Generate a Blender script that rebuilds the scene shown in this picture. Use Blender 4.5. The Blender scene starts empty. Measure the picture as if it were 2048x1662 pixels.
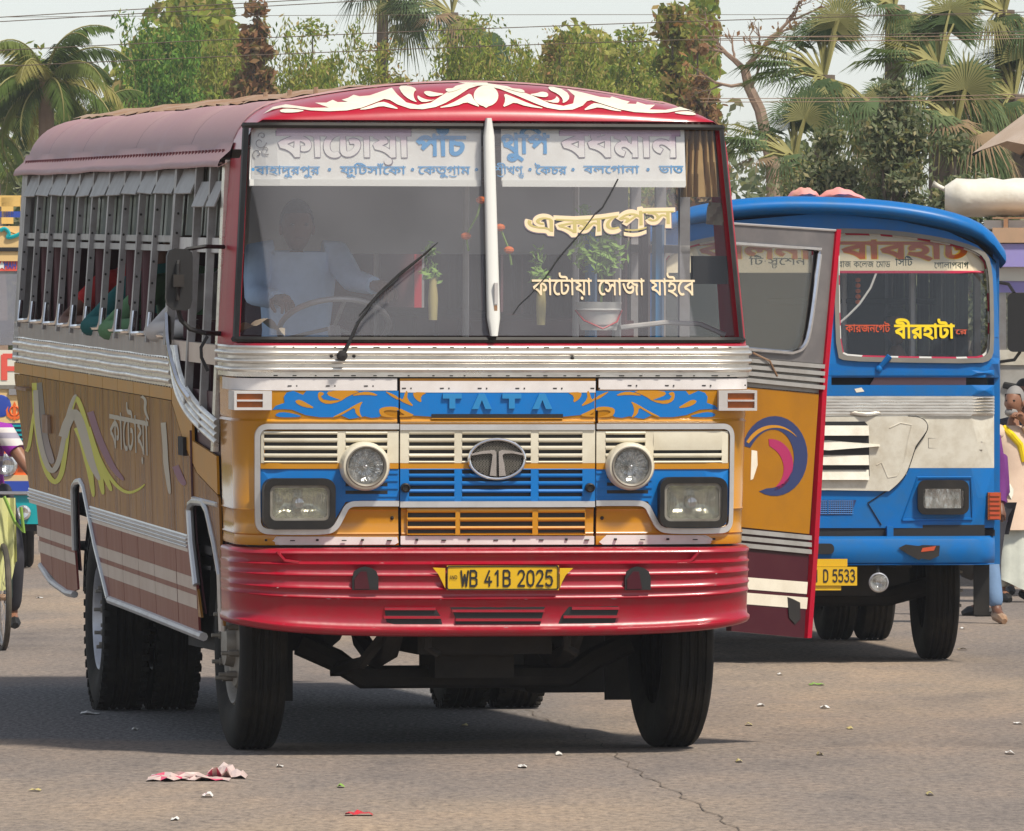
import bpy, math, random
import numpy as np
from mathutils import Vector, Matrix, Euler
from mathutils.geometry import delaunay_2d_cdt, tessellate_polygon
R = math.radians
C = bpy.context.scene.collection
SC = bpy.context.scene
random.seed(7); rng = np.random.default_rng(7)

# ------------------------------------------------------------------ camera
FPX = 17143.0; CXP = 1024.0; HYP = 800.0; CAMH = 1.66      # focal length in photo pixels, horizon row, eye height
cam = bpy.data.cameras.new('camera'); camo = bpy.data.objects.new('camera', cam); C.objects.link(camo)
cam.sensor_width = 36; cam.lens = 36*FPX/2048; cam.shift_y = (HYP-831)/2048
camo.location = (0, 0, CAMH); camo.rotation_euler = (R(90), 0, 0)
cam.clip_start = 0.5; cam.clip_end = 3000
SC.camera = camo
# ------------------------------------------------------------------ sky and sun
SUN_EL = R(56); SUN_AZ = R(138)      # azimuth clockwise from +Y: from behind the camera, to its right
w = bpy.data.worlds.new('World'); SC.world = w; w.use_nodes = True
nt = w.node_tree; bg = nt.nodes['Background']
sky = nt.nodes.new('ShaderNodeTexSky'); sky.sky_type = 'NISHITA'; sky.sun_disc = False
sky.sun_elevation = SUN_EL; sky.sun_rotation = SUN_AZ
sky.air_density = 1.0; sky.dust_density = 0.4; sky.ozone_density = 2.0; sky.altitude = 0
hs = nt.nodes.new('ShaderNodeHueSaturation'); hs.inputs['Saturation'].default_value = .42; hs.inputs['Value'].default_value = .68
nt.links.new(sky.outputs[0], hs.inputs['Color']); nt.links.new(hs.outputs[0], bg.inputs[0]); bg.inputs[1].default_value = 0.15
sun = bpy.data.lights.new('sun', 'SUN'); suno = bpy.data.objects.new('sun', sun); C.objects.link(suno)
sun.energy = 3.5; sun.angle = R(6); sun.color = (1, .92, .80)
sd = Vector((math.sin(SUN_AZ)*math.cos(SUN_EL), math.cos(SUN_AZ)*math.cos(SUN_EL), math.sin(SUN_EL)))
suno.rotation_euler = sd.to_track_quat('Z', 'Y').to_euler()
vs = SC.view_settings; vs.view_transform = 'Standard'; vs.look = 'None'; vs.gamma = 1; vs.use_curve_mapping = False
vs.exposure = 0.42
SC.cycles.max_bounces = 6; SC.cycles.transparent_max_bounces = 16; SC.cycles.volume_bounces = 0
SC.cycles.caustics_reflective = False; SC.cycles.caustics_refractive = False

# ------------------------------------------------------------------ materials
def mat(name, col, rough=.5, metal=0., dirt_or_sheen=None, damt=.3, dscale=3., bump=0., bscale=40., coat=0., spec=.5, stretch=(1,1,1), rvar=0., emis=None):
    m = bpy.data.materials.new(name); m.use_nodes = True; n = m.node_tree; b = n.nodes['Principled BSDF']
    b.inputs['Roughness'].default_value = rough; b.inputs['Metallic'].default_value = metal
    b.inputs['Base Color'].default_value = (*col, 1); b.inputs['Coat Weight'].default_value = coat
    b.inputs['Coat Roughness'].default_value = .08
    b.inputs['Specular IOR Level'].default_value = spec
    tc = n.nodes.new('ShaderNodeTexCoord'); mp = n.nodes.new('ShaderNodeMapping'); mp.inputs['Scale'].default_value = stretch
    n.links.new(tc.outputs['Object'], mp.inputs[0])
    if dirt_or_sheen is not None:
        no = n.nodes.new('ShaderNodeTexNoise'); no.inputs['Scale'].default_value = dscale; no.inputs['Detail'].default_value = 6; no.inputs['Roughness'].default_value = .65
        n.links.new(mp.outputs[0], no.inputs['Vector'])
        mr = n.nodes.new('ShaderNodeMapRange'); mr.inputs['From Min'].default_value = .42; mr.inputs['From Max'].default_value = .72
        mr.inputs['To Max'].default_value = damt
        n.links.new(no.outputs[0], mr.inputs[0])
        mx = n.nodes.new('ShaderNodeMix'); mx.data_type = 'RGBA'; mx.inputs[6].default_value = (*col, 1); mx.inputs[7].default_value = (*dirt_or_sheen, 1)
        n.links.new(mr.outputs[0], mx.inputs[0]); n.links.new(mx.outputs[2], b.inputs['Base Color'])
        if rvar:
            r2 = n.nodes.new('ShaderNodeMapRange'); r2.inputs['From Min'].default_value = .3; r2.inputs['From Max'].default_value = .7
            r2.inputs['To Min'].default_value = rough; r2.inputs['To Max'].default_value = rough+rvar
            n.links.new(no.outputs[0], r2.inputs[0]); n.links.new(r2.outputs[0], b.inputs['Roughness'])
    if bump:
        n2 = n.nodes.new('ShaderNodeTexNoise'); n2.inputs['Scale'].default_value = bscale; n2.inputs['Detail'].default_value = 4
        n.links.new(mp.outputs[0], n2.inputs['Vector'])
        bu = n.nodes.new('ShaderNodeBump'); bu.inputs['Strength'].default_value = 1; bu.inputs['Distance'].default_value = bump
        n.links.new(n2.outputs[0], bu.inputs['Height']); n.links.new(bu.outputs[0], b.inputs['Normal'])
    return m
DUST = (.30, .24, .18)
M = {}
M['red'] = mat('red_paint', (.40, .003, .022), .3, 0, (.25,.05,.05), .18, 5, .0012, 3.5, coat=.25)
M['redp'] = mat('pillar_red_paint', (.42, .004, .024), .42, 0, (.2,.03,.03), .3, 5, spec=.15)
M['bumper_red'] = mat('bumper_red_paint', (.33, .002, .018), .32, 0, (.20,.05,.05), .35, 16, .003, 5, coat=.25)
M['gold'] = mat('gold_paint', (.54, .23, .001), .26, 0, (.36,.18,.04), .25, 4, .0025, 2.5, coat=.5)
M['blue'] = mat('blue_paint', (.0, .165, .52), .38, 0, (.05,.14,.3), .2, 6, coat=.1, spec=.35)
M['cream'] = mat('cream_paint', (.72, .67, .53), .35, 0, (.42,.34,.22), .4, 5, coat=.2)
M['whiteband'] = mat('white_paint', (.76, .72, .70), .4, 0, (.45,.4,.36), .35, 6)
M['decal'] = mat('cream_decal', (.80, .74, .60), .4, 0, (.5,.42,.3), .3, 8)
M['chrome'] = mat('aluminium_strip', (.82, .79, .73), .24, .85, (.30,.25,.18), .45, 9, .0009, 7, stretch=(.6,.6,2), rvar=.2)
M['bright'] = mat('bright_chrome', (.80, .80, .82), .12, 1., (.4,.36,.3), .3, 14)
M['steel'] = mat('grey_steel_post', (.34, .33, .33), .38, .6, (.16,.13,.11), .5, 6, rvar=.2)
M['flap'] = mat('light_metal_flap', (.62, .60, .58), .45, .25, (.35,.3,.26), .5, 5)
M['trim'] = mat('silver_trim', (.64, .64, .64), .3, .55, (.35,.33,.3), .3, 8)
M['rubber'] = mat('black_rubber', (.012, .011, .010), .5, 0, (.06,.05,.04), .4, 5, spec=.35)
M['flapd'] = mat('dull_metal_flap', (.38, .37, .35), .5, .2, (.18,.15,.12), .6, 5)
M['tyre'] = mat('tyre_rubber', (.012, .0115, .010), .8, 0, (.05,.042,.03), .6, 4.5, .002, 40, spec=.2)
M['tyre_side'] = mat('dusty_tyre', (.05, .044, .034), .8, 0, (.17,.14,.10), .6, 4)
M['black'] = mat('black_part', (.012, .012, .012), .55)
M['under'] = mat('dark_chassis', (.016, .014, .013), .8, 0, (.05,.04,.03), .4, 6)
M['hub'] = mat('dirty_steel_hub', (.30, .28, .24), .55, .4, (.12,.09,.06), .7, 8)
M['rim'] = mat('silver_rim', (.55, .56, .6), .35, .5, (.2,.16,.12), .4, 7)
M['side'] = mat('side_brown_reflection_paint', (.34, .155, .028), .25, .0, (.08,.018,.02), .9, 1.5, .010, 1.4, coat=.0, spec=.06, stretch=(1,3.4,.38))  # dark upright streaks put reflections into the paint colour
M['sidelow'] = mat('side_maroon_paint', (.22, .05, .042), .3, .0, (.30,.12,.09), .5, 2.0, .007, 1.5, coat=.0, spec=.06, stretch=(1,3,.5))
M['seam'] = mat('dark_maroon_seam', (.06, .006, .012), .5)
M['sidegold'] = mat('side_gold_paint', (.56, .25, .01), .35, 0, (.38,.24,.1), .4, 3, .003, 1.2, spec=.3)
M['pink'] = mat('faded_roof_paint', (.40, .22, .225), .42, .0, (.50,.36,.34), .6, 1.8, .006, 1.0, spec=.35, rvar=.2)
M['rust'] = mat('rusty_roof_sheet', (.30, .165, .085), .75, .0, (.42,.34,.27), .8, 3, .004, 8)
M['yellow'] = mat('plate_yellow', (.72, .43, .004), .4, 0, (.45,.3,.03), .3, 8)
M['amber'] = mat('amber_lens', (.42, .10, .01), .2, 0, (.18,.07,.02), .6, 20)
M['lettblue'] = mat('letter_light_blue', (.02, .22, .50), .35)
M['stripe'] = mat('pale_stripe', (.66, .55, .46), .4, 0, (.46,.33,.26), .5, 3, spec=.3)
M['lime'] = mat('lime_decal', (.66, .64, .03), .4, spec=.25)
M['palegrey'] = mat('pale_grey_decal', (.46, .43, .36), .3, spec=.4)
M['purple'] = mat('purple_decal', (.17, .02, .12), .35, spec=.3)
M['navy'] = mat('navy_decal', (.015, .03, .12), .3, coat=.3)
M['magenta'] = mat('magenta_decal', (.38, .01, .10), .3, coat=.3)
M['maroon'] = mat('maroon_paint', (.055, .004, .012), .3, 0, (.10,.03,.03), .4, 3, spec=.3)
M['goldshade'] = mat('shaded_gold_paint', (.38,.155,.0), .35, 0, (.22,.09,.01), .5, 3, spec=.3); M['doorframe'] = mat('dark_door_frame', (.15,.14,.14), .45, .2, (.30,.27,.25), .4, 5)  # door gold is the nose gold darkened to carry the door's shade
M['board'] = mat('sign_board', (.80, .80, .77), .5, 0, (.55,.52,.48), .5, 4)
M['signblue'] = mat('sign_blue', (.06, .30, .62), .5)
M['signline'] = mat('sign_outline', (.20, .17, .22), .6)
M['signmauve'] = mat('sign_mauve', (.50, .33, .47), .5)
M['signwhite'] = mat('sign_white', (.78, .76, .72), .5)
M['tape'] = mat('cream_lettering', (.80, .64, .42), .45)
M['plastic'] = mat('white_plastic', (.70, .70, .66), .4)
M['curtain'] = mat('tan_curtain', (.36, .23, .09), .85, 0, (.22,.14,.06), .6, 6)
M['seat'] = mat('maroon_seat', (.07, .012, .018), .7)
M['inside'] = mat('interior_panel', (.22, .21, .20), .7)
M['ceiling'] = mat('interior_ceiling', (.40, .40, .40), .7)
M['marigold'] = mat('marigold', (.75, .15, .01), .7)
M['leaf_lime'] = mat('plastic_leaf', (.22, .38, .06), .6)
M['vase'] = mat('straw_vase', (.50, .42, .16), .6)
M['barkd'] = mat('dark_bark', (.14,.11,.085), .95, 0, (.07,.055,.04), .6, 2, .02, 6)
M['redpl'] = mat('red_plastic', (.5, .02, .03), .4)
M['cloth'] = mat('beige_cloth', (.42, .36, .26), .9)
M['green'] = mat('green_cloth', (.02, .25, .14), .8)

def glass(name, dust_sheen, dcol=(.5,.5,.53), edges=None, gloss=.04, tint=(.9,.9,.9)):
    """windscreen glass: see-through, glossy by angle, with a dusty film that also paints sky reflection; edges outline that reflection"""
    m = bpy.data.materials.new(name); m.use_nodes = True; n = m.node_tree; n.nodes.clear()
    out = n.nodes.new('ShaderNodeOutputMaterial'); tr = n.nodes.new('ShaderNodeBsdfTransparent'); tr.inputs[0].default_value = (*tint, 1)
    gl = n.nodes.new('ShaderNodeBsdfGlossy'); gl.inputs['Roughness'].default_value = .02
    lw = n.nodes.new('ShaderNodeLayerWeight'); lw.inputs[0].default_value = .5; pw = n.nodes.new('ShaderNodeMath'); pw.operation = 'POWER'; pw.inputs[1].default_value = 5; n.links.new(lw.outputs['Facing'], pw.inputs[0]); fr = n.nodes.new('ShaderNodeMath'); fr.operation = 'MULTIPLY_ADD'; fr.inputs[1].default_value = .92; fr.inputs[2].default_value = gloss; n.links.new(pw.outputs[0], fr.inputs[0])
    mx = n.nodes.new('ShaderNodeMixShader'); n.links.new(fr.outputs[0], mx.inputs[0]); n.links.new(tr.outputs[0], mx.inputs[1]); n.links.new(gl.outputs[0], mx.inputs[2])
    di = n.nodes.new('ShaderNodeBsdfDiffuse'); di.inputs[0].default_value = (*dcol, 1)
    m2 = n.nodes.new('ShaderNodeMixShader')
    tc = n.nodes.new('ShaderNodeTexCoord'); no = n.nodes.new('ShaderNodeTexNoise'); no.inputs['Scale'].default_value = 2.2; no.inputs['Detail'].default_value = 5
    n.links.new(tc.outputs['Object'], no.inputs['Vector'])
    mr = n.nodes.new('ShaderNodeMapRange'); mr.inputs['From Min'].default_value = .3; mr.inputs['From Max'].default_value = .7
    mr.inputs['To Min'].default_value = dust_sheen*.82; mr.inputs['To Max'].default_value = dust_sheen*1.18
    n.links.new(no.outputs[0], mr.inputs[0]); fac = mr.outputs[0]
    if edges:
        sp = n.nodes.new('ShaderNodeSeparateXYZ'); n.links.new(tc.outputs['Object'], sp.inputs[0])
        for (x, zz, k, sgn) in edges:      # boundary x = a + k*(z-z0)^2, painted reflection fades on the outer side
            s1 = n.nodes.new('ShaderNodeMath'); s1.operation = 'SUBTRACT'; s1.inputs[1].default_value = zz; n.links.new(sp.outputs[2], s1.inputs[0])
            s2 = n.nodes.new('ShaderNodeMath'); s2.operation = 'MULTIPLY'; n.links.new(s1.outputs[0], s2.inputs[0]); n.links.new(s1.outputs[0], s2.inputs[1])
            s3 = n.nodes.new('ShaderNodeMath'); s3.operation = 'MULTIPLY_ADD'; s3.inputs[1].default_value = k; s3.inputs[2].default_value = x; n.links.new(s2.outputs[0], s3.inputs[0])
            s4 = n.nodes.new('ShaderNodeMath'); s4.operation = 'SUBTRACT'; n.links.new(sp.outputs[0], s4.inputs[0]); n.links.new(s3.outputs[0], s4.inputs[1])
            m4 = n.nodes.new('ShaderNodeMapRange'); m4.inputs['From Min'].default_value = -.006*sgn; m4.inputs['From Max'].default_value = .006*sgn
            m4.inputs['To Min'].default_value = .06; m4.inputs['To Max'].default_value = 1
            n.links.new(s4.outputs[0], m4.inputs[0])
            s5 = n.nodes.new('ShaderNodeMath'); s5.operation = 'MULTIPLY'; n.links.new(fac, s5.inputs[0]); n.links.new(m4.outputs[0], s5.inputs[1]); fac = s5.outputs[0]
    n.links.new(fac, m2.inputs[0]); n.links.new(mx.outputs[0], m2.inputs[1]); n.links.new(di.outputs[0], m2.inputs[2])
    n.links.new(m2.outputs[0], out.inputs[0])
    return m

def zfade(name, c0, c1, z0, z1):
    m = mat(name, c0, .5); n = m.node_tree; tc = n.nodes.new('ShaderNodeTexCoord'); sp = n.nodes.new('ShaderNodeSeparateXYZ'); n.links.new(tc.outputs['Object'], sp.inputs[0])
    mr = n.nodes.new('ShaderNodeMapRange'); mr.inputs['From Min'].default_value = z0; mr.inputs['From Max'].default_value = z1; n.links.new(sp.outputs[2], mr.inputs[0])
    mx = n.nodes.new('ShaderNodeMix'); mx.data_type = 'RGBA'; mx.inputs[6].default_value = (*c0, 1); mx.inputs[7].default_value = (*c1, 1); n.links.new(mr.outputs[0], mx.inputs[0]); n.links.new(mx.outputs[2], n.nodes['Principled BSDF'].inputs['Base Color']); return m
M['mauvefade'] = zfade('white_letters_mauve_tops', (.78,.76,.74), (.40,.20,.36), 2.855, 2.93)
# ------------------------------------------------------------------ mesh helpers
class MB:
    def __init__(s): s.v = []; s.f = []; s.m = []
    def add(s, vs, fs, mi=0):
        o = len(s.v); s.v += [tuple(p) for p in vs]; s.f += [tuple(i+o for i in f) for f in fs]; s.m += [mi]*len(fs); return s
    def box(s, x0, x1, y0, y1, z0, z1, mi=0, fn=None):
        v = [(x, y, z) for x in (x0, x1) for y in (y0, y1) for z in (z0, z1)]
        if fn: v = [fn(p) for p in v]
        return s.add(v, [(0,1,3,2),(4,6,7,5),(0,4,5,1),(2,3,7,6),(0,2,6,4),(1,5,7,3)], mi)
    def hexa(s, q0, q1, mi=0):   # two quads
        return s.add(list(q0)+list(q1), [(0,1,2,3),(7,6,5,4),(0,4,5,1),(1,5,6,2),(2,6,7,3),(3,7,4,0)], mi)
    def grid(s, rows, mi=0, closed=False):
        nr = len(rows); nc = len(rows[0]); f = []
        for i in range(nr-1):
            for j in range(nc if closed else nc-1):
                k = (j+1) % nc; f.append((i*nc+j, i*nc+k, (i+1)*nc+k, (i+1)*nc+j))
        return s.add([p for r in rows for p in r], f, mi)
    def tube(s, pts, r, n=6, mi=0, caps=True):
        P = [Vector(p) for p in pts]; rows = []
        up = None
        for i, p in enumerate(P):
            t = (P[min(i+1, len(P)-1)]-P[max(i-1, 0)]).normalized()
            a = (Vector((0,0,1)) if up is None else up); a = a - t*a.dot(t)
            if a.length < 1e-3: a = Vector((1,0,0)) - t*t.x
            if a.length < 1e-3: a = Vector((0,1,0))
            a.normalize(); b = t.cross(a); up = a
            rr = r[i] if isinstance(r, (list, tuple)) else r
            rows.append([p + (a*math.cos(2*math.pi*k/n)+b*math.sin(2*math.pi*k/n))*rr for k in range(n)])
        o = len(s.v); s.grid(rows, mi, True)
        if caps:
            s.f.append(tuple(range(o, o+n))); s.f.append(tuple(range(o+(len(P)-1)*n, o+len(P)*n))[::-1]); s.m += [mi, mi]
        return s
    def lathe(s, prof, c, ax='x', n=32, mi=0):    # prof: (radius, along)
        rows = []
        for r, a in prof:
            row = []
            for k in range(n):
                u, v = r*math.cos(2*math.pi*k/n), r*math.sin(2*math.pi*k/n)
                row.append({'x': (c[0]+a, c[1]+u, c[2]+v), 'y': (c[0]+u, c[1]+a, c[2]+v), 'z': (c[0]+u, c[1]+v, c[2]+a)}[ax])
            rows.append(row)
        return s.grid(rows, mi, True)
    def ball(s, c, r, n=8, mi=0):
        rx, ry, rz = r if isinstance(r, (tuple, list)) else (r, r, r)
        rows = [[(c[0]+rx*math.sin(t)*math.cos(2*math.pi*k/n), c[1]+ry*math.sin(t)*math.sin(2*math.pi*k/n), c[2]+rz*math.cos(t)) for k in range(n)]
                for t in [math.pi*i/(n//2+1) for i in range(n//2+2)]]
        return s.grid(rows, mi, True)
    def slab(s, P2, fn, t, mi=0, extra=None):
        """polygon P2 (2-D loop) mapped by fn(u,v,off) with thickness t: front at off=t, back at off=0"""
        vs, fs = fill2d([P2], extra=extra); n = len(vs)
        s.add([fn(*p, t) for p in vs], fs, mi); s.add([fn(*p, 0) for p in vs], [f[::-1] for f in fs], mi)
        k = len(P2); s.add([fn(*p, t) for p in P2]+[fn(*p, 0) for p in P2], [(i, (i+1)%k, (i+1)%k+k, i+k) for i in range(k)], mi)
        return s
    def build(s, name, mats, parent=None, smooth=True, label=None, kind=None, ang=35, loc=None):
        me = bpy.data.meshes.new(name); me.from_pydata(s.v, [], s.f)
        for m in (mats if isinstance(mats, (list, tuple)) else [mats]): me.materials.append(M[m] if isinstance(m, str) else m)
        if len(set(s.m)) > 1 or (s.m and s.m[0]): me.polygons.foreach_set('material_index', s.m)
        me.validate(); me.update()
        if smooth:
            me.polygons.foreach_set('use_smooth', [True]*len(me.polygons)); me.set_sharp_from_angle(angle=R(ang))
        o = bpy.data.objects.new(name, me); C.objects.link(o)
        if parent is not None: o.parent = parent
        if label: o['label'] = label
        if kind: o['kind'] = kind
        if loc: o.location = loc
        return o
def wind(px, py, loops):
    wn = 0
    for L in loops:
        n = len(L); x0, y0 = L[-1]
        for (x1, y1) in L:
            if y0 <= py:
                if y1 > py and (x1-x0)*(py-y0)-(px-x0)*(y1-y0) > 0: wn += 1
            elif y1 <= py and (x1-x0)*(py-y0)-(px-x0)*(y1-y0) < 0: wn -= 1
            x0, y0 = x1, y1
    return wn
def fill2d(loops, evenodd=False, extra=None):
    vs = []; es = []
    for L in loops:
        o = len(vs); vs += [Vector(p) for p in L]; es += [(o+i, o+(i+1) % len(L)) for i in range(len(L))]
    if extra: vs += [Vector(p) for p in extra]
    ov, oe, of, *_ = delaunay_2d_cdt(vs, es, [], 0, 1e-6)
    out = []
    for f in of:
        cx = sum(ov[i][0] for i in f)/3; cy = sum(ov[i][1] for i in f)/3
        k = wind(cx, cy, loops)
        if (k % 2 if evenodd else k): out.append(tuple(f))
    return [tuple(v) for v in ov], out
def tag(o, label, cat, group=None, kind=None):
    if label: o['label'] = label
    if cat: o['category'] = cat
    if group: o['group'] = group
    if kind: o['kind'] = kind
    return o
def empty(name, loc, rz=0, label=None, cat=None, group=None):
    o = bpy.data.objects.new(name, None); C.objects.link(o); o.location = loc; o.rotation_euler = (0, 0, rz)
    o.empty_display_size = .2
    return tag(o, label, cat, group)
def copytree(o, parent=None):
    c = o.copy(); C.objects.link(c); c.parent = parent
    for ch in list(o.children): copytree(ch, c)
    return c
def at(px, py, d): return ((px-CXP)/FPX*d, d, CAMH+(HYP-py)/FPX*d)

# ------------------------------------------------------------------ lettering (Bengali glyphs placed one by one, with hand-made joining signs)
_gc = {}
def glyph(ch, bold=0.):
    key = (ch, bold)
    if key in _gc: return _gc[key]
    c = bpy.data.curves.new('t', 'FONT'); c.body = ch; c.fill_mode = 'NONE'; c.resolution_u = 3
    o = bpy.data.objects.new('t', c); C.objects.link(o); bpy.context.view_layer.update()
    m = bpy.data.meshes.new_from_object(o.evaluated_get(bpy.context.evaluated_depsgraph_get()))
    adj = {}
    for e in m.edges:
        a, b = e.vertices; adj.setdefault(a, []).append(b); adj.setdefault(b, []).append(a)
    seen = set(); loops = []
    for s in sorted(adj):
        if s in seen: continue
        loop = [s]; seen.add(s); cur = s
        while True:
            n = [x for x in adj[cur] if x not in seen]
            if not n: break
            cur = min(n); loop.append(cur); seen.add(cur)
        if len(loop) > 2: loops.append([(m.vertices[i].co.x, m.vertices[i].co.y) for i in loop])
    bpy.data.objects.remove(o); bpy.data.curves.remove(c); bpy.data.meshes.remove(m)
    if bold:      # thicken the pen: push every outline outwards (filled area lies to the right of the outline)
        nl = []
        for L in loops:
            Q = []
            for i, p in enumerate(L):
                a, b = L[i-1], L[(i+1) % len(L)]; d1 = Vector((p[0]-a[0], p[1]-a[1])); d2 = Vector((b[0]-p[0], b[1]-p[1]))
                t = (d1.normalized() if d1.length > 1e-6 else d2)+(d2.normalized() if d2.length > 1e-6 else d1)
                if t.length > 1e-6: t.normalize(); p = (p[0]-t.y*bold, p[1]+t.x*bold)
                Q.append(p)
            nl.append(Q)
        loops = nl
    _gc[key] = loops
    return loops
def ext(loops): return (min(p[0] for L in loops for p in L), max(p[0] for L in loops for p in L))
_ac = {}
def advance(ch, bold):
    if (ch, bold) not in _ac: _ac[(ch, bold)] = ext(glyph(ch+'ক', bold))[1]-ext(glyph('ক', bold))[1]
    return _ac[(ch, bold)]
# block figures and capitals of the number plates, as pen strokes on a 0..1 x 0..1.6 cell
PEN = {'W': [[(0,1.6),(.25,0),(.5,1.2),(.75,0),(1,1.6)]], 'B': [[(0,0),(0,1.6),(.6,1.6),(.85,1.4),(.85,1.0),(.6,.85),(0,.85)], [(.6,.85),(.9,.65),(.9,.2),(.6,0),(0,0)]],
 '4': [[(.62,1.6),(0,.45),(.95,.45)], [(.62,.95),(.62,0)]], '1': [[(.15,1.25),(.5,1.6),(.5,0)]], '2': [[(.02,1.25),(.15,1.5),(.45,1.6),(.75,1.5),(.88,1.2),(.75,.85),(0,0),(.92,0)]],
 '0': [[(.45,0),(.12,.15),(0,.5),(0,1.1),(.12,1.45),(.45,1.6),(.78,1.45),(.9,1.1),(.9,.5),(.78,.15),(.45,0)]], '5': [[(.85,1.6),(.12,1.6),(.05,.9),(.5,1.0),(.8,.85),(.9,.5),(.78,.12),(.45,0),(.1,.1),(0,.25)]],
 'D': [[(0,0),(0,1.6),(.5,1.6),(.8,1.4),(.9,1.1),(.9,.5),(.8,.2),(.5,0),(0,0)]], '3': [[(.02,1.4),(.2,1.58),(.5,1.6),(.8,1.4),(.8,1.05),(.55,.86),(.3,.85)],[(.55,.86),(.85,.7),(.9,.4),(.75,.1),(.45,0),(.15,.05),(0,.25)]],
 'I': [[(.3,0),(.3,1.6)]], 'N': [[(0,0),(0,1.6),(.85,0),(.85,1.6)]], 'P': [[(0,0),(0,1.6),(.6,1.6),(.88,1.35),(.88,.95),(.6,.72),(0,.72)]], 'A': [[(0,0),(.45,1.6),(.9,0)],[(.18,.5),(.72,.5)]],
 'M': [[(0,0),(0,1.6),(.45,.7),(.9,1.6),(.9,0)]], 'H': [[(0,0),(0,1.6)],[(.85,0),(.85,1.6)],[(0,.82),(.85,.82)]], 'T': [[(0,1.6),(.9,1.6)],[(.45,1.6),(.45,0)]]}
def penloops(text, th=.11):
    out = []; x = 0
    for ch in text:
        if ch == ' ': x += .75; continue
        for st in PEN[ch]:
            for (a, b) in zip(st, st[1:]):
                dx, dy = b[0]-a[0], b[1]-a[1]; l = math.hypot(dx, dy); nx, ny = -dy/l*th, dx/l*th; ex, ey = dx/l*th*.5, dy/l*th*.5
                out.append([(x+a[0]-ex-nx, a[1]-ey-ny), (x+b[0]+ex-nx, b[1]+ey-ny), (x+b[0]+ex+nx, b[1]+ey+ny), (x+a[0]-ex+nx, a[1]-ey+ny)])
        x += 1.32 if ch != 'I' else .95
    return out
def penlettering(name, text, fn, u0, u1, v0, v1, mt, parent, th=.11, off=.002):
    L = penloops(text, th); a, b = ext(L); vs, fs = fill2d(L)
    return MB().add([fn(u0+(u1-u0)*(x-a)/(b-a), v0+(v1-v0)*y/1.6, off) for x, y in vs], fs).build(name, mt, parent, smooth=False)
def layout(segs, bold=0., gap=.0):
    """segs: strings in visual order; '~ra' '~reph' draw joining signs on the glyph before; '~sub:X' stacks a small X below; ' ' is a space"""
    out = []; x = 0.; prev = (0, .5)
    for s in segs:
        if s == '~ra':
            a, b = prev; wv = [(a+.05+(b-a)*t, -.10-.10*math.sin(t*math.pi*.9)) for t in [0,.2,.4,.6,.8,1]]
            th = .035+bold*.45; out.append([(p[0], p[1]+th) for p in wv]+[(p[0], p[1]-th) for p in wv[::-1]])
        elif s == '~reph':
            a, b = prev; c = b-.1; out.append([(c-.28,.72),(c-.05,.84),(c+.08,.98),(c+.14,.93),(c+.02,.76),(c-.2,.64)])
        elif s.startswith('~sub:'):
            g = glyph(s[5:], bold); a, b = prev; ga, gb = ext(g); k = .62
            for L in g: out.append([(a+.12+(p[0]-ga)*k, -.34+p[1]*k) for p in L])
        elif s == '~back': x -= .30
        elif s == ' ': x += .34
        else:
            g = glyph(s, bold)
            if not g: x += .3; continue
            a, b = ext(g); ad = advance(s, bold)
            for L in g: out.append([(p[0]+x, p[1]) for p in L])
            if ad > .12: prev = (x+max(a, 0)+.1, x+ad-.05)
            x += ad+(gap if ad > .12 else 0)
    return out
def lettering(name, segs, fn, u0, u1, v0, v1, mt, parent, bold=0., off=.004, top=.70, wave=None, kind=None):
    """fit lettering to the box u0..u1, baseline v0 to headline v1; fn maps (u,v,off) to space"""
    L = layout(segs, bold); a, b = ext(L)
    vs, fs = fill2d(L)
    P = []
    for (x, y) in vs:
        t = (x-a)/(b-a); u = u0+(u1-u0)*t; v = v0+(v1-v0)*y/top
        if wave: v += wave(t)
        P.append(fn(u, v, off))
    mb = MB(); mb.add(P, fs)
    return mb.build(name, mt, parent, smooth=False)

# ------------------------------------------------------------------ vehicle frames: where a pixel's ray meets a surface of the vehicle
class Frame:
    def __init__(s, ox, oy, yaw, pitch=0, pv=(.95, .5)):
        s.o = (ox, oy); s.a = R(yaw); s.p = R(pitch); s.pv = pv
        T = Matrix.Translation((0, pv[0], pv[1])); s.PM = T @ Matrix.Rotation(s.p, 4, 'X') @ T.inverted()
        s.W = Matrix.Translation((ox, oy, 0)) @ Matrix.Rotation(s.a, 4, 'Z') @ s.PM; s.WI = s.W.inverted()
    def hit(s, px, py, fn):
        def L(t): return s.WI @ Vector(((px-CXP)/FPX*t, t, CAMH+(HYP-py)/FPX*t))
        a = s.o[1]-.8; b = s.o[1]+.5; ga, gb = fn(L(a)), fn(L(b))
        for _ in range(40):
            if abs(gb-ga) < 1e-12: break
            c = b-gb*(b-a)/(gb-ga); a, ga = b, gb; b = c; gb = fn(L(b))
            if abs(gb) < 1e-7: break
        return L(b)
    def root(s, name, label, cat, group=None):
        return empty(name, (s.o[0], s.o[1], 0), s.a, label, cat, group)
    def body(s, o): o.matrix_local = s.PM @ o.matrix_local; return o
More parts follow.
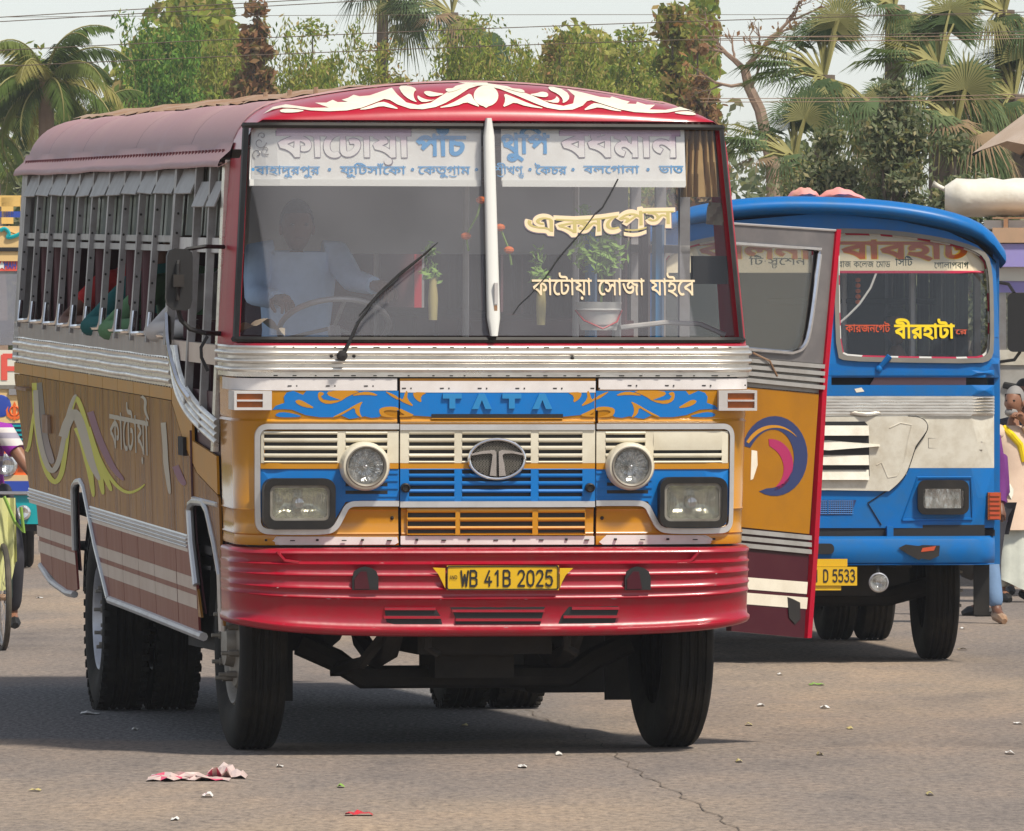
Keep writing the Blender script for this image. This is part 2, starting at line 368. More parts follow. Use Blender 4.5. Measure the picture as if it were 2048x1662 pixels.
# ================================================================== THE RED AND GOLD BUS
A = Frame(-.0747, 40, 9.3, 1.22)
bus = A.root('bus', 'large red and gold bus with white scroll over its windscreen and yellow plate in front', 'bus', 'buses in the yard')
HW = 1.224; RC = .2
def sx(z): return HW-.075*(z-1.9)/1.1 if z > 1.9 else HW-.045*((1.9-z)/1.4)**1.6
def y0(z): return .18*(z-1.93) if z > 1.93 else 0.
def cc(x, z):
    g = .03*x*x; d = abs(x)-(sx(z)-RC)
    if d > 0: d = min(d, RC*.9999); g += RC-math.sqrt(RC*RC-d*d)
    return g
def fm(u, v, off=0.): return (u, y0(v)+cc(u, v)-off, v)
def sm(u, v, off=0.): return (-(sx(v)+off), u, v)
def FP(px, py, off=0.):
    p = A.hit(px, py, lambda L: L[1]-(y0(L[2])+cc(max(-1.2, min(1.2, L[0])), L[2])-off)); return (p[0], p[2])
def SP(px, py): p = A.hit(px, py, lambda L: L[0]+sx(L[2])); return (p[1], p[2])
def FY(px, py, y): p = A.hit(px, py, lambda L: L[1]-y); return (p[0], p[2])
def Zf(py, off=0.): return FP(992, py, off)[1]
def Xf(px, off=0., py=900): return FP(px, py, off)[0]
def pt(t, z, off=0., yl=.6, yr=.6, s=None):
    s = sx(z) if s is None else s; yc = y0(z)+.03*(s-RC)**2+RC; r = RC+off
    if t <= 1: return (-(s+off), yl+(yc-yl)*t, z)
    if t <= 2: a = (t-1)*math.pi/2; return (-(s-RC)-r*math.cos(a), yc-r*math.sin(a), z)
    if t <= 3: x = -(s-RC)+(t-2)*2*(s-RC); return (x, y0(z)+.03*x*x-off, z)
    if t <= 4: a = (t-3)*math.pi/2; return ((s-RC)+r*math.sin(a), yc-r*math.cos(a), z)
    return (s+off, yc+(yr-yc)*(t-4), z)
def ts(t0, t1):
    L = [t0, t1]
    for a, n in ((0, 2), (1, 8), (2, 16), (3, 8), (4, 2)): L += [a+k/n for k in range(n+1) if t0 < a+k/n < t1]
    return sorted(set(L))
def tx(x, z=1.4):      # front x -> parameter
    s = sx(z)-RC
    return 2+(x+s)/(2*s) if abs(x) <= s else (1+math.acos(min(1, (-x-s)/RC))/(math.pi/2) if x < 0 else 3+math.asin(min(1, (x-s)/RC))/(math.pi/2))
def sweep(mb, prof, t0=0, t1=5, yl=.6, yr=.6, mi=0, cap=True, zf=None):
    T = ts(t0, t1); rows = []
    for t in T:
        row = []
        for off, z in prof:
            p = pt(t, z, off, yl, yr)
            if zf: p = (p[0], p[1], zf(p))
            row.append(p)
        rows.append(row)
    o = len(mb.v); mb.grid(rows, mi); n = len(prof)
    if cap: mb.f += [tuple(range(o, o+n))[::-1], tuple(range(o+(len(T)-1)*n, o+len(T)*n))]; mb.m += [mi, mi]
    return mb
def band(z0, z1, off, thick, t0=0, t1=5, **k):      # closed rectangular section swept round the front
    return sweep(MB(), [(off-thick, z0), (off, z0), (off, z1), (off-thick, z1), (off-thick, z0)], t0, t1, cap=False, **k)
def part(mb, name, m, parent=None, **k):
    o = mb.build(name, m, parent or bus, **k)
    if parent is None: o.matrix_local = A.PM
    return o
def dens(P, step=.12, closed=True):
    out = []; n = len(P)
    for i in range(n if closed else n-1):
        a, b = P[i], P[(i+1) % n]; k = max(1, int(math.hypot(b[0]-a[0], b[1]-a[1])/step))
        out += [(a[0]+(b[0]-a[0])*j/k, a[1]+(b[1]-a[1])*j/k) for j in range(k)]
    if not closed: out.append(P[-1])
    return out
def inner_pts(P, sx_=.07, sz=.09):
    x0, x1 = min(p[0] for p in P), max(p[0] for p in P); z0, z1 = min(p[1] for p in P), max(p[1] for p in P)
    nx, nz = int((x1-x0)/sx_), int((z1-z0)/sz)
    return [(x0+(x1-x0)*(i+.5)/nx, z0+(z1-z0)*(j+.5)/max(1, nz)) for i in range(nx) for j in range(max(1, nz)) if wind(x0+(x1-x0)*(i+.5)/nx, z0+(z1-z0)*(j+.5)/max(1, nz), [P])] if nx else None
def fpoly(pxs, off, t=.004, name='decal', m='decal', parent=None, mirror=None, d=True, **k):
    P = [FP(*p, off) for p in pxs]
    if mirror is not None: P = [(2*mirror-x, z) for x, z in P][::-1]
    if d: P = dens(P)
    return part(MB().slab(P, lambda u, v, o: fm(u, v, off+o), t, extra=inner_pts(P)), name, m, parent, smooth=False, **k)
def smoothp(P, it=2, closed=True):
    for _ in range(it):
        Q = []; n = len(P)
        for i in range(n if closed else n-1):
            a, b = P[i], P[(i+1) % n]
            Q += [(a[0]*.75+b[0]*.25, a[1]*.75+b[1]*.25), (a[0]*.25+b[0]*.75, a[1]*.25+b[1]*.75)]
        P = Q if closed else [P[0]]+Q+[P[-1]]
    return P
def fbox(px0, px1, py0, py1, off, thick, mb=None, mi=0):
    """box on the front following its curve, px0..px1 x py0..py1, front face at off"""
    x0, z1 = FP(px0, py0, off); x1, z0 = FP(px1, py1, off); mb = mb or MB()
    n = max(1, int(abs(x1-x0)/.04)); xs = [x0+(x1-x0)*i/n for i in range(n+1)]
    rows = [[fm(x, z0, off-thick), fm(x, z0, off), fm(x, z1, off), fm(x, z1, off-thick)] for x in xs]
    o = len(mb.v); mb.grid(rows, mi, True); mb.f += [tuple(range(o, o+4))[::-1], tuple(range(o+n*4, o+n*4+4))]; mb.m += [mi, mi]
    return mb

# ---- lower front: gold nose panels (left, bonnet, right) with open seams between them
zt, zb = Zf(757), Zf(1090); XM0, XM1 = Xf(798), Xf(1192)
tm0, tm1 = tx(XM0), tx(XM1); g = .0035
for t0, t1, yl in ((0, tm0-g, .62), (tm0+g, tm1-g, 0), (tm1+g, 5, 0)):
    mb = MB()
    prof = [(-.03, zb), (.0, zb), (.004, Zf(1084)), (.0, Zf(1070)), (.007, Zf(1067)), (.0, Zf(1063)), (0, Zf(1022)), (.007, Zf(1019)), (0, Zf(1016)), (0, Zf(846)), (.006, Zf(843)), (-.004, Zf(838)), (0, Zf(834)), (0, zt), (-.03, zt)]
    sweep(mb, prof, t0, t1, .62, .55)
    part(mb, 'nose_panel', 'gold', ang=50)
part(band(zb-.02, zt+.02, -.035, .02, 1.3, 3.7), 'front_backing', 'black')
# white band on top of the panels and pale strips at the bottom, each with rivets
for a, b, t0, t1 in ((757, 781, .35, tm0-g), (762, 785, tm0+g, tm1-g), (757, 779, tm1+g, 4.0)):
    o = part(band(Zf(b), Zf(a), .005, .005, t0, t1, yl=.62), 'white_band', 'whiteband')
    mb = MB()
    for k in range(14):
        x = -1.15+k*.178
        if t0 < tx(x) < t1: mb.box(x-.009, x+.009, fm(x, 1.7, .007)[1], fm(x, 1.7, .0)[1], Zf((a+b)/2+3)-.0025, Zf((a+b)/2+3)+.0025); mb.box(x+.03, x+.036, fm(x, 1.7, .007)[1], fm(x, 1.7, 0)[1], Zf((a+b)/2+3)-.004, Zf((a+b)/2+3)+.003)
    if mb.v: part(mb, 'rivet', 'under', o, smooth=False, kind='stuff')
for P in ([(498, 1072), (794, 1074), (797, 1085), (790, 1089), (497, 1089)], [(801, 1072), (1188, 1072), (1188, 1089), (801, 1089)], [(1213, 1070), (1458, 1070), (1457, 1087), (1205, 1089), (1198, 1084)]):
    o = fpoly(P, .004, .004, 'pale_strip', 'whiteband')
    mb = MB()
    x0, x1 = min(p[0] for p in P), max(p[0] for p in P); n = int((x1-x0)/48)
    for k in range(n):
        px = x0+30+k*48+(k*17 % 13); mb.box(Xf(px), Xf(px+(9 if k % 2 else 5)), -.012, 0, Zf(1081), Zf(1079 if k % 2 else 1077))
    part(mb, 'rivet', 'under', o, smooth=False, kind='stuff')
# blue scroll painted along the nose
def K(P, ox, oy, s): return [(ox+x/s, oy+y/s) for x, y in P]
cs = (420, 740, 3.657)
bl = K([(455,290),(480,262),(545,240),(540,195),(560,165),(610,152),(655,172),(680,182),(705,152),(1378,152),(1378,300),(1320,285),(1260,285),(1268,318),(1235,345),(1180,350),(1130,338),(1060,352),(1020,358),(960,332),(900,345),(800,345),(700,330),(600,290),(540,286)], *cs)
blm = K([(1387,160),(1620,160),(1620,340),(1480,335),(1400,300),(1387,298)], *cs)
golds = [K(P, *cs) for P in (
 [(620,225),(655,215),(705,240),(772,282),(690,272),(638,250)],
 [(870,150),(1120,150),(1010,190),(950,232),(860,252),(800,228),(786,182),(800,156),(840,170),(815,190),(845,222),(930,216),(850,180)],
 [(1020,190),(1110,158),(1180,160),(1240,190),(1140,180)],
 [(880,352),(1000,292),(1060,255),(1122,226),(1098,262),(1092,310),(1118,356),(1066,325),(1058,272),(1010,300),(950,336)],
 [(1378,272),(1300,266),(1240,280),(1236,312),(1262,345),(1378,345),(1300,330),(1262,305),(1300,290),(1378,300)],
 [(1275,152),(1330,172),(1378,198),(1378,222),(1325,192)])]
goldm = [K(P, *cs) for P in ([(1387,200),(1410,222),(1430,150),(1448,158),(1440,210),(1497,270),(1430,245),(1387,222)], [(1488,160),(1592,164),(1540,190),(1548,242),(1505,215),(1485,185)], [(1387,278),(1430,300),(1510,336),(1387,345),(1387,330),(1430,330),(1387,305)])]
tear = K([(475,325),(520,306),(600,316),(687,342),(560,347),(490,342)], *cs)
tear2 = K([(812,190),(845,178),(900,200),(952,218),(880,222),(828,214)], *cs)
for mir in (None, .003):
    sc = fpoly(bl, .0005, .003, 'scroll_painting', 'blue', mirror=mir)
    for P in golds: fpoly(smoothp(P, 1), .0035, .0015, 'gold_curl', 'gold', sc, mirror=mir)
    fpoly(smoothp(tear, 1), .001, .003, 'blue_curl', 'blue', sc, mirror=mir); fpoly(tear2, .0052, .001, 'blue_curl', 'blue', sc, mirror=mir)
sc = fpoly([(800,785),(862,785),(1129,785),(1189,785),(1189,822),(1160,830),(1128,833),(860,833),(826,831),(800,822)], .0005, .003, 'scroll_painting', 'blue')
for mir in (None, .003):
    for P in goldm: fpoly(smoothp(P, 1), .0035, .0015, 'gold_curl', 'gold', sc, mirror=mir)
# raised maker's letters and the slot under them
for i, x in enumerate((885, 943, 1004, 1064)):
    if i % 2 == 0: P = [(x, 787), (x+38, 787), (x+38, 797), (x+25, 797), (x+25, 817), (x+13, 817), (x+13, 797), (x, 797)]
    else: P = [(x+14, 787), (x+26, 787), (x+40, 818), (x+27, 818), (x+20, 800), (x+13, 818), (x, 818)]
    fpoly(P, .004, .012, 'raised_letter', 'lettblue', d=False)
    fbox(x+(0 if i % 2 == 0 else 13), x+(38 if i % 2 == 0 else 27), 784, 787, .010, .006).build('x', 'lettblue') if False else None
part(fbox(863, 1126, 828, 836, .006, .004), 'bonnet_slot', 'black'); part(fbox(863, 1126, 836.2, 838, .009, .009), 'slot_lip', 'gold')
# ---- grille: frame, coloured fields, slats
fr_l = smoothp([(797,853),(560,853),(514,853),(514,900),(514,1020),(516,1062),(560,1064),(640,1064),(668,1060),(683,1032),(695,1008),(725,1007),(797,1007)], 3, False)
def offs(P, w):
    out = []
    for i, p in enumerate(P):
        a, b = P[max(i-1, 0)], P[min(i+1, len(P)-1)]; dx, dy = b[0]-a[0], b[1]-a[1]; l = math.hypot(dx, dy) or 1
        out.append((p[0]-dy/l*w, p[1]+dx/l*w))
    return out
inner = [(797,860),(560,860),(530,862),(521,880),(520,1030),(525,1050),(545,1057),(640,1057),(662,1050),(676,1028),(690,1003),(722,1000),(797,1000)]
def field(px0, px1, py0, py1, m, cols, rows, h, base=.012, parent=None, name='grille_field'):
    """a field of the grille: a back plate, the mullions between slot columns, and one slat between each pair of slot rows"""
    base += .010; o = part(fbox(px0, px1, py0, py1, .005, .003), name, 'black', parent)
    edges = [px0]+[c for col in cols for c in col]+[px1]
    for i in range(0, len(edges), 2):
        if edges[i+1]-edges[i] > .5: part(fbox(edges[i], edges[i+1], py0, py1, base, .02), 'mullion', m, o)
    for (c0, c1) in cols:
        ys = [py0]+[q for r in rows(c0) for q in (r-h/2, r+h/2)]+[py1]
        for i in range(0, len(ys), 2):
            if ys[i+1]-ys[i] < .4: continue
            x0, z1 = FP(c0, ys[i], base); x1, z0 = FP(c1, ys[i+1], base); n = 4; mb = MB(); rw = []
            zm = z0+(z1-z0)*.45
            for k in range(n+1):
                x = x0+(x1-x0)*k/n
                rw.append([fm(x, z0, base-.014), fm(x, z0, base-.002), fm(x, zm, base+.004), fm(x, z1, base+.0), fm(x, z1, base-.014)])
            mb.grid(rw, 0, True); part(mb, 'slat', m, o, ang=60)
    return o
wr = [872.6, 888.2, 903.5, 918.3]; br = [943.7, 958.8, 974.6, 989.4]
mc = [(818, 909), (924, 1062), (1077, 1165)]
field(800.5, 1190, 860, 926, 'cream', mc, lambda c: wr, 7.4)
field(800.5, 1190, 937.5, 1003, 'blue', mc, lambda c: br, 7.6)
field(522, 797, 862, 926, 'cream', [(528, 675), (691, 775)], lambda c: wr, 7)
field(1193, 1456, 862, 926, 'cream', [(1211, 1291), (1307, 1444)], lambda c: wr if c < 1250 else wr[2:], 7)
for a, b in ((800.5, 1190), (521, 797), (1193, 1458)): part(fbox(a, b, 926, 937.5, .021, .02), 'gold_strip', 'gold')
def sidefield(mir):
    P = [(797,938),(520,938),(520,1030),(526,1050),(545,1058),(640,1058),(662,1050),(676,1028),(690,1004),(722,1001),(797,1001)]
    o = fpoly(P, 0, .016, 'blue_field', 'blue', mirror=mir)
    for y in (946, 961, 976, 992):
        q = [(683, y-1.6), (796, y-1.6), (796, y+1.6), (683, y+1.6)]; fpoly(q, .016, .005, 'rib', 'blue', o, mirror=mir)
    for y in (969, 984.5, 999 if False else 954):
        q = [(691, y-3.4), (775, y-3.4), (775, y+3.4), (691, y+3.4)]; fpoly(q, .0163, .0006, 'slot', 'black', o, mirror=mir)
sidefield(None); sidefield(.003)
for a, b in ((849, 860), (1003, 1014)): part(fbox(800.5, 1190, a, b, .030, .028), 'grille_trim', 'trim')
for mir in (None, .003):
    P = fr_l; Q = offs(fr_l, -5.5); S = offs(fr_l, 5.5)
    pp = [FP(*p, .01) for p in Q]+[FP(*p, .01) for p in S[::-1]]
    if mir is not None: pp = [(2*mir-x, z) for x, z in pp][::-1]
    part(MB().slab(dens(pp), lambda u, v, o: fm(u, v, .003+o), .027), 'grille_trim', 'trim', smooth=True, ang=40)
field(814, 1171, 1017, 1070, 'gold', [(815, 911), (920, 1065), (1076, 1170)], lambda c: [1030.4, 1047.6, 1063.5], 9.6, base=.008)
# ---- badge: oval ring, honeycomb mesh, split letter form
cx, cz = FP(993, 918, .03); rx, rz = .131, .092
bd = part(MB().lathe([(0, 0), (1, 0), (1, .012), (0, .012)], (0, 0, 0), 'y', 40), 'badge', 'under')
for v in bd.data.vertices: v.co = (cx+v.co.x*rx, -.034+v.co.y, cz+v.co.z*rz)
mb = MB(); ring = [(cx+rx*math.cos(a), cz+rz*math.sin(a)) for a in [2*math.pi*k/48 for k in range(49)]]
mb.tube([(x, -.046, z) for x, z in ring], .0075, 8, caps=False); part(mb, 'badge_ring', 'bright', bd)
mb = MB()
for i in range(-9, 10):
    for j in range(-7, 8):
        x, z = i*.0135+(j % 2)*.0067, j*.0118
        if (x/rx)**2+(z/rz)**2 < .82: mb.lathe([(.0062, 0), (.0062, -.003), (.0042, -.003), (.0042, 0)], (cx+x, -.035, cz+z), 'y', 6)
part(mb, 'badge_mesh', 'hub', bd, smooth=False, kind='stuff')
def bpx(x, y): return FY(860+x/7.314, 840+y/7.314, -.03)
for P in ([(590,492),(760,450),(930,436),(960,470),(960,800),(960,820),(862,812),(890,620),(905,510),(880,486),(760,492),(600,518)],
          [(1372,492),(1200,450),(1040,436),(992,455),(998,800),(1000,822),(1098,812),(1070,620),(1048,520),(1075,490),(1200,486),(1362,516)]):
    mb = MB().slab([bpx(*p) for p in P], lambda u, v, o: (u, -.036-o, v), .018); part(mb, 'badge_form', 'bright', bd, ang=30)
# ---- headlights
def lens_mat(name, tint):
    return mat(name, tint, .12, .75, (.12,.12,.10), .9, 30, .004, 55, spec=.8, stretch=(1,1,.25))
M['reflector'] = lens_mat('headlight_reflector', (.78,.78,.76)); M['reflector2'] = lens_mat('fog_reflector', (.80,.79,.60))
M['lensglass'] = glass('lens_glass', .06, (.6,.6,.55))
for px, py, ro, ri in ((728, 932, .114, .086), (1258, 932, .112, .085)):
    x, z = FP(px, py, .03); y = fm(x, z, .0)[1]-.052
    h = part(MB().lathe([(ro, .055), (ro, -.03), (ro-.008, -.05), (ri+.008, -.055), (ri, -.045), (ri, -.01)], (x, y, z), 'y', 40), 'headlight', 'cream' if 1 else 0)
    for p in h.data.polygons: pass
    part(MB().lathe([(ri+.012, -.052), (ri+.006, -.06), (ri-.002, -.052), (ri-.004, -.02)], (x, y, z), 'y', 40), 'headlight_ring', 'hub', h)
    mb = MB(); rows = []
    for r_, a_ in ((ri, -.034), (ri*.8, -.012), (ri*.5, .006), (ri*.2, .012), (.001, .012)):
        rows.append([(x+r_*math.cos(2*math.pi*k/48)*(1+.012*(k % 2)), y+a_+(.006 if k % 4 < 2 else 0), z+r_*math.sin(2*math.pi*k/48)) for k in range(48)])
    mb.grid(rows, 0, True); part(mb, 'reflector', 'reflector', h, ang=10)
    part(MB().ball((x, y-.018, z), (.014, .022, .014), 10), 'bulb', 'bright', h)
    part(MB().lathe([(.001, -.045), (ri*.5, -.042), (ri, -.03)], (x, y, z), 'y', 40), 'lens', 'lensglass', h)
def rrect(x0, x1, z0, z1, r, n=5):
    P = []
    for cx_, cz_, a in ((x1-r, z1-r, 0), (x0+r, z1-r, 90), (x0+r, z0+r, 180), (x1-r, z0+r, 270)):
        P += [(cx_+r*math.cos(R(a+90*k/n)), cz_+r*math.sin(R(a+90*k/n))) for k in range(n+1)]
    return P
def ringslab(mb, Po, Pi, fn, t, mi=0):
    n = len(Po); rows = [[fn(*Po[i], 0), fn(*Po[i], t), fn(*Pi[i], t), fn(*Pi[i], 0)] for i in range(n)]; rows.append(rows[0])
    return mb.grid(rows, mi)
for (a, b, c, d), (e, f_, g_, h_) in (((523, 668, 956, 1058), (541, 652, 975, 1036)), ((1316, 1448, 954, 1054), (1330, 1433, 971, 1037))):
    x0, z1 = FP(a, c, .03); x1, z0 = FP(b, d, .03); X0, Z1 = FP(e, g_, .03); X1, Z0 = FP(f_, h_, .03); yb = fm((x0+x1)/2, z0, .05)[1]
    fn = lambda u, v, o: (u, yb+.045-o*2, v)
    mb = MB(); Po, Pi = rrect(x0, x1, z0, z1, .05), rrect(X0-.012, X1+.012, Z0-.01, Z1+.012, .03)
    ringslab(mb, Po, Pi, fn, .045); h = part(mb, 'lamp_surround', 'rubber', ang=40)
    mb = MB(); ringslab(mb, rrect(X0-.013, X1+.013, Z0-.011, Z1+.013, .03), rrect(X0, X1, Z0, Z1, .025), lambda u, v, o: (u, yb-.02-o, v), .012); part(mb, 'lamp_rim', 'hub', h)
    mb = MB(); rows = []
    for k, (q, dep) in enumerate(((0, -.024), (.02, 0), (.045, .02), (.07, .03))): rows.append([(u, yb+dep, v) for u, v in rrect(X0+q*.9, X1-q*.9, Z0+q*.9, Z1-q*.9, max(.004, .022-q*.3))])
    mb.grid(rows, 0, True); mb.f.append(tuple(range(len(mb.v)-24, len(mb.v)))); mb.m.append(0)
    part(mb, 'reflector', 'reflector2', h, ang=20)
    part(MB().lathe([(.001, -.02), (.022, -.012), (.03, .02)], ((X0+X1)/2, yb, (Z0+Z1)/2), 'y', 16), 'bulb', 'bright', h)
    mb = MB(); n = 14
    for k in range(n):
        u = X0+(X1-X0)*(k+.5)/n; mb.box(u-.0025, u+.0025, yb-.026, yb-.022, Z0+.006, Z1-.006)
    part(mb, 'lens_rib', 'lensglass', h, kind='stuff', smooth=False)
    part(MB().slab(rrect(X0, X1, Z0, Z1, .025), lambda u, v, o: (u, yb-.027-o, v), .003), 'lens', 'lensglass', h, smooth=False)
# indicators on the corners
for a, b, ins in ((457, 543, 1), (1437, 1512, -1)):
    x0, z1 = FP(a, 781, .03); x1, z0 = FP(b, 820, .03)
    if ins < 0: x1 = min(x1, 1.235)
    else: x0 = max(x0, -1.235)
    yb = fm((x0+x1)/2+.06*ins, z0, 0)[1]; fn = lambda u, v, o: (u, yb-o, v)
    mb = MB(); k = .012
    fr = (x0 if ins > 0 else x1)
    xi0, xi1 = (x0+k, x1-k*3.5) if ins > 0 else (x0+k*3.5, x1-k)
    ringslab(mb, [(x0, z0), (x1, z0), (x1, z1), (x0, z1)], [(xi0, z0+k), (xi1, z0+k), (xi1, z1-k), (xi0, z1-k)], fn, .05)
    mb.box(xi0, xi1, yb-.052, yb-.03, (z0+z1)/2-.004, (z0+z1)/2+.004); mb.box(x0, x1, yb-.01, yb+.16, z0, z1)
    h = part(mb, 'indicator_lamp', 'flap', ang=30)
    part(MB().box(xi0, xi1, yb-.036, yb-.012, z0+k, z1-k), 'amber_lens', 'amber', h)
for px in (808.5, 1177):
    x, z = FP(px, 975, .0); part(MB().lathe([(.022, 0), (.022, -.03), (.016, -.035), (.012, -.028), (.001, -.028)], (x, fm(x, z, .024)[1], z), 'y', 20), 'bonnet_catch', 'rubber')
for px, py in ((784, 1036), (1204, 1036)):
    x, z = FP(px, py, 0); part(MB().ball((x, fm(x, z)[1], z), .009, 8), 'screw', 'under')
# ---- ribbed aluminium belt round the front
za, zc = Zf(754), Zf(692)
def belt_prof(z0, z1, base=.012, n=3, amp=.016):
    P = [(0, z0), (base, z0), (base, z0+.012)]; h = (z1-z0-.03)/n
    for i in range(n):
        c = z0+.015+h*(i+.5); w_ = h*.32
        P += [(base, c-w_)]+[(base+amp*math.sin(math.pi*k/6), c-w_*math.cos(math.pi*k/6)) for k in range(1, 6)]+[(base, c+w_)]
    return P+[(base, z1-.012), (base+.003, z1-.008), (base, z1), (0, z1)]
o = part(sweep(MB(), belt_prof(za, zc), 0.05, 5, .62, .55), 'front_belt', 'chrome', ang=50)
mb = MB()
for k in range(26):
    x = -1.12+k*.089+random.uniform(-.02, .02)
    for z in (za+.006, zc-.006): mb.box(x, x+random.uniform(.006, .03), fm(x, z, .016)[1], fm(x, z, .0)[1], z-.0025, z+.0025)
for px, py in ((1122, 707), (1163, 707), (1145, 716), (663, 712), (708, 712)):
    x, z = FP(px, py, .02); mb.ball((x, fm(x, z, .018)[1], z), .009, 6)
part(mb, 'rivet', 'under', o, kind='stuff')
# ---- bumper
def bz(p): x = p[0]; return p[2]+.055*(min(1.25, abs(x))/1.2)**4*max(0, (0.95-p[2]))/.4
bb = .11
bp = [(.0, Zf(1096, bb)), (bb-.03, Zf(1097, bb)), (bb, Zf(1101, bb)), (bb+.004, Zf(1106, bb)), (bb-.014, Zf(1110, bb)), (bb-.016, Zf(1123, bb)), (bb+.006, Zf(1128, bb)), (bb-.008, Zf(1133, bb)), (bb-.010, Zf(1146, bb)), (bb+.006, Zf(1151, bb)), (bb-.010, Zf(1156, bb)), (bb-.010, Zf(1173, bb)),
      (bb+.006, Zf(1178, bb)), (bb-.010, Zf(1183, bb)), (bb-.010, Zf(1193, bb)), (bb+.002, Zf(1197, bb)), (bb-.016, Zf(1202, bb)), (bb-.022, Zf(1240, bb)), (bb-.016, Zf(1253, bb)), (bb+.012, Zf(1259, bb)), (bb+.012, Zf(1266, bb)), (bb-.01, Zf(1272, bb)), (bb-.05, Zf(1274, bb)), (0.02, Zf(1272, bb))]
mb = MB(); T = ts(.15, 4.85); rows = []
for t in T:
    row = []
    for off, z in bp:
        kq = min(1, max(0, min(t-1, 4-t)*1.6)) if 1 < t < 4 else 0; p = pt(t, 1.2, (off*kq+(1-kq)*((bb-.012)+(off-bb)*.25 if .04 < off else off)), .52, .5, s=1.137); p = (p[0], p[1]+.0, z); row.append((p[0], p[1], bz(p)))
    rows.append(row)
mb.grid(rows); bmp = part(mb, 'bumper', 'bumper_red', ang=60)
part(MB().box(-1.1, 1.1, .02, .05, .62, .98), 'bumper_backing', 'black')
def bm(u, v, o=0.):     # bumper face
    return (u, .03*u*u-bb+.012-o, bz((u, 0, v)))
def bpoly(pxs, off, t, name, m, parent=bmp, **k):
    P = [FY(px, py, -bb) for px, py in pxs]; P = dens(P, .1)
    return part(MB().slab(P, lambda u, v, o: (u, .03*u*u-bb-off-o, v), t), name, m, parent, smooth=False, **k)
for pxs, rows_ in (([(770,1215),(778,1207),(800,1203),(845,1203),(870,1213),(882,1232),(886,1250),(800,1252),(775,1245)], ((1218, 770, 872), (1235, 768, 882))),
                   ([(888,1203),(1102,1203),(1090,1217),(1084,1240),(1082,1251),(912,1251),(912,1235),(905,1220)], ((1222, 905, 1090), (1240, 912, 1084))),
                   ([(1240,1215),(1232,1206),(1205,1203),(1165,1203),(1140,1213),(1125,1232),(1118,1248),(1205,1251),(1232,1246)], ((1217, 1145, 1240), (1234, 1128, 1240)))):
    h = bpoly(pxs, -.024, .006, 'air_slot', 'black')
    for y, a, b in rows_: bpoly([(a, y-2.6), (b, y-2.6), (b, y+2.6), (a, y+2.6)], -.02, .014, 'slat', 'bumper_red', h)
for c in (731, 1276):
    P = [(c-26, 1180), (c-26, 1155), (c-22, 1143), (c-12, 1136), (c, 1133), (c+12, 1136), (c+22, 1143), (c+26, 1155), (c+26, 1180)]
    h = bpoly(P, -.012, .022, 'lamp_recess', 'black'); x, z = FY(c-4, 1160, -bb)
    bpoly([(c-22, 1178), (c-22, 1158), (c-10, 1143), (c+2, 1143), (c+8, 1178)], .0105, .004, 'recess_panel', 'maroon', h)
mb = MB()
for k in range(90):
    x = random.uniform(-1.05, 1.1); z = random.choice([1128, 1151, 1178, 1197, 1257, 1262, 1104])+random.uniform(-2, 2); z = FY(992, z, -bb)[1]; a = random.uniform(.004, .022); c = random.uniform(.0015, .004)
    mb.add([bm(x-a, z, .009), bm(x, z-c, .009), bm(x+a, z, .009), bm(x+a*.3, z+c, .009)], [(0,1,2,3)])
part(mb, 'paint_chip', 'pink', bmp, smooth=False, kind='stuff')
# raised crease from bumper top to ribs
for mir in (1, -1):
    P = [FY(q[0] if mir > 0 else 1956-q[0], q[1], -bb) for q in ((556, 1103), (563, 1112), (572, 1122), (600, 1126))]
    part(MB().tube([(x, .03*x*x-bb+.004, z) for x, z in P], .008, 6), 'bumper_crease', 'bumper_red', bmp)
# plate
h = bpoly([(893, 1131), (1117, 1131), (1117, 1180), (893, 1180)], .008, .006, 'number_plate', 'yellow')
px_, pz_ = FY(893, 1180, -.12); qx, qz = FY(1117, 1131, -.12)
mb = MB(); ringslab(mb, rrect(px_, qx, pz_, qz, .01), rrect(px_+.005, qx-.005, pz_+.005, qz-.005, .008), lambda u, v, o: (u, -bb-.014-o, v), .003); part(mb, 'plate_rim', 'black', h)
pf = lambda u, v, o: (u, -bb-.0142-o, v)
a, zb_ = FY(920, 1172, -.12); b, zt_ = FY(1106, 1141, -.12)
penlettering('plate_letters', 'WB 41B 2025', pf, a, b, zb_, zt_, 'black', h, .12, .003)
a, zb_ = FY(900, 1158, -.12); b, zt_ = FY(914, 1151, -.12)
penlettering('plate_small_letters', 'IND', pf, a, b, zb_, zt_, 'under', h, .12, .003)
for P in ([(865, 1135), (890, 1136), (890, 1177), (882, 1160), (876, 1148)], [(1119, 1177), (1119, 1136), (1146, 1136), (1131, 1150), (1124, 1163)]): bpoly(P, .007, .004, 'plate_wing', 'yellow')
# ---- windscreen: pillars, rubber, glass, centre post
def zr(x):
    xa = abs(x)
    if xa < .87: return 3.08+.09*(1-(xa/.87)**2)
    return 2.81+.27*math.sqrt(max(0, 1-((xa-.87)/.285)**2))
ZB, ZT = Zf(680), 2.985
def pillar(t0, t1, yb):
    T = ts(t0, t1); rows = []
    for t in T:
        row = []
        for k in range(13):
            z = Zf(692)+(2.985-Zf(692))*k/12
            for _ in range(2): x = pt(t, z, 0, yb, yb)[0]; z = Zf(692)+(min(2.985, zr(x)-.004)-Zf(692))*k/12
            row.append(pt(t, z, 0, yb, yb))
        rows.append(row)
    rows = [[(p[0]*.985, p[1]+.03, p[2]) for p in rows[0]]]+rows+[[(p[0]*.985, p[1]+.03, p[2]) for p in rows[-1]]]
    return MB().grid(rows)
part(pillar(0.0, 1.26, .72), 'windscreen_pillar', 'redp', ang=60); part(pillar(3.55, 5, .72), 'windscreen_pillar', 'redp', ang=60)
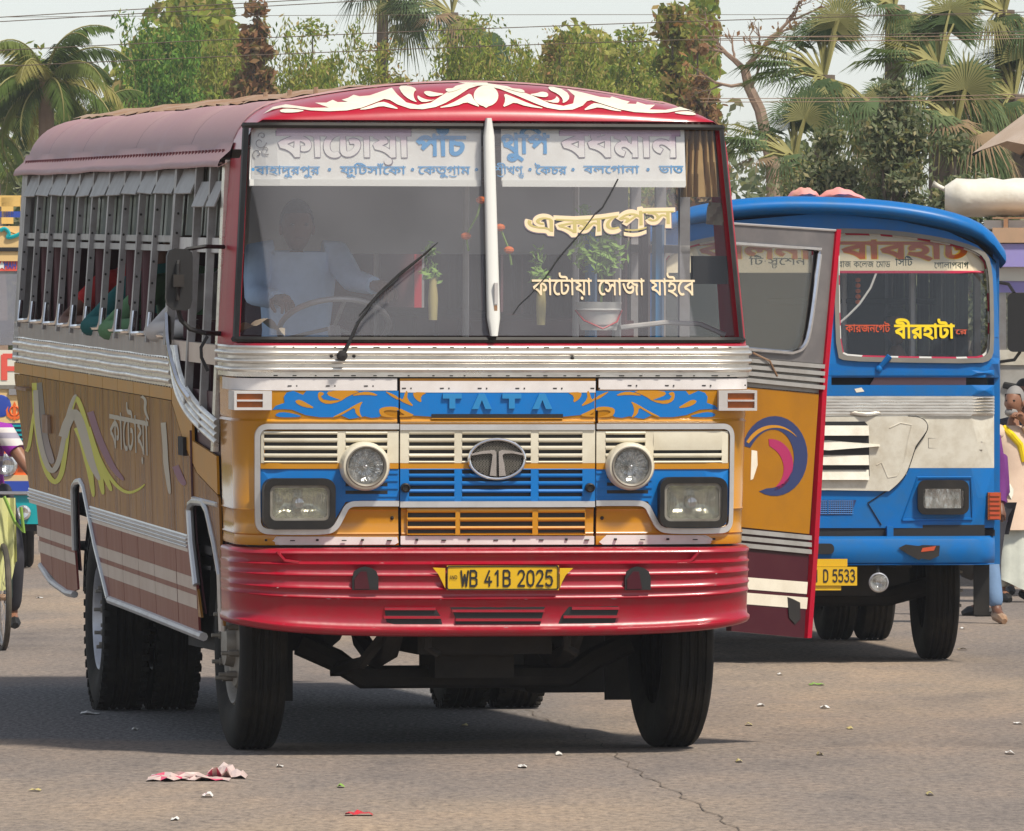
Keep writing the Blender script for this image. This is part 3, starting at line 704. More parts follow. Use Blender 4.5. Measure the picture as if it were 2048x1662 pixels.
part(sweep(MB(), [(-.03, Zf(692)), (.004, Zf(692)), (.004, Zf(688)), (-.012, ZB-.012), (-.03, ZB-.01)], 1.2, 3.8), 'sill_panel', 'red')
def wframe(z0, z1, t0, t1, w_, off, th):
    mb = MB(); rows = []; N = 60
    def T(k): return t0+(t1-t0)*k
    outer = []; inner_ = []
    tw = w_*.42
    P = rrect(t0, t1, z0, z1, .0001, 1)
    pts = []
    for k in range(21): pts.append((T(k/20), z0, T(min(max(k/20, 0), 1)), 1))
    mb2 = MB()
    for (za_, zb_) in ((z0, z0+w_), (z1-w_, z1)):
        sweep(mb2, [(off-th, za_), (off, za_), (off+.008, (za_+zb_)/2), (off, zb_), (off-th, zb_)], t0, t1)
    for (ta, tb) in ((t0, t0+.20), (t1-.16, t1)):
        rows = [[pt(ta+(tb-ta)*j/4, z, off+(.006 if j == 2 else .0) if 0 < j < 4 else off) for z in [z0+(z1-z0)*i/10 for i in range(11)]] for j in range(5)]
        mb2.grid(rows)
    return mb2
part(wframe(ZB-.012, 2.972, 1.14, 3.68, .026, .004, .03), 'windscreen_rubber', 'rubber', ang=50)
MG = glass('dusty_sheen_windscreen', .15, (.60,.60,.64), [(-1.06, 2.0, -.14, 1), (.86, 2.95, .10, -1)])  # pale film is dusty glass plus a sky reflection painted into its colour
for t0, t1 in ((1.28, 2.49), (2.49, 3.6)):
    mb = MB(); rows = [[pt(t, z, -.012) for z in [ZB+.02+(ZT-ZB-.05)*i/8 for i in range(9)]] for t in ts(t0, t1)]; mb.grid(rows)
    part(mb, 'windscreen_pane', MG)
x0, z0_ = FP(988, 672, .02); x1, z1_ = FP(977, 236, .02)
mb = MB(); rows = []
for k in range(13):
    q = k/12; z = z0_+(z1_-z0_)*q; x = x0+(x1-x0)*q; hw = (.030-.006*q)*(.55 if k in (0, 12) else 1)
    rows.append([(x-hw, y0(z)-.004, z), (x-hw, y0(z)-.03, z), (x-hw*.6, y0(z)-.04, z), (x+hw*.6, y0(z)-.04, z), (x+hw, y0(z)-.03, z), (x+hw, y0(z)-.004, z)])
mb.grid(rows); o = len(mb.v); mb.f += [(0,1,2,3,4,5), tuple(range(o-6, o))[::-1]]; mb.m += [0, 0]
cp = part(mb, 'windscreen_post', 'plastic', ang=50)
x, z = FP(992, 585, .05)
part(MB().box(x-.008, x+.008, y0(z)-.058, y0(z)-.036, z-.055, z+.045), 'catch', 'flap', cp); part(MB().box(x-.009, x+.006, y0(z)-.056, y0(z)-.036, z-.085, z-.06), 'catch_bolt', 'rust', cp)
# crack across the passenger side glass
P = [FP(*p, -.008) for p in ((1236, 358), (1222, 385), (1205, 415), (1190, 428), (1168, 458), (1140, 490), (1118, 515), (1090, 556), (1060, 590), (1040, 608), (1026, 628))]
part(MB().tube([fm(u, v, -.008) for u, v in P], [.004]*8+[.0025]*3, 4), 'glass_crack', 'black')
# wiper
P = [FP(*p, .05) for p in ((685, 711), (697, 688), (716, 645), (750, 596), (795, 556))]
wi = part(MB().tube([fm(u, v, .035+.01*k) for k, (u, v) in enumerate(P)], [.011, .009, .007, .005, .005], 6), 'wiper', 'black')
part(MB().tube([fm(*FP(*p, .03), .012) for p in ((719, 632), (760, 585), (800, 548), (842, 515), (877, 485))], [.003, .005, .006, .005, .002], 5), 'wiper_blade', 'black', wi)
part(MB().tube([fm(*FP(*p, .03), .028) for p in ((735, 612), (770, 575), (800, 550), (830, 525), (862, 497))], .005, 4), 'wiper_spring', 'rubber', wi)
u, v = FP(684, 711, .03); part(MB().lathe([(.001, -.055), (.02, -.05), (.024, -.03), (.024, 0)], fm(u, v, .02), 'y', 14), 'wiper_hub', 'under', wi)
# ---- red roof front with white scroll
NX = 41; xs = [-1.152+2.304*k/(NX-1) for k in range(NX)]
xs = sorted(set([round(x, 4) for x in xs]+[-1.14, -1.12, -1.07, 1.07, 1.12, 1.14])); YB = .78
def vis(x, s, off=0.):
    zb2 = zr(x); za2 = min(2.985, zb2-.006); ya = y0(za2)+cc(x, za2)-.012
    y = ya+(YB-ya)*(1-math.cos(s*math.pi/2)); z = za2+(zb2-za2)*math.sin(s*math.pi/2)
    n = Vector((.12*x, -math.cos(s*math.pi/2*.7), .35+math.sin(s*math.pi/2))).normalized()
    return (x+n.x*off, y+n.y*off, z+n.z*off)
mb = MB(); mb.grid([[vis(x, s/10) for x in xs] for s in range(11)]); mb.grid([[vis(x, 0) for x in xs], [(vis(x, 0)[0], vis(x, 0)[1]+.05, vis(x, 0)[2]-.012) for x in xs]])
vz = part(mb, 'roof_front', 'red', ang=80)
def vhit(px, py):      # pixel on the roof front -> x and s
    L = A.hit(px, py, lambda L: L[1]-.42); x = L[0]
    for _ in range(6):
        zb2 = zr(x); za2 = min(2.985, zb2-.006); s = math.asin(max(0, min(1, (L[2]-za2)/(zb2-za2))))/(math.pi/2)
        yy = vis(x, s)[1]; L = A.hit(px, py, lambda Q: Q[1]-yy); x = max(-1.14, min(1.14, L[0]))
    return (x, s)
cv = (480, 140, 3.938)
wv = [[(185,342),(260,295),(360,275),(470,290),(560,302),(700,300),(590,262),(680,262),(730,240),(770,258),(850,255),(800,240),(850,225),(895,200),(940,212),(1020,205),(1110,175),(1195,145),(1240,200),(1310,260),(1400,280),(1500,262),(1600,200),(1700,130),(1800,105),(1880,98),(1950,96),(1950,124),(1870,130),(1800,152),(1720,205),(1620,262),(1540,295),(1440,312),(1340,308),(1240,275),(1180,240),(1135,232),(1080,255),(960,300),(840,322),(700,328),(560,322),(440,305),(330,300),(260,315)],
 [(308,322),(350,308),(430,312),(520,322),(440,338),(330,340)], [(925,317),(1010,290),(1115,250),(1180,270),(1260,314),(1180,300),(1115,285),(1010,312)],
 [(1245,130),(1330,128),(1395,155),(1365,185),(1370,230),(1400,262),(1330,235),(1275,190)], [(1440,178),(1480,168),(1540,183),(1620,192),(1540,212),(1480,212)],
 [(1620,150),(1680,148),(1775,130),(1720,160),(1650,180),(1620,170)], [(1395,200),(1430,225),(1490,242),(1550,235),(1440,262),(1400,235)],
 [(1545,305),(1660,270),(1765,212),(1815,185),(1842,240),(1895,298),(1830,275),(1780,255),(1700,288)]]
circ = [(1937+97*math.cos(a), 208+82*math.sin(a)+(12 if abs(a-math.pi/2) < .2 else 0)) for a in [2*math.pi*k/28 for k in range(28)]]
def vdecal(P, mir=False):
    Q = [vhit(*p) for p in dens([(a*1., b*1.) for a, b in P], 22)]
    if mir: xc = vhit(975, 190)[0]; Q = [(2*xc-x, s) for x, s in Q][::-1]
    V, F_ = fill2d([Q], extra=None)
    mb = MB(); mb.add([vis(x, s, .004) for x, s in V], F_)
    part(mb, 'white_scroll', 'decal', vz, smooth=False)
for P in wv:
    P = K(smoothp(P, 1) if len(P) < 12 else P, *cv); vdecal(P); vdecal(P, True)
vdecal(K(circ, *cv))
part(MB().grid([[(x, YB-.015, zr(x)+.004) for x in xs], [(x, YB, zr(x)+.012) for x in xs], [(x, YB+.015, zr(x)+.004) for x in xs]]), 'roof_edge_bead', 'pink')
# ---- roof side panels, roof sheets, gutter
YE = 9.86
cuts = [YE]+[SP(px, 322)[0] for px in (92, 160, 265, 375)]+[YB]
for i in range(len(cuts)-1):
    for sgn in (-1, 1):
        ya, yb = cuts[i+1]+.006, cuts[i]-.006; rows = []
        for k in range(7):
            y = ya+(yb-ya)*k/6; b = .010*math.sin(math.pi*k/6)
            row = []
            for j in range(11):
                a = math.pi/2*j/10; x = .87+.285*math.cos(a); z = 2.81+.27*math.sin(a)
                row.append((sgn*(x+b*math.cos(a)), y, z+b*math.sin(a)))
            row.append((sgn*.80, y, zr(.80)))
            rows.append(row)
        part(MB().grid(rows if sgn < 0 else rows[::-1]), 'roof_panel', 'pink', ang=80)
mb = MB()
for sgn in (-1, 1):
    rows = [[(sgn*(.87+.278*math.cos(math.pi/2*j/8)), y, 2.81+.262*math.sin(math.pi/2*j/8)) for j in range(9)]+[(0, y, 3.15)] for y in (YB, YE-.01)]; mb.grid(rows)
part(mb, 'roof_lining', 'seam')
mb = MB(); mb.grid([[(x, y, zr(x)) for x in xs] for y in (YE-.012, YE)]); mb.add([(x, YE, zr(x)) for x in xs]+[(x, YE, 1.9) for x in xs], [(i, i+1, i+1+len(xs), i+len(xs)) for i in range(len(xs)-1)])
part(mb, 'rear_end_panel', 'red')
ysh = [YB+.04, 2.4, 4.2, 6.1, 8.0, YE+.02]
for i in range(5):
    rows = []
    for k in range(13):
        y = ysh[i]+(ysh[i+1]+.05-ysh[i])*k/12; row = []
        for j in range(25):
            q = -1+j/12; wob = .012*math.sin(k*1.9+i*2.3)*(abs(q) > .95)
            x = q*(.875+wob*2); row.append((x, y, zr(x*.99)+.012+.006*math.sin(j*1.9)+(.008*math.sin(k*2.1+i) if abs(q) > .95 else 0)+(.01 if k == 12 else 0)))
        rows.append(row)
    part(MB().grid(rows), 'roof_sheet', 'rust', ang=80)
for px in (347, 396, 449):
    y = SP(px, 200)[0]*.9; part(MB().tube([(-.72, y, 3.05), (-.72, y, 3.15)], .012, 5), 'roof_peg', 'rust')
rows = []
for k in range(41):
    y = .70+(YE-.60)*k/40; wv_ = .002*math.sin(k*.9)+.0025*math.sin(k*.37)
    rows.append([(-1.15, y, 2.885), (-1.165, y, 2.845), (-1.215-wv_, y, 2.80+wv_), (-1.225-wv_, y, 2.775+wv_), (-1.222-wv_, y, 2.765+wv_), (-1.15, y, 2.80)])
part(MB().grid(rows), 'rain_gutter', 'pink', ang=40)
mb = MB()
for k in range(70): y = .9+k*.128; mb.box(-1.178, -1.166, y, y+.012, 2.832, 2.852)
part(mb, 'gutter_rivet', 'seam', kind='stuff', smooth=False)
part(MB().box(1.15, 1.22, .7, YE, 2.77, 2.86), 'rain_gutter', 'pink')
# ---- left side wall: posts, shutters, flaps, frames
wy = [9.52, 8.87, 8.165, 7.46, 6.80, 6.15, 5.40, 4.715, 4.02, 3.345, 2.50]      # the window posts, rear to front
def lean(z): return -sx(z)
def sbox(y0_, y1_, z0, z1, a, b):      # box on the side wall from offset a to b
    P = []
    for off in (a, b):
        for y in (y0_, y1_):
            for z in (z0, z1): P.append((-(sx(z)+off), y, z))
    return MB().add(P, [(0,1,3,2),(4,6,7,5),(0,4,5,1),(2,3,7,6),(0,2,6,4),(1,5,7,3)])
post0 = None
for i, y in enumerate(wy):
    w_ = .055 if i < len(wy)-1 else .09
    o = part(sbox(y-w_/2, y+w_/2, 1.9, 2.80, -.006, .026 if i < 10 else .034), 'window_post', 'steel', smooth=False)
    mb = MB()
    for k in range(7):
        z = 1.98+k*.115+.02*math.sin(i*3+k); mb.ball((-(sx(z)+.015), y-w_/2-.002, z), .007, 5)
    part(mb, 'bolt', 'under', o, kind='stuff')
part(sbox(9.60, 9.84, 1.7, 2.80, -.04, .02), 'rear_corner_post', 'steel', smooth=False)
MSH = glass('shutter_glass', .85, (.20, .22, .20))
for i in range(len(wy)-1):
    a, b = wy[i+1]+.03, wy[i]-.03
    if i == 9: a += .02
    o = part(sbox(a, b, 2.40, 2.70, -.035, -.025), 'window_shutter', MSH, smooth=False)
    for z in (2.36, 2.405): part(sbox(a, b, z, z+.032, -.03, .004), 'shutter_rail', 'flapd', o, smooth=False)
    part(sbox(a, b, 2.70, 2.80, -.04, -.03), 'shutter_rail', 'steel', o, smooth=False)
    z1, z2 = 2.765, 2.645
    q = [(-(sx(z1)+.002), a, z1), (-(sx(z1)+.002), b, z1), (-(sx(z2)+.045), b, z2+.01*math.sin(i)), (-(sx(z2)+.045), a, z2)]
    part(MB().hexa(q, [(p[0]+.006, p[1], p[2]-.004) for p in q]).add([q[0], q[3], (q[3][0]+.05, a, z2)], [(0,1,2)]), 'awning_flap', 'flapd', smooth=False)
    # bright U frame at the foot of the opening
    pts = [sm(a+.0, 2.12, .012), sm(a, 1.98, .016), sm(a+.03, 1.945, .02), sm(b-.05, 1.935, .02), sm(b-.01, 1.965, .016), sm(b, 2.05, .012)]
    part(MB().tube(pts, .012, 6), 'window_frame', 'bright')
part(sbox(.72, 9.84, 1.83, 1.925, -.03, .008), 'window_sill', 'stripe', smooth=False)
mb = MB()
for k in range(150):
    y = 2.5+k*.049+random.uniform(-.01, .01); mb.add([sm(y, 1.84, .0095), sm(y+.018, 1.84, .0095), sm(y+.018, 1.92, .0095), sm(y, 1.92, .0095)], [(0,1,2,3)])
part(mb, 'sill_glint', 'flap', smooth=False, kind='stuff')  # flat pale strips painting upright glints on the sill
# belt along the side, two lengths
for a, b in ((2.40, 5.98), (5.99, 9.75)):
    P = belt_prof(1.685, 1.84, .010, 3, .017); rows = []
    for k in range(9):
        y = a+(b-a)*k/8; rows.append([(-(sx(z)+o_), y, z+.002*math.sin(k*2.)) for o_, z in P])
    mb = MB(); mb.grid(rows); n = len(P); mb.f += [tuple(range(n)), tuple(range(8*n, 9*n))[::-1]]; mb.m += [0, 0]
    o = part(mb, 'side_belt', 'chrome', ang=50)
    mb = MB()
    for k in range(int((b-a)/.11)):
        y = a+.05+k*.11
        for z in (1.692, 1.833): mb.box(-(sx(z)+.015), -(sx(z)+.005), y, y+.02, z-.003, z+.003)
    part(mb, 'rivet', 'under', o, kind='stuff', smooth=False)
# arches (from the photograph's outline, laid on the wall)
arR = [SP(*p) for p in ((151,985),(152,972),(157,964),(166,962),(173,975),(196,1090),(222,1197),(160,1184),(154,1100))]
arF = [SP(*p) for p in ((384,1020),(386,1008),(393,1003),(412,1005),(421,1022),(436,1090),(446,1150),(450,1262),(412,1270),(398,1170),(388,1085))]
def inpoly(y, z, P): return wind(y, z, [P]) != 0
ZBOT = lambda y: .515 if y < 6.9 else .515-.06*(y-6.9)/.5 if y < 7.4 else .455+.09*(y-7.4)
REAR = lambda z: 9.80 if z > 1.6 else 9.80-(1.6-z)*1.05
ys = [.66, 1.78]+wy[::-1][0:]+[9.86]
ys = [2.40, 3.30, 3.98, 4.68, 5.36, 6.05, 6.75, 7.42, 8.12, 8.82, 9.9]
def clip(poly, arches):
    V, F_ = fill2d([dens(poly, .2)]+arches)
    return V, [f for f in F_ if inpoly(sum(V[i][0] for i in f)/3, sum(V[i][1] for i in f)/3, poly) and not any(inpoly(sum(V[i][0] for i in f)/3, sum(V[i][1] for i in f)/3, a) for a in arches)]
def spanel(poly, name, m, off=.0, arches=(arR, arF), parent=None, t=.012, wav=.0, **k):
    V, F_ = clip(poly, list(arches))
    if not F_: return None
    us = sorted(set(i for f in F_ for i in f)); mp = {j: i for i, j in enumerate(us)}
    F_ = [tuple(mp[i] for i in f) for f in F_]; V = [V[i] for i in us]
    ec = {}
    for f in F_:
        for a, b in ((f[0], f[1]), (f[1], f[2]), (f[2], f[0])): ec[(a, b)] = 1
    mb = MB(); mb.add([sm(*p, off+t) for p in V], F_); n = len(V)
    mb.v += [sm(*p, off) for p in V]; mb.f += [(a, b, b+n, a+n) for a, b in ec if (b, a) not in ec]; mb.m = [0]*len(mb.f)
    return part(mb, name, m, parent, smooth=False, **k)
def rect(a, b, z0, z1): return [(a, z0), (b, z0), (b, z1), (a, z1)]
part(sbox(2.38, 9.0, .56, 1.69, -.035, -.008) if 0 else MB(), 'x', 'seam') if 0 else None
spanel([(.62, .62), (8.75, .60), (9.1, .95), (9.75, 1.6), (9.75, 1.70), (.62, 1.70)], 'side_backing', 'seam', -.02, t=.008)
G = .006
for i in range(len(ys)-1):
    a, b = ys[i]+G, ys[i+1]-G; b1 = min(b, REAR(1.6)); last = i == len(ys)-2
    up = [(a, .945), (min(b, REAR(.945)), .945), (min(b, REAR(1.6)), 1.6), (min(b, 9.8), 1.625), (a, 1.625)] if last else rect(a, b, .945, 1.625)
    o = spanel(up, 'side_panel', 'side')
    spanel(rect(a, min(b, 9.8), 1.629, 1.69), 'gold_strip', 'sidegold', parent=None)
    zb0, zb1 = ZBOT(a), ZBOT(b)
    if a < REAR(.6):
        bb0, bb1 = min(b, REAR(.55)), min(b, REAR(.94))
        pl = [(a, zb0), (bb0, ZBOT(bb0)), (bb1, .94), (a, .94)]
        o = spanel(pl, 'skirt_panel', 'sidelow')
        if o:
            for za_, zc_ in ((.635, .70), (.725, .785)):
                spanel(rect(a, min(b, REAR(za_)), za_, zc_), 'pale_stripe', 'stripe', .0125, parent=o, t=.0012)
# front quarter: under the driver's door
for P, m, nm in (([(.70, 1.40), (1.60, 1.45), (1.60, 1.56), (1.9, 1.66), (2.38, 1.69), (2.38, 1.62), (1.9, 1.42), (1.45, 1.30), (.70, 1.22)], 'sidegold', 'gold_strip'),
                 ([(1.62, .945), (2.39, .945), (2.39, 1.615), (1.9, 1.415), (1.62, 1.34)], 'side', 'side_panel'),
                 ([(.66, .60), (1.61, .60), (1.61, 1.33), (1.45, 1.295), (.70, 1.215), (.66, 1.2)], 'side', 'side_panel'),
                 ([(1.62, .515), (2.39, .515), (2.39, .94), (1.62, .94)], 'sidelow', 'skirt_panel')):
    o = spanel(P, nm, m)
    if nm == 'skirt_panel':
        for za_, zc_ in ((.635, .70), (.725, .785)): spanel(rect(1.63, 2.38, za_, zc_), 'pale_stripe', 'stripe', .0125, parent=o, t=.0012)
part(MB().tube([sm(y, 1.17, .014) for y in (.72, 1.2, 1.62)], .012, 6), 'door_step_trim', 'trim')
part(MB().tube([sm(1.62, z, .014) for z in (1.18, 1.35, 1.5)], .008, 4), 'door_edge', 'seam')
# mouldings, skirt rail, arch trims
def smould(a, b, z0, z1, n=3):
    P = belt_prof(z0, z1, .012, n, .010); rows = [[(-(sx(z)+o_), y, z) for o_, z in P] for y in (a, (a+b)/2, b)]
    mb = MB(); mb.grid(rows); m_ = len(P); mb.f += [tuple(range(m_)), tuple(range(2*m_, 3*m_))[::-1]]; mb.m += [0, 0]
    return part(mb, 'side_moulding', 'trim', ang=50)
smould(arR[0][0]+.03, 9.20, .90, .985); smould(1.92, arR[4][0]-.22, .90, .985)
for P, r_ in (([(YE-1.15, .56), (8.2, .49), (7.4, .462), (7.05, .47)], .02), ([(5.36, .515), (4, .515), (2.5, .512), (1.46, .510)], .022)):
    part(MB().tube([sm(y, z, .01) for y, z in P], r_, 8), 'skirt_rail', 'flap')
part(MB().tube([sm(*p, .012) for p in (arR[-1], arR[0], arR[1], arR[2], arR[3], arR[4], arR[5], arR[6])], .017, 8), 'arch_trim', 'trim')
part(MB().tube([sm(*p, .012) for p in (arF[9], arF[10], arF[0], arF[1], arF[2], arF[3], arF[4], arF[5], arF[6], arF[7])], .019, 8), 'arch_trim', 'trim')
# painted swooshes
def ribbon(P, w0, off, name, m, it=2):
    P = smoothp([(x/4.154, 720+y/4.154) for x, y in P], it, False); n = len(P); L_, R_ = [], []
    for i, p in enumerate(P):
        a, b = P[max(i-1, 0)], P[min(i+1, n-1)]; dx, dy = b[0]-a[0], b[1]-a[1]; l = math.hypot(dx, dy) or 1; t = i/(n-1)
        wd = w0/4.154*(math.sin(math.pi*min(1, .12+t*.88))**.5 if t > .5 else 1)*.5
        L_.append((p[0]-dy/l*wd, p[1]+dx/l*wd)); R_.append((p[0]+dy/l*wd, p[1]-dx/l*wd))
    mb = MB(); mb.grid([[sm(*SP(*q), off) for q in pr] for pr in zip(L_, R_)])
    return part(mb, name, m, smooth=False)
for P in ([(770,430),(830,620),(900,780),(960,900),(1050,1000)], [(1480,880),(1520,980),(1560,1040)]): ribbon(P, 55, .0135, 'purple_swoosh', 'purple')
ribbon([(330,190),(350,400),(380,650),(430,800),(460,860)], 75, .0135, 'navy_swoosh', 'navy')
ribbon([(305,190),(312,420),(330,620),(375,850),(430,980),(485,1025),(535,950),(560,780),(580,600),(605,420),(650,290),(700,400),(750,570),(820,760),(900,930),(1000,1060),(1090,1110),(1180,1075),(1228,1030)], 40, .014, 'lime_swoosh', 'lime')
ribbon([(240,760),(262,720),(285,560),(300,430)], 28, .014, 'lime_swoosh', 'lime')
ribbon([(660,560),(700,650),(740,800),(775,950),(800,1140)], 55, .0145, 'lime_swoosh', 'lime')
ribbon([(690,480),(730,600),(790,780),(850,950),(880,1120)], 60, .0142, 'lime_swoosh', 'lime')
ribbon([(750,560),(800,720),(860,880),(910,1000),(950,1090)], 50, .0146, 'lime_swoosh', 'lime')
ribbon([(318,250),(330,520),(365,740),(420,900),(470,930),(520,820),(555,640),(590,440),(640,300),(660,290)], 42, .0150, 'grey_swoosh', 'palegrey')
ribbon([(545,640),(580,520),(640,420),(690,520),(740,700),(790,880),(850,1000)], 75, .0148, 'grey_swoosh', 'palegrey')
ribbon([(1380,520),(1395,700),(1400,850),(1420,1000),(1435,1115)], 42, .0145, 'grey_swoosh', 'palegrey')
ribbon([(1200,300),(1235,330),(1225,420),(1260,500)], 22, .0145, 'grey_swoosh', 'palegrey')
lettering('side_lettering', ['ক','া','ে','ট','া','য়','া'], lambda u, v, o: sm(-u, v, o), -5.05, -3.35, 1.33, 1.52, 'palegrey', bus, .01, .0145).matrix_local = A.PM
# driver's door window with its curved aluminium ribs
oc = smoothp([(347,690),(349,740),(356,785),(376,828),(404,860),(440,893)], 2, False); ic = smoothp([(360,690),(367,738),(380,772),(398,798),(418,820),(440,838)], 2, False)
OC = [SP(*p) for p in oc]; IC = [SP(*p) for p in ic]
rows = [];
for (a, b) in zip(OC, IC):
    row = []
    for j in range(17):
        q = j/16; p = (a[0]+(b[0]-a[0])*q, a[1]+(b[1]-a[1])*q); row.append(sm(*p, .014+.016*abs(math.sin(q*4*math.pi))**.7))
    rows.append(row)
part(MB().grid(rows), 'curved_belt', 'chrome', ang=60)
part(MB().tube([sm(*SP(*p), .03) for p in smoothp([(347,628),(349,690),(360,735),(372,770),(392,798)], 2, False)], .016, 6), 'door_trim', 'bright')
for y, w_, t_ in ((1.76, .05, .03), (1.22, .05, .03), (.80, .10, .02)):
    zlow = 1.42 if y < 1 else 1.5 if y < 1.5 else 1.62
    part(sbox(y-w_/2, y+w_/2, zlow, 2.80, -.006, t_), 'door_post', 'steel' if y > 1 else 'chrome', smooth=False)
part(sbox(.76, 1.74, 1.55, 1.66, -.05, -.03), 'door_sill', 'flap', smooth=False)
part(sbox(.86, 2.44, 2.36, 2.43, -.035, .0), 'shutter_rail', 'flap', smooth=False)
for a, b in ((1.80, 2.44), (1.26, 1.72), (.86, 1.18)):
    part(sbox(a, b, 2.44, 2.78, -.035, -.025), 'window_shutter', MSH, smooth=False)
    z1, z2 = 2.765 if a > 1.7 else 2.70, 2.645 if a > 1.7 else 2.58
    q = [(-(sx(z1)+.002), a, z1), (-(sx(z1)+.002), b, z1), (-(sx(z2)+.045), b, z2), (-(sx(z2)+.045), a, z2)]
    part(MB().hexa(q, [(p[0]+.006, p[1], p[2]-.004) for p in q]), 'awning_flap', 'flapd', smooth=False)
# mirror on two bent arms
Pm = lambda px, py: Vector((*([FY(px, py, .55)[0]]), .55, FY(px, py, .55)[1]))
mb = MB(); P = [(332,512),(336,501),(346,497),(370,498),(381,503),(383,515),(382,600),(378,616),(370,621),(345,620),(333,610),(330,598)]
Q = [FY(*p, .55) for p in P]; mb.slab(Q, lambda u, v, o: (u, .55-o, v), .05)
mi = part(mb, 'side_mirror', 'black', ang=30)
qc = [FY(*p, .55) for p in [(340,512),(374,510),(374,606),(340,606)]]
part(MB().add([(u, .601, v) for u, v in qc], [(0,1,2,3)]), 'mirror_glass', 'bright', mi)
part(MB().box(Q[0][0]+.025, Q[0][0]+.075, .46, .50, Pm(350, 565).z-.02, Pm(350, 553).z+.01).tube([Pm(352, 545)+Vector((0, -.06, 0)), Pm(352, 600)+Vector((0, -.06, 0))], .010), 'mirror_clamp', 'under', mi)
part(MB().tube([Pm(352, 560)+Vector((0, -.07, 0)), Pm(352, 530)+Vector((0, -.07, 0)), Pm(358, 510), Pm(375, 498), Pm(410, 493), Pm(432, 494)+Vector((.05, .1, 0))], .011, 6)
     .tube([Pm(352, 560)+Vector((0, -.07, 0)), Pm(354, 610), Pm(362, 640), Pm(380, 658), Pm(410, 666), Pm(435, 668)+Vector((.05, .1, 0))], .012, 6)
     .tube([Pm(415, 672), Pm(402, 695), Pm(403, 715), Pm(416, 742)], .008, 6), 'mirror_arm', 'black', mi)
# fuel flap, number-side bits
y, z = SP(100, 848); part(sbox(y-.14, y+.14, z-.05, z+.05, .012, .03), 'flap_latch', 'rust', smooth=False)
y, z = SP(373, 890); part(sbox(y-.10, y+.10, z-.05, z+.04, .012, .03), 'door_handle', 'under', smooth=False)
y, z = SP(50, 776); part(sbox(y-.5, y+.1, z-.008, z+.008, .0, .05), 'rear_bracket', 'rust', smooth=False)
# ---- right side wall (plain, with open windows), rear, floor, ceiling
mb = MB(); X = 1.20
mb.box(X-.02, X, 1.55, 9.3, .62, 1.92); part(mb, 'right_wall', 'sidegold')
for k, y in enumerate([1.55]+[2.2+.7*j for j in range(12)]): part(MB().box(X-.05, X, y, y+.05, 1.92, 2.85), 'window_post', 'steel')
part(MB().box(X-.05, X, 1.55, 9.85, 2.36, 2.40), 'shutter_rail', 'flap')
part(MB().box(-1.10, 1.10, YE-.03, YE, 1.0, 1.92), 'rear_end_panel', 'red')
for a, b in ((-1.10, -.9), (-.06, .06), (.9, 1.10)): part(MB().box(a, b, YE-.03, YE, 1.92, 2.85), 'rear_post', 'inside')
part(MB().box(-1.15, 1.15, .25, 9.75, .90, .94), 'floor', 'under')
part(MB().box(-1.1, 1.1, .80, 9.8, 2.86, 2.87), 'ceiling', 'ceiling')
mb = MB()
for y in [1.9+.75*k for k in range(10)]:
    for x0_, x1_ in ((-1.1, -.32), (.25, 1.12)):
        if y < 2.5 and x0_ > 0: continue
        s_ = part(MB().box(x0_, x1_, y, y+.09, 1.25, 2.02).box(x0_, x1_, y-.42, y, 1.28, 1.40), 'passenger_seat', 'seat')
        part(MB().tube([(x0_+.1, y+.04, .94), (x0_+.1, y+.04, 1.25)], .02, 5).tube([(x1_-.1, y+.04, .94), (x1_-.1, y+.04, 1.25)], .02, 5), 'leg', 'steel', s_)
for x in (-.25, .2): part(MB().tube([(x, 1.6, 2.72), (x, 9.5, 2.72)], .014, 6), 'ceiling_rail', 'flap')
for x, y in ((.2, 2.2), (-.25, 4.5), (.2, 5.2), (.62, 1.45)): part(MB().tube([(x, y, .95), (x, y, 2.85)], .016, 6), 'grab_pole', 'flap')
part(MB().box(-1.08, 1.10, .30, .62, 1.70, 1.90), 'dashboard', 'inside')
part(MB().box(-1.05, 1.05, 2.45-.02, 2.45, 2.35, 2.86), 'added_cab_bulkhead', 'ceiling')  # bulkhead added to keep the interior dark
for k in range(9):
    y = 3.35+.7*k; part(MB().grid([[(X-.06+.012*math.sin(j*2.4+k), y+.68*j/14, z) for j in range(15)] for z in (1.88, 2.86)]), 'added_window_blind', 'seat')  # blinds added to block daylight from the far side windows
part(MB().box(-1.1, 1.1, YE-.06, YE-.05, 1.9, 2.86), 'added_rear_blind', 'seat')  # added to shut out light from the rear window
# curtains of dark red cloth drawn behind some windows
for i in (0, 1, 2, 4, 6, 7, 9):
    a, b = wy[i+1]+.04, wy[i]-.04; rows = [[(-1.12+.015*math.sin(j*2.2), a+(b-a)*j/16*.75, z) for j in range(17)] for z in (1.93, 2.4)]
    part(MB().grid(rows), 'window_curtain', 'seat')
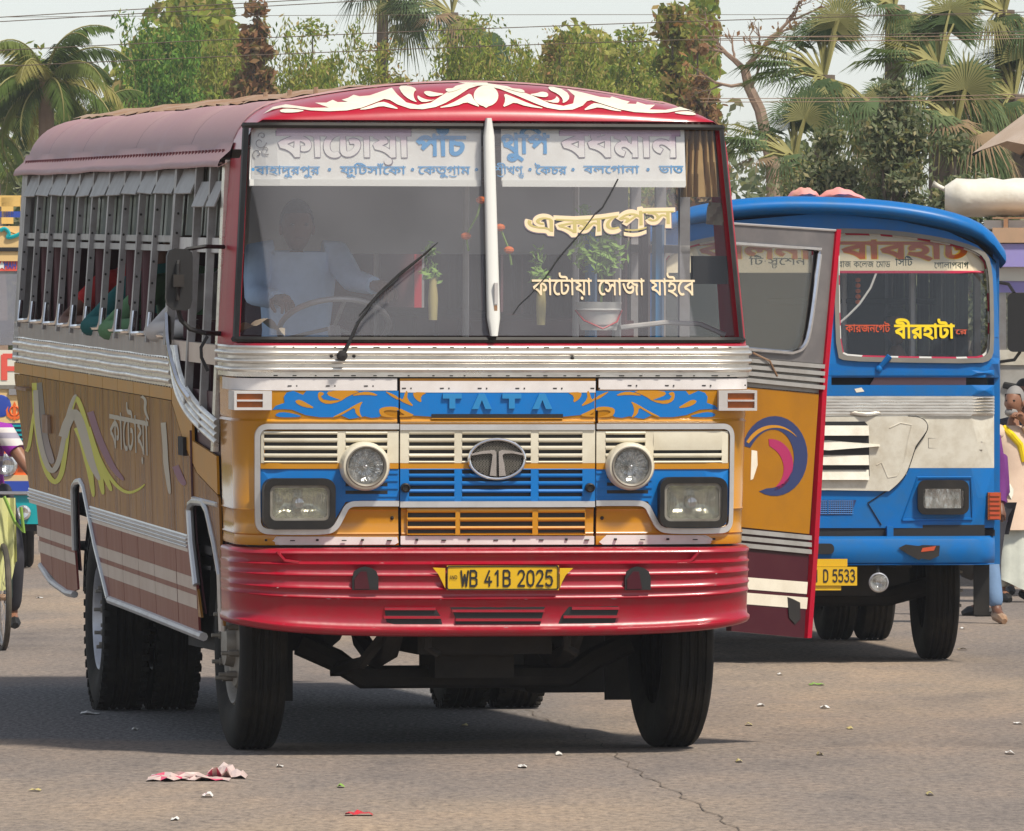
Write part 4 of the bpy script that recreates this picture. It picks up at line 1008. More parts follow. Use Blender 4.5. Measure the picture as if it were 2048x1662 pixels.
# ---- wheels
def wheel(cx_, cy, cz_, r, w_, front, parent, rot=0., outer=-1, lug=False, dirt_or_sheen=True):
    t = MB(); h = w_/2
    prof = [(r*.58, -h*.72), (r*.66, -h*.92), (r*.80, -h), (r*.90, -h*.97), (r*.965, -h*.86), (r*.988, -h*.76)]
    if front:
        for k in (-.5, -.17, .17, .5): prof += [(r, h*(k-.1)), (r-.010, h*(k-.05)), (r-.010, h*(k+.05)), (r, h*(k+.1))]
    else:
        for k in (-.33, 0, .33): prof += [(r, h*(k-.12)), (r-.012, h*(k-.05)), (r-.012, h*(k+.05)), (r, h*(k+.12))]
    prof += [(r*.988, h*.76), (r*.965, h*.86), (r*.90, h*.97), (r*.80, h), (r*.66, h*.92), (r*.58, h*.72)]
    t.lathe(prof, (0, 0, 0), 'x', 56)
    if lug:
        for k in range(44):
            a = 2*math.pi*k/44
            for s_ in (-1, 1):
                m_ = Matrix.Rotation(a, 3, 'X'); q = [m_ @ Vector((s_*h*x, y, r*z)) for x in (.70, .995) for y in (-.016, .016) for z in (.935, 1.004)]
                q = [Vector((p.x, p.y, p.z)) for p in q]; t.add(q, [(0,1,3,2),(4,6,7,5),(0,4,5,1),(2,3,7,6),(0,2,6,4),(1,5,7,3)])
    o = t.build('wheel', ['tyre'], parent, ang=30)
    o.matrix_local = Matrix.Translation((cx_, cy, cz_)) @ Matrix.Rotation(rot, 4, 'Z')
    s_ = outer
    MB().lathe([(r*.585, s_*h*.70), (r*.56, s_*h*.80), (r*.53, s_*h*.70), (r*.50, s_*h*.30), (r*.40, s_*h*(.15 if not front else .72)), (r*.22, s_*h*(.15 if not front else .78)), (r*.20, s_*h*(.5 if not front else 1.15)), (.001, s_*h*(.55 if not front else 1.2))], (0, 0, 0), 'x', 40).build('rim', 'rim' if not front else 'hub', o)
    mb = MB()
    for k in range(8):
        a = 2*math.pi*(k+.3)/8; y, z = r*.33*math.cos(a), r*.33*math.sin(a); x = s_*h*(.15 if not front else .72)
        mb.tube([(x, y, z), (x+s_*.05, y, z)], .017, 6); mb.tube([(x+s_*.05, y, z), (x+s_*.085, y, z)], .010, 6)
    mb.build('wheel_nut', 'hub', o, kind='stuff')
    return o
TR = .50; FYW = .93; RYW = 6.22
wheel(-1.03, FYW, TR, TR, .225, True, bus, R(1), -1); wheel(.985, FYW-.05, TR, TR, .24, True, bus, R(2), 1)
for x, s_ in ((-1.055, -1), (-.77, -1), (.81, 1), (1.105, 1)): wheel(x, RYW, .495, .495, .245, False, bus, 0, s_, lug=True)
# ---- chassis
def cp_(mb, n, m='under', **k): return mb.build(n, m, bus, **k)
cp_(MB().tube([(-.80, FYW, .50), (-.62, FYW, .42), (-.5, FYW, .34), (.5, FYW, .34), (.62, FYW, .42), (.8, FYW, .50)], .055, 8), 'front_axle')
cp_(MB().tube([(-.95, RYW, .50), (.95, RYW, .50)], .085, 10).ball((.0, RYW, .50), (.20, .24, .21), 12), 'rear_axle')
for x in (-.43, .43):
    cp_(MB().box(x-.04, x+.04, .2, 9.0, .66, .88), 'chassis_rail')
    cp_(MB().tube([(x, .15, .66), (x, .5, .47), (x, .93, .42), (x, 1.4, .50), (x, 1.65, .66)], .045, 6), 'leaf_spring')
    cp_(MB().tube([(x, 5.4, .62), (x, 6.2, .56), (x, 7.0, .64)], .055, 6), 'leaf_spring')
cp_(MB().box(-.30, .34, .45, 1.5, .46, .90).box(-.18, .2, .7, 1.2, .34, .5), 'engine_sump')
cp_(MB().tube([(0, 1.6, .6), (0, 6, .52)], .05, 8), 'propeller_shaft')
mb = MB().slab(rrect(.48, 1.10, .22, .60, .04), lambda u, v, o: (u, 3.0-o, v), .9); cp_(mb, 'fuel_tank')
cp_(MB().box(-1.0, -.72, 1.72, 1.74, .20, .8), 'mud_flap', 'rubber'); cp_(MB().box(.80, 1.12, 1.62, 1.64, .20, .8), 'mud_flap', 'rubber')
cp_(MB().box(-1.12, -.60, 1.5, 2.6, .45, .9), 'battery_box')
cp_(MB().tube([(-.62, FYW+.2, .36), (.62, FYW+.2, .36)], .022, 6).tube([(-.43, .4, .60), (-.55, .55, .42), (-.62, .9, .38)], .03, 6), 'steering_linkage')
cp_(MB().box(-.5, .5, .12, .18, .60, .72), 'cross_member')
cp_(MB().box(-1.15, 1.15, .2, 9.0, .84, .86), 'underfloor')
for (x, y) in ((-.30, .12), (.36, .12)): cp_(MB().tube([(x, y, .62), (x, y+.02, .50), (x+.05, y+.02, .47)], .02, 6), 'tow_hook')
for s_, y, w_ in ((-1, FYW, .5), (-1, RYW, .62), (1, FYW, .5), (1, RYW, .62)):
    mb = MB(); rows = []
    for k in range(9):
        a = math.pi*k/8; rows.append([(s_*.60, y+w_*1.02*math.cos(a), .62+.50*math.sin(a)), (s_*1.165, y+w_*1.02*math.cos(a), .62+.50*math.sin(a))])
    cp_(mb.grid(rows), 'wheel_housing', 'black')

# ---- destination board behind the glass and lettering on the glass
def wm(off): return lambda u, v, o=0.: (u, y0(v)+cc(max(-1.1, min(1.1, u)), v)-off-o, v)
def WP(px, py, off=-.04): p = A.hit(px, py, lambda L: L[1]-(y0(L[2])+cc(max(-1.1, min(1.1, L[0])), L[2])-off)); return (p[0], p[2])
for P in ([(503,247),(962,240),(962,372),(498,372)], [(1002,240),(1368,248),(1372,372),(1003,370)]):
    Q = dens([WP(*p) for p in P]); b_ = part(MB().slab(Q, wm(-.044), .004, extra=inner_pts(Q, .05, .1)), 'destination_board', 'board', smooth=False)
    x0_, x1_ = WP(P[3][0]+1, 366)[0], WP(P[2][0]-2, 366)[0]; z_ = WP(700, 372)[1]; z2_ = WP(700, 359)[1]
    part(MB().slab(dens(rect(x0_, x1_, z_, z2_)), wm(-.038), .008), 'board_ledge', 'plastic', b_, smooth=False)
wf = wm(-.038)
def sign(name, segs, px0, px1, ybase, ytop, m, bold=.02, off=.002, fn=wf, o_=-.038, wave=None):
    a, zb_ = WP(px0, ybase, o_); b, _ = WP(px1, ybase, o_); _, zt_ = WP((px0+px1)/2, ytop, o_)
    L = lettering(name, segs, fn, a, b, zb_, zt_, m, bus, bold, off, wave=wave); L.matrix_local = A.PM; return L
T1 = ['ক','া','ে','ট','া','য়','া']; T4 = ['ব','ধ','~reph','ম','া','ন']
for T_, a, b in ((T1, 553, 822), (T4, 1120, 1360)):
    sign('sign_outline', T_, a-1, b+2, 313, 258, 'signline', .048, .0015); sign('sign_letters', T_, a, b, 312, 259, 'mauvefade', .034, .003)
    for o in ():
        pass
for a, b in ((553, 822), (1120, 1360)):
    x0_, zt_ = WP(a, 256, -.038); x1_, zb_ = WP(b, 270, -.038)
    part(MB().slab(dens(rect(x0_, x1_, zb_, zt_)), wm(-.038+.0035), .0005), 'mauve_headline', 'signmauve', smooth=False)
sign('sign_letters', ['প','া','ঁ','চ'], 832, 933, 311, 268, 'signblue', .034)
sign('sign_letters', ['থ','ু','ি','প'], 1003, 1100, 306, 266, 'signblue', .034)
dot = ['·']
sign('sign_letters', ['ব','া','হ','া','দ','ু','র','প','ু','র'], 510, 640, 348, 331, 'signblue', .011)
sign('sign_letters', ['ফ','ু','ি','ট','স','া','ঁ','ে','ক','া'], 680, 812, 348, 331, 'signblue', .011)
sign('sign_letters', ['ে','ক','ত','ু','গ','~ra','া','ম'], 836, 941, 348, 331, 'signblue', .011)
sign('sign_letters', ['শ','~ra','ী','খ','ণ','~sub:ড'], 990, 1048, 348, 331, 'signblue', .011)
sign('sign_letters', ['ৈ','ক','চ','র'], 1070, 1134, 348, 331, 'signblue', .011)
sign('sign_letters', ['ব','ল','ে','গ','া','ন','া'], 1167, 1279, 346, 330, 'signblue', .011)
sign('sign_letters', ['ভ','া','ত'], 1318, 1367, 346, 330, 'signblue', .011)
mb = MB()
for px in (503, 659, 825, 953, 1060, 1146, 1296): x, z = WP(px, 339, -.038); mb.lathe([(.001, -.003), (.008, -.003)], (x, y0(z)+.03*x*x+.038, z), 'y', 10)
part(mb, 'sign_dots', 'signblue', smooth=False)
mb = MB()      # faded flower drawing in the corner of the board
for k, (x_, y_, r_) in enumerate(((520, 285, 13), (532, 300, 10), (515, 308, 11), (524, 272, 8))):
    P = [WP(x_+r_*math.cos(a)*(1-.07*j), y_+r_*math.sin(a)*(1-.07*j), -.036) for j, a in enumerate([i*.55+k for i in range(12)])]
    mb.tube([wm(-.0355)(u, v) for u, v in P], .0022, 4)
part(mb, 'sign_ornament', 'steel')
gl_ = wm(-.009)
sign('glass_lettering', T1+[' ']+['ে','স','া','জ','া']+[' ']+['য','া','ই','ে','ব'], 1066, 1392, 590, 556, 'tape', .011, .002, gl_, .014)
Tx = ['এ','ক','~sub:স','া','ে','প','~ra','স']; Tx = ['এ','ক','~back','স','ে','প','~ra','স']
wavy = lambda t: -.022*math.sin(t*math.pi*1.6)-.0
sign('glass_lettering', Tx, 1049, 1355, 463, 421, 'signline', .070, .0008, gl_, .014, wave=wavy)
sign('glass_lettering', Tx, 1051, 1353, 462, 421, 'tape', .058, .0016, gl_, .014, wave=wavy)
sign('glass_lettering', Tx, 1057, 1350, 456, 427, 'vase', .006, .0026, gl_, .014, wave=wavy)
# ---- things in the cab
stw = (FY(668, 655, .72)); c_ = Vector((stw[0], .72, stw[1])); mb = MB(); pts = []
ax = Matrix.Rotation(R(-32), 3, 'X')
for k in range(33):
    a = 2*math.pi*k/32; pts.append(c_+ax @ Vector((.26*math.cos(a), .26*math.sin(a), 0)))
mb.tube(pts, .014, 8, caps=False)
for a in (0, 2.1, 4.2): mb.tube([c_, c_+ax @ Vector((.26*math.cos(a+.6), .26*math.sin(a+.6), 0))], .010, 5)
mb.tube([c_, c_+Vector((0, -.25, -.45))], .03, 8); part(mb, 'steering_wheel', 'steel')
# ================================================================== PEOPLE
def skinmesh(V, E_, RR, sub=1, root=0):
    me = bpy.data.meshes.new('s'); me.from_pydata([tuple(v) for v in V], E_, []); o = bpy.data.objects.new('s', me); C.objects.link(o)
    m = o.modifiers.new('k', 'SKIN'); m.branch_smoothing = .4
    for i, r in enumerate(RR): me.skin_vertices[0].data[i].radius = (r if isinstance(r, tuple) else (r, r)); me.skin_vertices[0].data[i].use_root = (i == root)
    s2 = o.modifiers.new('s', 'SUBSURF'); s2.levels = sub; s2.render_levels = sub
    r = bpy.data.meshes.new_from_object(o.evaluated_get(bpy.context.evaluated_depsgraph_get())); bpy.data.objects.remove(o); return r
def addmesh(mb, me, mi=0): mb.add([tuple(v.co) for v in me.vertices], [tuple(p.vertices) for p in me.polygons], mi); bpy.data.meshes.remove(me)
SKIN = mat('skin', (.27, .125, .07), .5, 0, (.18,.08,.045), .4, 9); M['skin'] = SKIN
M['skin2'] = mat('darker_skin', (.16, .07, .04), .5, 0, (.10,.045,.025), .4, 9)
M['hair'] = mat('black_hair', (.012, .010, .009), .6, bump=.004, bscale=90); M['eye'] = mat('eye_dark', (.02, .015, .012), .3); M['hairg'] = mat('grey_hair', (.25, .24, .23), .7)
def clothm(n, c, d=None): return mat(n, c, .85, 0, d or tuple(x*.6 for x in c), .45, 6, .006, 9)
def hand(mb, wr, d, up, curl=.9, s=1., side=1):
    """palm, four unequal bent fingers and a thumb from the side of the palm"""
    d = Vector(d).normalized(); up = Vector(up); up = (up-d*up.dot(d)).normalized(); lat = d.cross(up)*side; wr = Vector(wr)
    mb.tube([wr-d*.02*s, wr+d*.025*s, wr+d*.06*s, wr+d*.085*s], [.024*s, .032*s, .036*s, .028*s], 8)
    for k, (q, l) in enumerate(((-.030, .068), (-.010, .080), (.010, .075), (.029, .058))):
        p = wr+d*.075*s+lat*q*s; a = 0; pts = [p-d*.015*s, p]; rr = [.010*s, .010*s]
        for j in range(3): a += curl*.75; p = p+(d*math.cos(a)-up*math.sin(a))*l*s*(.45, .32, .23)[j]; pts.append(p); rr.append((.0095, .0085, .0065)[j]*s)
        mb.tube(pts, rr, 6)
    p = wr+d*.02*s-lat*.03*s; mb.tube([p, p+(d*.5-lat*.8)*.03*s, p+(d*.9-lat*.8-up*.4)*.05*s, p+(d*1.3-lat*.55-up*.9)*.055*s], [.013*s, .013*s, .011*s, .008*s], 6)
def person(name, label, J, shirt, trousers, face=(0, -1, 0), skin='skin', hair='hair', sleeve='long', shoes='black', group=None, h=1., curl=.9, long_shirt=False, beard=False, bald=False):
    """J: joint name -> world point.  One continuous body mesh with hair and clothes as children"""
    base = Vector(J['pelvis']); g = Vector((base.x, base.y, min(p[2] for p in J.values())-.05*h))
    root = empty('person', g, 0, label, 'person', group)
    L = {k: Vector(v)-g for k, v in J.items()}
    n = ['pelvis', 'waist', 'chest', 'neck', 'headb', 'shl', 'ell', 'wrl', 'shr', 'elr', 'wrr', 'hil', 'knl', 'anl', 'tol', 'hir', 'knr', 'anr', 'tor']
    L['waist'] = L['pelvis'].lerp(L['neck'], .35); L['chest'] = L['pelvis'].lerp(L['neck'], .75); L['headb'] = L['neck'].lerp(L['head'], .5)
    E_ = [(0,1),(1,2),(2,3),(3,4),(2,5),(5,6),(6,7),(2,8),(8,9),(9,10),(0,11),(11,12),(12,13),(13,14),(0,15),(15,16),(16,17),(17,18)]
    RR = [.115,.10,.10,.055,.05,.062,.044,.028,.062,.044,.028,.09,.058,.040,.032,.09,.058,.040,.032]; RR = [r*h for r in RR]
    mb = MB(); addmesh(mb, skinmesh([L[k] for k in n], E_, RR))
    f = Vector(face).normalized(); sd = f.cross(Vector((0, 0, 1))).normalized(); hd = L['head']; rows = []
    up = (L['head']-L['neck']).normalized()*.3+Vector((0, 0, 1)); up.normalize()
    for i in range(15):      # head with brow, nose, cheeks and chin
        t = math.pi*i/14; row = []
        for k in range(20):
            a = 2*math.pi*k/20; cf, cs_ = math.cos(a), math.sin(a); st, ct = math.sin(t), math.cos(t)
            rx_ = .076*h*(1-.18*max(0, -ct)); ry = .095*h
            x = rx_*st*cs_; y = ry*st*cf; z = .118*h*ct
            if cf > .85: y += .022*h*math.exp(-((ct+.12)/.16)**2)*(cf-.85)/.15; y += .006*h*math.exp(-((ct+.75)/.15)**2)
            if .45 < cf < .95: y -= .008*h*math.exp(-((ct-.08)/.10)**2)
            row.append(hd+sd*x+f*y+up*z)
        rows.append(row)
    mb.grid(rows, 0, True)
    for s_ in (-1, 1): mb.ball(hd+sd*s_*.077*h-up*.01, (.012*h, .02*h, .03*h), 8)
    for s_, w_, e in ((-1, 'wrl', 'ell'), (1, 'wrr', 'elr')):
        d = (L[w_]-L[e]).normalized(); u = Vector((0, 0, 1)) if abs(d.z) < .8 else f
        hand(mb, L[w_], d, u, curl, h, s_)
    b = mb.build('body', skin, root, ang=70)
    mb = MB()
    for s_ in (-1, 1): mb.ball(hd+sd*s_*.032*h+f*.082*h+up*.012*h, (.013*h, .013*h, .008*h), 8)
    mb.build('eyes', 'eye', b)
    mb = MB(); mb.tube([hd+f*.094*h-up*.058*h-sd*.024*h, hd+f*.101*h-up*.056*h, hd+f*.094*h-up*.058*h+sd*.024*h], .005*h, 5); mb.build('mouth', 'redpl' if 0 else 'skin2', b)
    if hair and not bald:
        rows = []
        for i in range(9):
            t = math.pi*.56*i/8; rows.append([hd-f*.012*h+up*.012*h+(sd*math.sin(a)*.085+f*math.cos(a)*(.100 if math.cos(a) < .3 else .100-.02*(i > 5)))*h*math.sin(min(t, math.pi*.5))+up*.125*h*math.cos(t if math.cos(a) < .35 else min(t, math.pi*.36)) for a in [2*math.pi*k/20 for k in range(20)]])
        MB().grid(rows, 0, True).build('hair', hair, b)
    if beard:
        MB().ball(hd+f*.06*h-up*.085*h, (.055*h, .045*h, .04*h), 10).build('beard', 'hairg', b)
    sv = (L['shr']-L['shl']).normalized(); ax_ = (L['neck']-L['pelvis']).normalized(); dv = ax_.cross(sv).normalized(); rows = []
    shm = L['shl'].lerp(L['shr'], .5); tl = (L['neck']-L['pelvis']).length; sw = (L['shr']-L['shl']).length*.5+.045*h
    lv = [(L['pelvis']-ax_*.10*h, .175, .135), (L['pelvis']+ax_*.04*h, .170, .135), (L['pelvis'].lerp(shm, .35), .160, .125), (L['pelvis'].lerp(shm, .65), .175, .13), (L['pelvis'].lerp(shm, .88), .185, .125), (shm+ax_*.02*h, .165, .10), (shm.lerp(L['neck'], .6)+ax_*.02*h, .105, .075), (L['neck']-ax_*.005*h, .068, .062)]
    if long_shirt: kn = L['hil'].lerp(L['knl'], .75).lerp(L['hir'].lerp(L['knr'], .75), .5); lv = [(kn, .25, .20), (kn.lerp(L['pelvis'], .5), .21, .17)]+lv[1:]
    for c_, a_, b_ in lv: rows.append([c_+sv*a_*h*math.cos(q_)*(1+.03*math.sin(q_*7+a_*40))+dv*b_*h*math.sin(q_)*(1+.03*math.sin(q_*5+b_*50)) for q_ in [2*math.pi*k/24 for k in range(24)]])
    mb = MB().grid(rows, 0, True)
    for a_, b_, c_ in (('shl', 'ell', 'wrl'), ('shr', 'elr', 'wrr')):
        pts = [L[a_].lerp(shm, .35), L[a_], L[a_].lerp(L[b_], .55)]; rr = [.075*h, .078*h, .066*h]
        if sleeve == 'long': pts += [L[b_], L[b_].lerp(L[c_], .5), L[b_].lerp(L[c_], .9)]; rr += [.057*h, .05*h, .043*h]
        mb.tube(pts, rr, 12)
    mb.build('shirt', shirt, root, ang=70)
    T = [L['pelvis'], L['hil'], L['knl'], L['knl'].lerp(L['anl'], .95), L['hir'], L['knr'], L['knr'].lerp(L['anr'], .95)]
    mb = MB(); addmesh(mb, skinmesh(T, [(0,1),(1,2),(2,3),(0,4),(4,5),(5,6)], [.145*h, .115*h, .080*h, .062*h, .115*h, .080*h, .062*h], 2)); mb.build('trousers', trousers, root, ang=70)
    for a, t in (('anl', 'tol'), ('anr', 'tor')):
        mb = MB(); p, q = L[a], L[t]; mb.tube([p-(q-p).normalized()*.05*h+Vector((0,0,-.035*h)), p+Vector((0,0,-.03*h)), q+Vector((0,0,-.012*h)), q+(q-p).normalized()*.05*h+Vector((0,0,-.015*h))], [.035*h, .045*h, .042*h, .022*h], 8); mb.build('shoe', shoes, root)
    return root
def stand(o, yaw, h=1., arms=None, step=0., lean=0.):
    """joints of a standing figure at ground point o facing yaw (radians, 0 = +Y)"""
    f = Vector((-math.sin(yaw), math.cos(yaw), 0)); r = Vector((math.cos(yaw), math.sin(yaw), 0)); u = Vector((0,0,1)); o = Vector(o)
    P = lambda a, b, c: tuple(o+r*a*h+f*b*h+u*c*h)
    J = dict(pelvis=P(0,0,.96), neck=P(0,lean,1.47), head=P(0,.02+lean*1.2,1.66), shl=P(-.19,lean,1.40), ell=P(-.25,lean-.02,1.12), wrl=P(-.24,.10+lean,.90),
             shr=P(.19,lean,1.40), elr=P(.25,lean-.02,1.12), wrr=P(.24,.10+lean,.90), hil=P(-.10,0,.90), knl=P(-.11,.03+step*.5,.50), anl=P(-.12,step,.09), tol=P(-.14,step+.14,.05),
             hir=P(.10,0,.90), knr=P(.11,.03-step*.4,.50), anr=P(.12,-step,.09), tor=P(.14,-step+.14,.05))
    if arms: J.update({k: P(*v) for k, v in arms.items()})
    return J
def BW(x, y, z): return tuple(A.W @ Vector((x, y, z)))
def seated(x, y, seat, h=1., arms=None, W=BW, lean=0.):
    P = lambda a, b, c: W(x+a*h, y+b*h, seat+c*h)
    J = dict(pelvis=P(0,0,.12), neck=P(0,-.02-lean,.62), head=P(0,-.05-lean*1.2,.81), shl=P(-.19,-.03-lean,.55), shr=P(.19,-.03-lean,.55), ell=P(-.25,-.12-lean,.28), wrl=P(-.18,-.34-lean,.24), elr=P(.25,-.12-lean,.28), wrr=P(.18,-.34-lean,.24),
             hil=P(-.10,-.05,.10), knl=P(-.13,-.42,.13), anl=P(-.13,-.45,-.28), tol=P(-.13,-.6,-.33), hir=P(.10,-.05,.10), knr=P(.13,-.42,.13), anr=P(.13,-.45,-.28), tor=P(.13,-.6,-.33))
    if arms: J.update(arms)
    return J
# driver: light blue shirt, both hands on the wheel
M['c_blue'] = clothm('light_blue_cloth', (.42, .62, .90)); M['c_dark'] = clothm('dark_trousers', (.04, .04, .05))
M['c_red'] = clothm('red_cloth', (.55, .02, .02)); M['c_teal'] = clothm('teal_cloth', (.01, .13, .13)); M['c_green'] = clothm('pale_green_cloth', (.13, .28, .13)); M['c_white'] = clothm('white_cloth', (.62, .60, .58), (.45,.40,.38))
M['c_jeans'] = clothm('blue_jeans', (.16, .26, .42)); M['c_kurta'] = clothm('peach_kurta', (.66, .50, .38), (.55,.38,.28)); M['c_dhoti'] = clothm('white_dhoti', (.60, .62, .54)); M['c_purple'] = clothm('purple_cloth', (.14, .02, .17))
q = lambda px, py, y: BW(FY(px, py, y)[0], y, FY(px, py, y)[1])
dx = FY(595, 500, 1.15)[0]; dz = FY(595, 450, 1.15)[1]
J = seated(dx, 1.22, dz-.82, 1., dict(wrl=q(558, 600, .84), ell=q(512, 590, 1.08), wrr=q(752, 572, .80), elr=q(705, 560, 1.0), shl=q(518, 510, 1.2), shr=q(672, 512, 1.2)))
person('person', 'bus driver in a light blue shirt with both hands on the steering wheel', J, 'c_blue', 'c_dark', Vector(BW(0, 0, 0))-Vector(BW(0, 1, 0)), skin='skin2')
part(MB().box(dx-.25, dx+.25, 1.32, 1.42, dz-1.0, dz-.15).box(dx-.25, dx+.25, .95, 1.36, dz-.86, dz-.76).box(dx-.1, dx+.1, 1.1, 1.3, .94, dz-.86), 'driver_seat', 'seat')
# passengers with an elbow out of the window
def elbow_passenger(px, py, y, sh, label, short=False):
    x, z = -1.18, None
    z = A.hit(px, py, lambda L: L[0]+1.21)[2]; ye = A.hit(px, py, lambda L: L[0]+1.21)[1]
    W = BW; J = seated(-.78, ye+.10, z-.30, .98, dict(ell=W(-1.235, ye-.02, z+.02), wrl=W(-1.05, ye-.30, z+.05), shl=W(-.98, ye+.10, z+.24), neck=W(-.82, ye+.12, z+.36), head=W(-.80, ye+.08, z+.56), shr=W(-.60, ye+.12, z+.28)))
    person('person', label, J, sh, 'c_dark', Vector(BW(0, 0, 0))-Vector(BW(0, 1, 0)), skin='skin2', sleeve='short' if short else 'long', group='passengers leaning on the bus window sills')
elbow_passenger(132, 655, 7, 'c_red', 'passenger in a red short sleeved shirt with bare elbow on the window sill', True)
elbow_passenger(190, 660, 5, 'c_teal', 'passenger in a dark teal shirt leaning on the sill beside the green shirt')
elbow_passenger(226, 668, 5, 'c_green', 'passenger in a pale green shirt with arm at the bus window')
elbow_passenger(322, 672, 3, 'c_white', 'passenger in a white shirt at the window right behind the side mirror')
# ---- loose things in the cab
def leafball(mb, c, r, n, s, mi=0, sq=(1,1,1)):
    c = Vector(c)
    for _ in range(n):
        d = Vector((random.gauss(0,1), random.gauss(0,1), random.gauss(0,1))); d.normalize(); p = c+Vector((d.x*r*sq[0], d.y*r*sq[1], d.z*r*sq[2]))*random.uniform(.3, 1)
        a = Vector((random.gauss(0,1), random.gauss(0,1), random.gauss(0,1))).normalized()*s; b = a.orthogonal().normalized()*s*.4
        mb.add([p-a, p+b, p+a, p-b], [(0,1,2,3)], mi)
def lp(px, py, y): x, z = FY(px, py, y); return Vector((x, y, z))
def thing(o, label, cat, group=None): o.parent = None; o.matrix_world = A.W @ Matrix(); return tag(o, label, cat, group)
def tb(mb, name, m, label, cat, group=None, **k): o = mb.build(name, m, None, **k); return thing(o, label, cat, group)
for k, (pv, pt_, lab) in enumerate((((866, 640), (862, 555), 'straw coloured vase with lime green plastic leaves left of the windscreen post'), ((1082, 650), (1078, 560), 'straw coloured vase with sparse leaves behind the right windscreen pane'))):
    b0, b1 = lp(*pv, .36), lp(*pt_, .36); mb = MB().lathe([(.001, 0), (.02, .0), (.024, (b1-b0).z*.5), (.016, (b1-b0).z)], b0, 'z', 12)
    o = tb(mb, 'flower_vase', 'vase', lab, 'vase'); mb = MB(); leafball(mb, b1+Vector((0,0,.02)), .06, 60, .022); leafball(mb, b1+Vector((-.01,0,.12)), .05, 24, .02); mb.build('leaves', 'leaf_lime', o, kind='stuff', smooth=False)
mb = MB(); leafball(mb, lp(1200, 505, .34), .15, 260, .028, sq=(1,.3,.75)); leafball(mb, lp(1170, 425, .34), .04, 40, .018, sq=(1,.3,1)); mb.tube([lp(1200, 640, .36), lp(1205, 560, .35), lp(1190, 480, .34)], .006, 5)
o = tb(mb, 'plastic_plant', 'leaf_lime', 'bushy green plastic plant behind the cream lettering of the right pane', 'plant', smooth=False); 
b0 = lp(1197, 660, .42); h_ = (lp(1197, 604, .42)-b0).z; r_ = .105
o = tb(MB().lathe([(.001, 0), (r_*.82, 0), (r_*.95, h_*.68), (r_*1.05, h_*.72), (r_, h_*.78), (r_*1.04, h_), (r_*.96, h_), (r_*.9, h_*.2), (.001, .01)], b0, 'z', 28), 'bucket', 'plastic', 'white plastic bucket with a red handle behind the right windscreen pane', 'bucket')
MB().tube([b0+Vector((-r_*1.05, 0, h_*.7)), b0+Vector((-r_*.8, -r_*.8, h_*.35)), b0+Vector((0, -r_*1.1, h_*.06)), b0+Vector((r_*.7, -r_*.8, h_*.3)), b0+Vector((r_*1.05, 0, h_*.7))], .005, 5).build('handle', 'redpl', o)
rows = []
for j in range(7): rows.append([Vector(wm(-.035)(*WP(1366+a*68+j*(1.5 if a > .5 else -.5), 254+j/6*140, -.035)))+Vector((0, .03+.022*math.sin(a*34)+.008*math.sin(a*71+j), 0)) for a in [i/40 for i in range(41)]])
tb(MB().grid(rows), 'curtain', 'curtain', 'pleated tan curtain gathered at the right end of the windscreen', 'curtain')
rows = [[lp(1418+a*44-b*8, 404+b*44+a*4, .40)+Vector((0, .02*math.sin(a*9+b*5), 0)) for a in [i/8 for i in range(9)]] for b in [i/6 for i in range(7)]]
tb(MB().grid(rows), 'plastic_bag', 'cloth', 'crumpled pale bag hanging under the tan curtain', 'bag')
a_, b_ = lp(1386, 568, .30), lp(1456, 512, .30); tb(MB().box(a_.x, b_.x, .30, .36, a_.z, b_.z), 'interior_mirror', 'black', 'black rectangular mirror back at the right end of the windscreen', 'mirror')
for k, P in enumerate((((962, 400), (955, 430), (932, 472)), ((1000, 455), (1008, 475), (1018, 500)))):
    mb = MB().tube([lp(*p, .24) for p in P]+[lp(P[-1][0]+5, P[-1][1]+30, .24)], .005, 4); o = tb(mb, 'flower_garland', 'leaf_lime', ('marigold garland hanging just left of the white windscreen post', 'marigold garland hanging just right of the white windscreen post')[k], 'garland')
    mb = MB()
    for p in (P[0], P[-1]): mb.ball(lp(*p, .235), (.025, .02, .018), 8)
    mb.build('marigolds', 'marigold', o)
rows = [[lp(470+a*100, 664-(22*math.sin(a*3.1)+9*math.sin(a*11+b*3))*(1-b*.2), .30+.22*b) for a in [i/14 for i in range(15)]] for b in [i/5 for i in range(6)]]
tb(MB().grid(rows), 'rag', 'cloth', 'crumpled beige rag on the dashboard at the left windscreen corner', 'cloth')
rows = [[lp(490+a*45, 670-(24*math.sin(a*3.1)), .44+.1*b) for a in [i/8 for i in range(9)]] for b in [0, .5, 1]]
tb(MB().grid(rows), 'rag', 'green', 'green cloth tucked behind the beige rag on the dashboard', 'cloth')
part(MB().tube([lp(1240, 655, .4), lp(1330, 645, .45), lp(1400, 648, .5), lp(1450, 670, .5)], .012, 6), 'grab_rail', 'flap')
for px, m in ((1238, 'lettblue'), (1262, 'flap'), (1330, 'lettblue'), (1285, 'seat'), (1310, 'maroon')): 
    a_ = lp(px, 660, 1.5); part(MB().tube([(a_.x, 1.7+px % 7*.1, .95), (a_.x, 1.7+px % 7*.1, 2.5)], .03 if m != 'flap' else .022, 6), 'cab_pole', m)
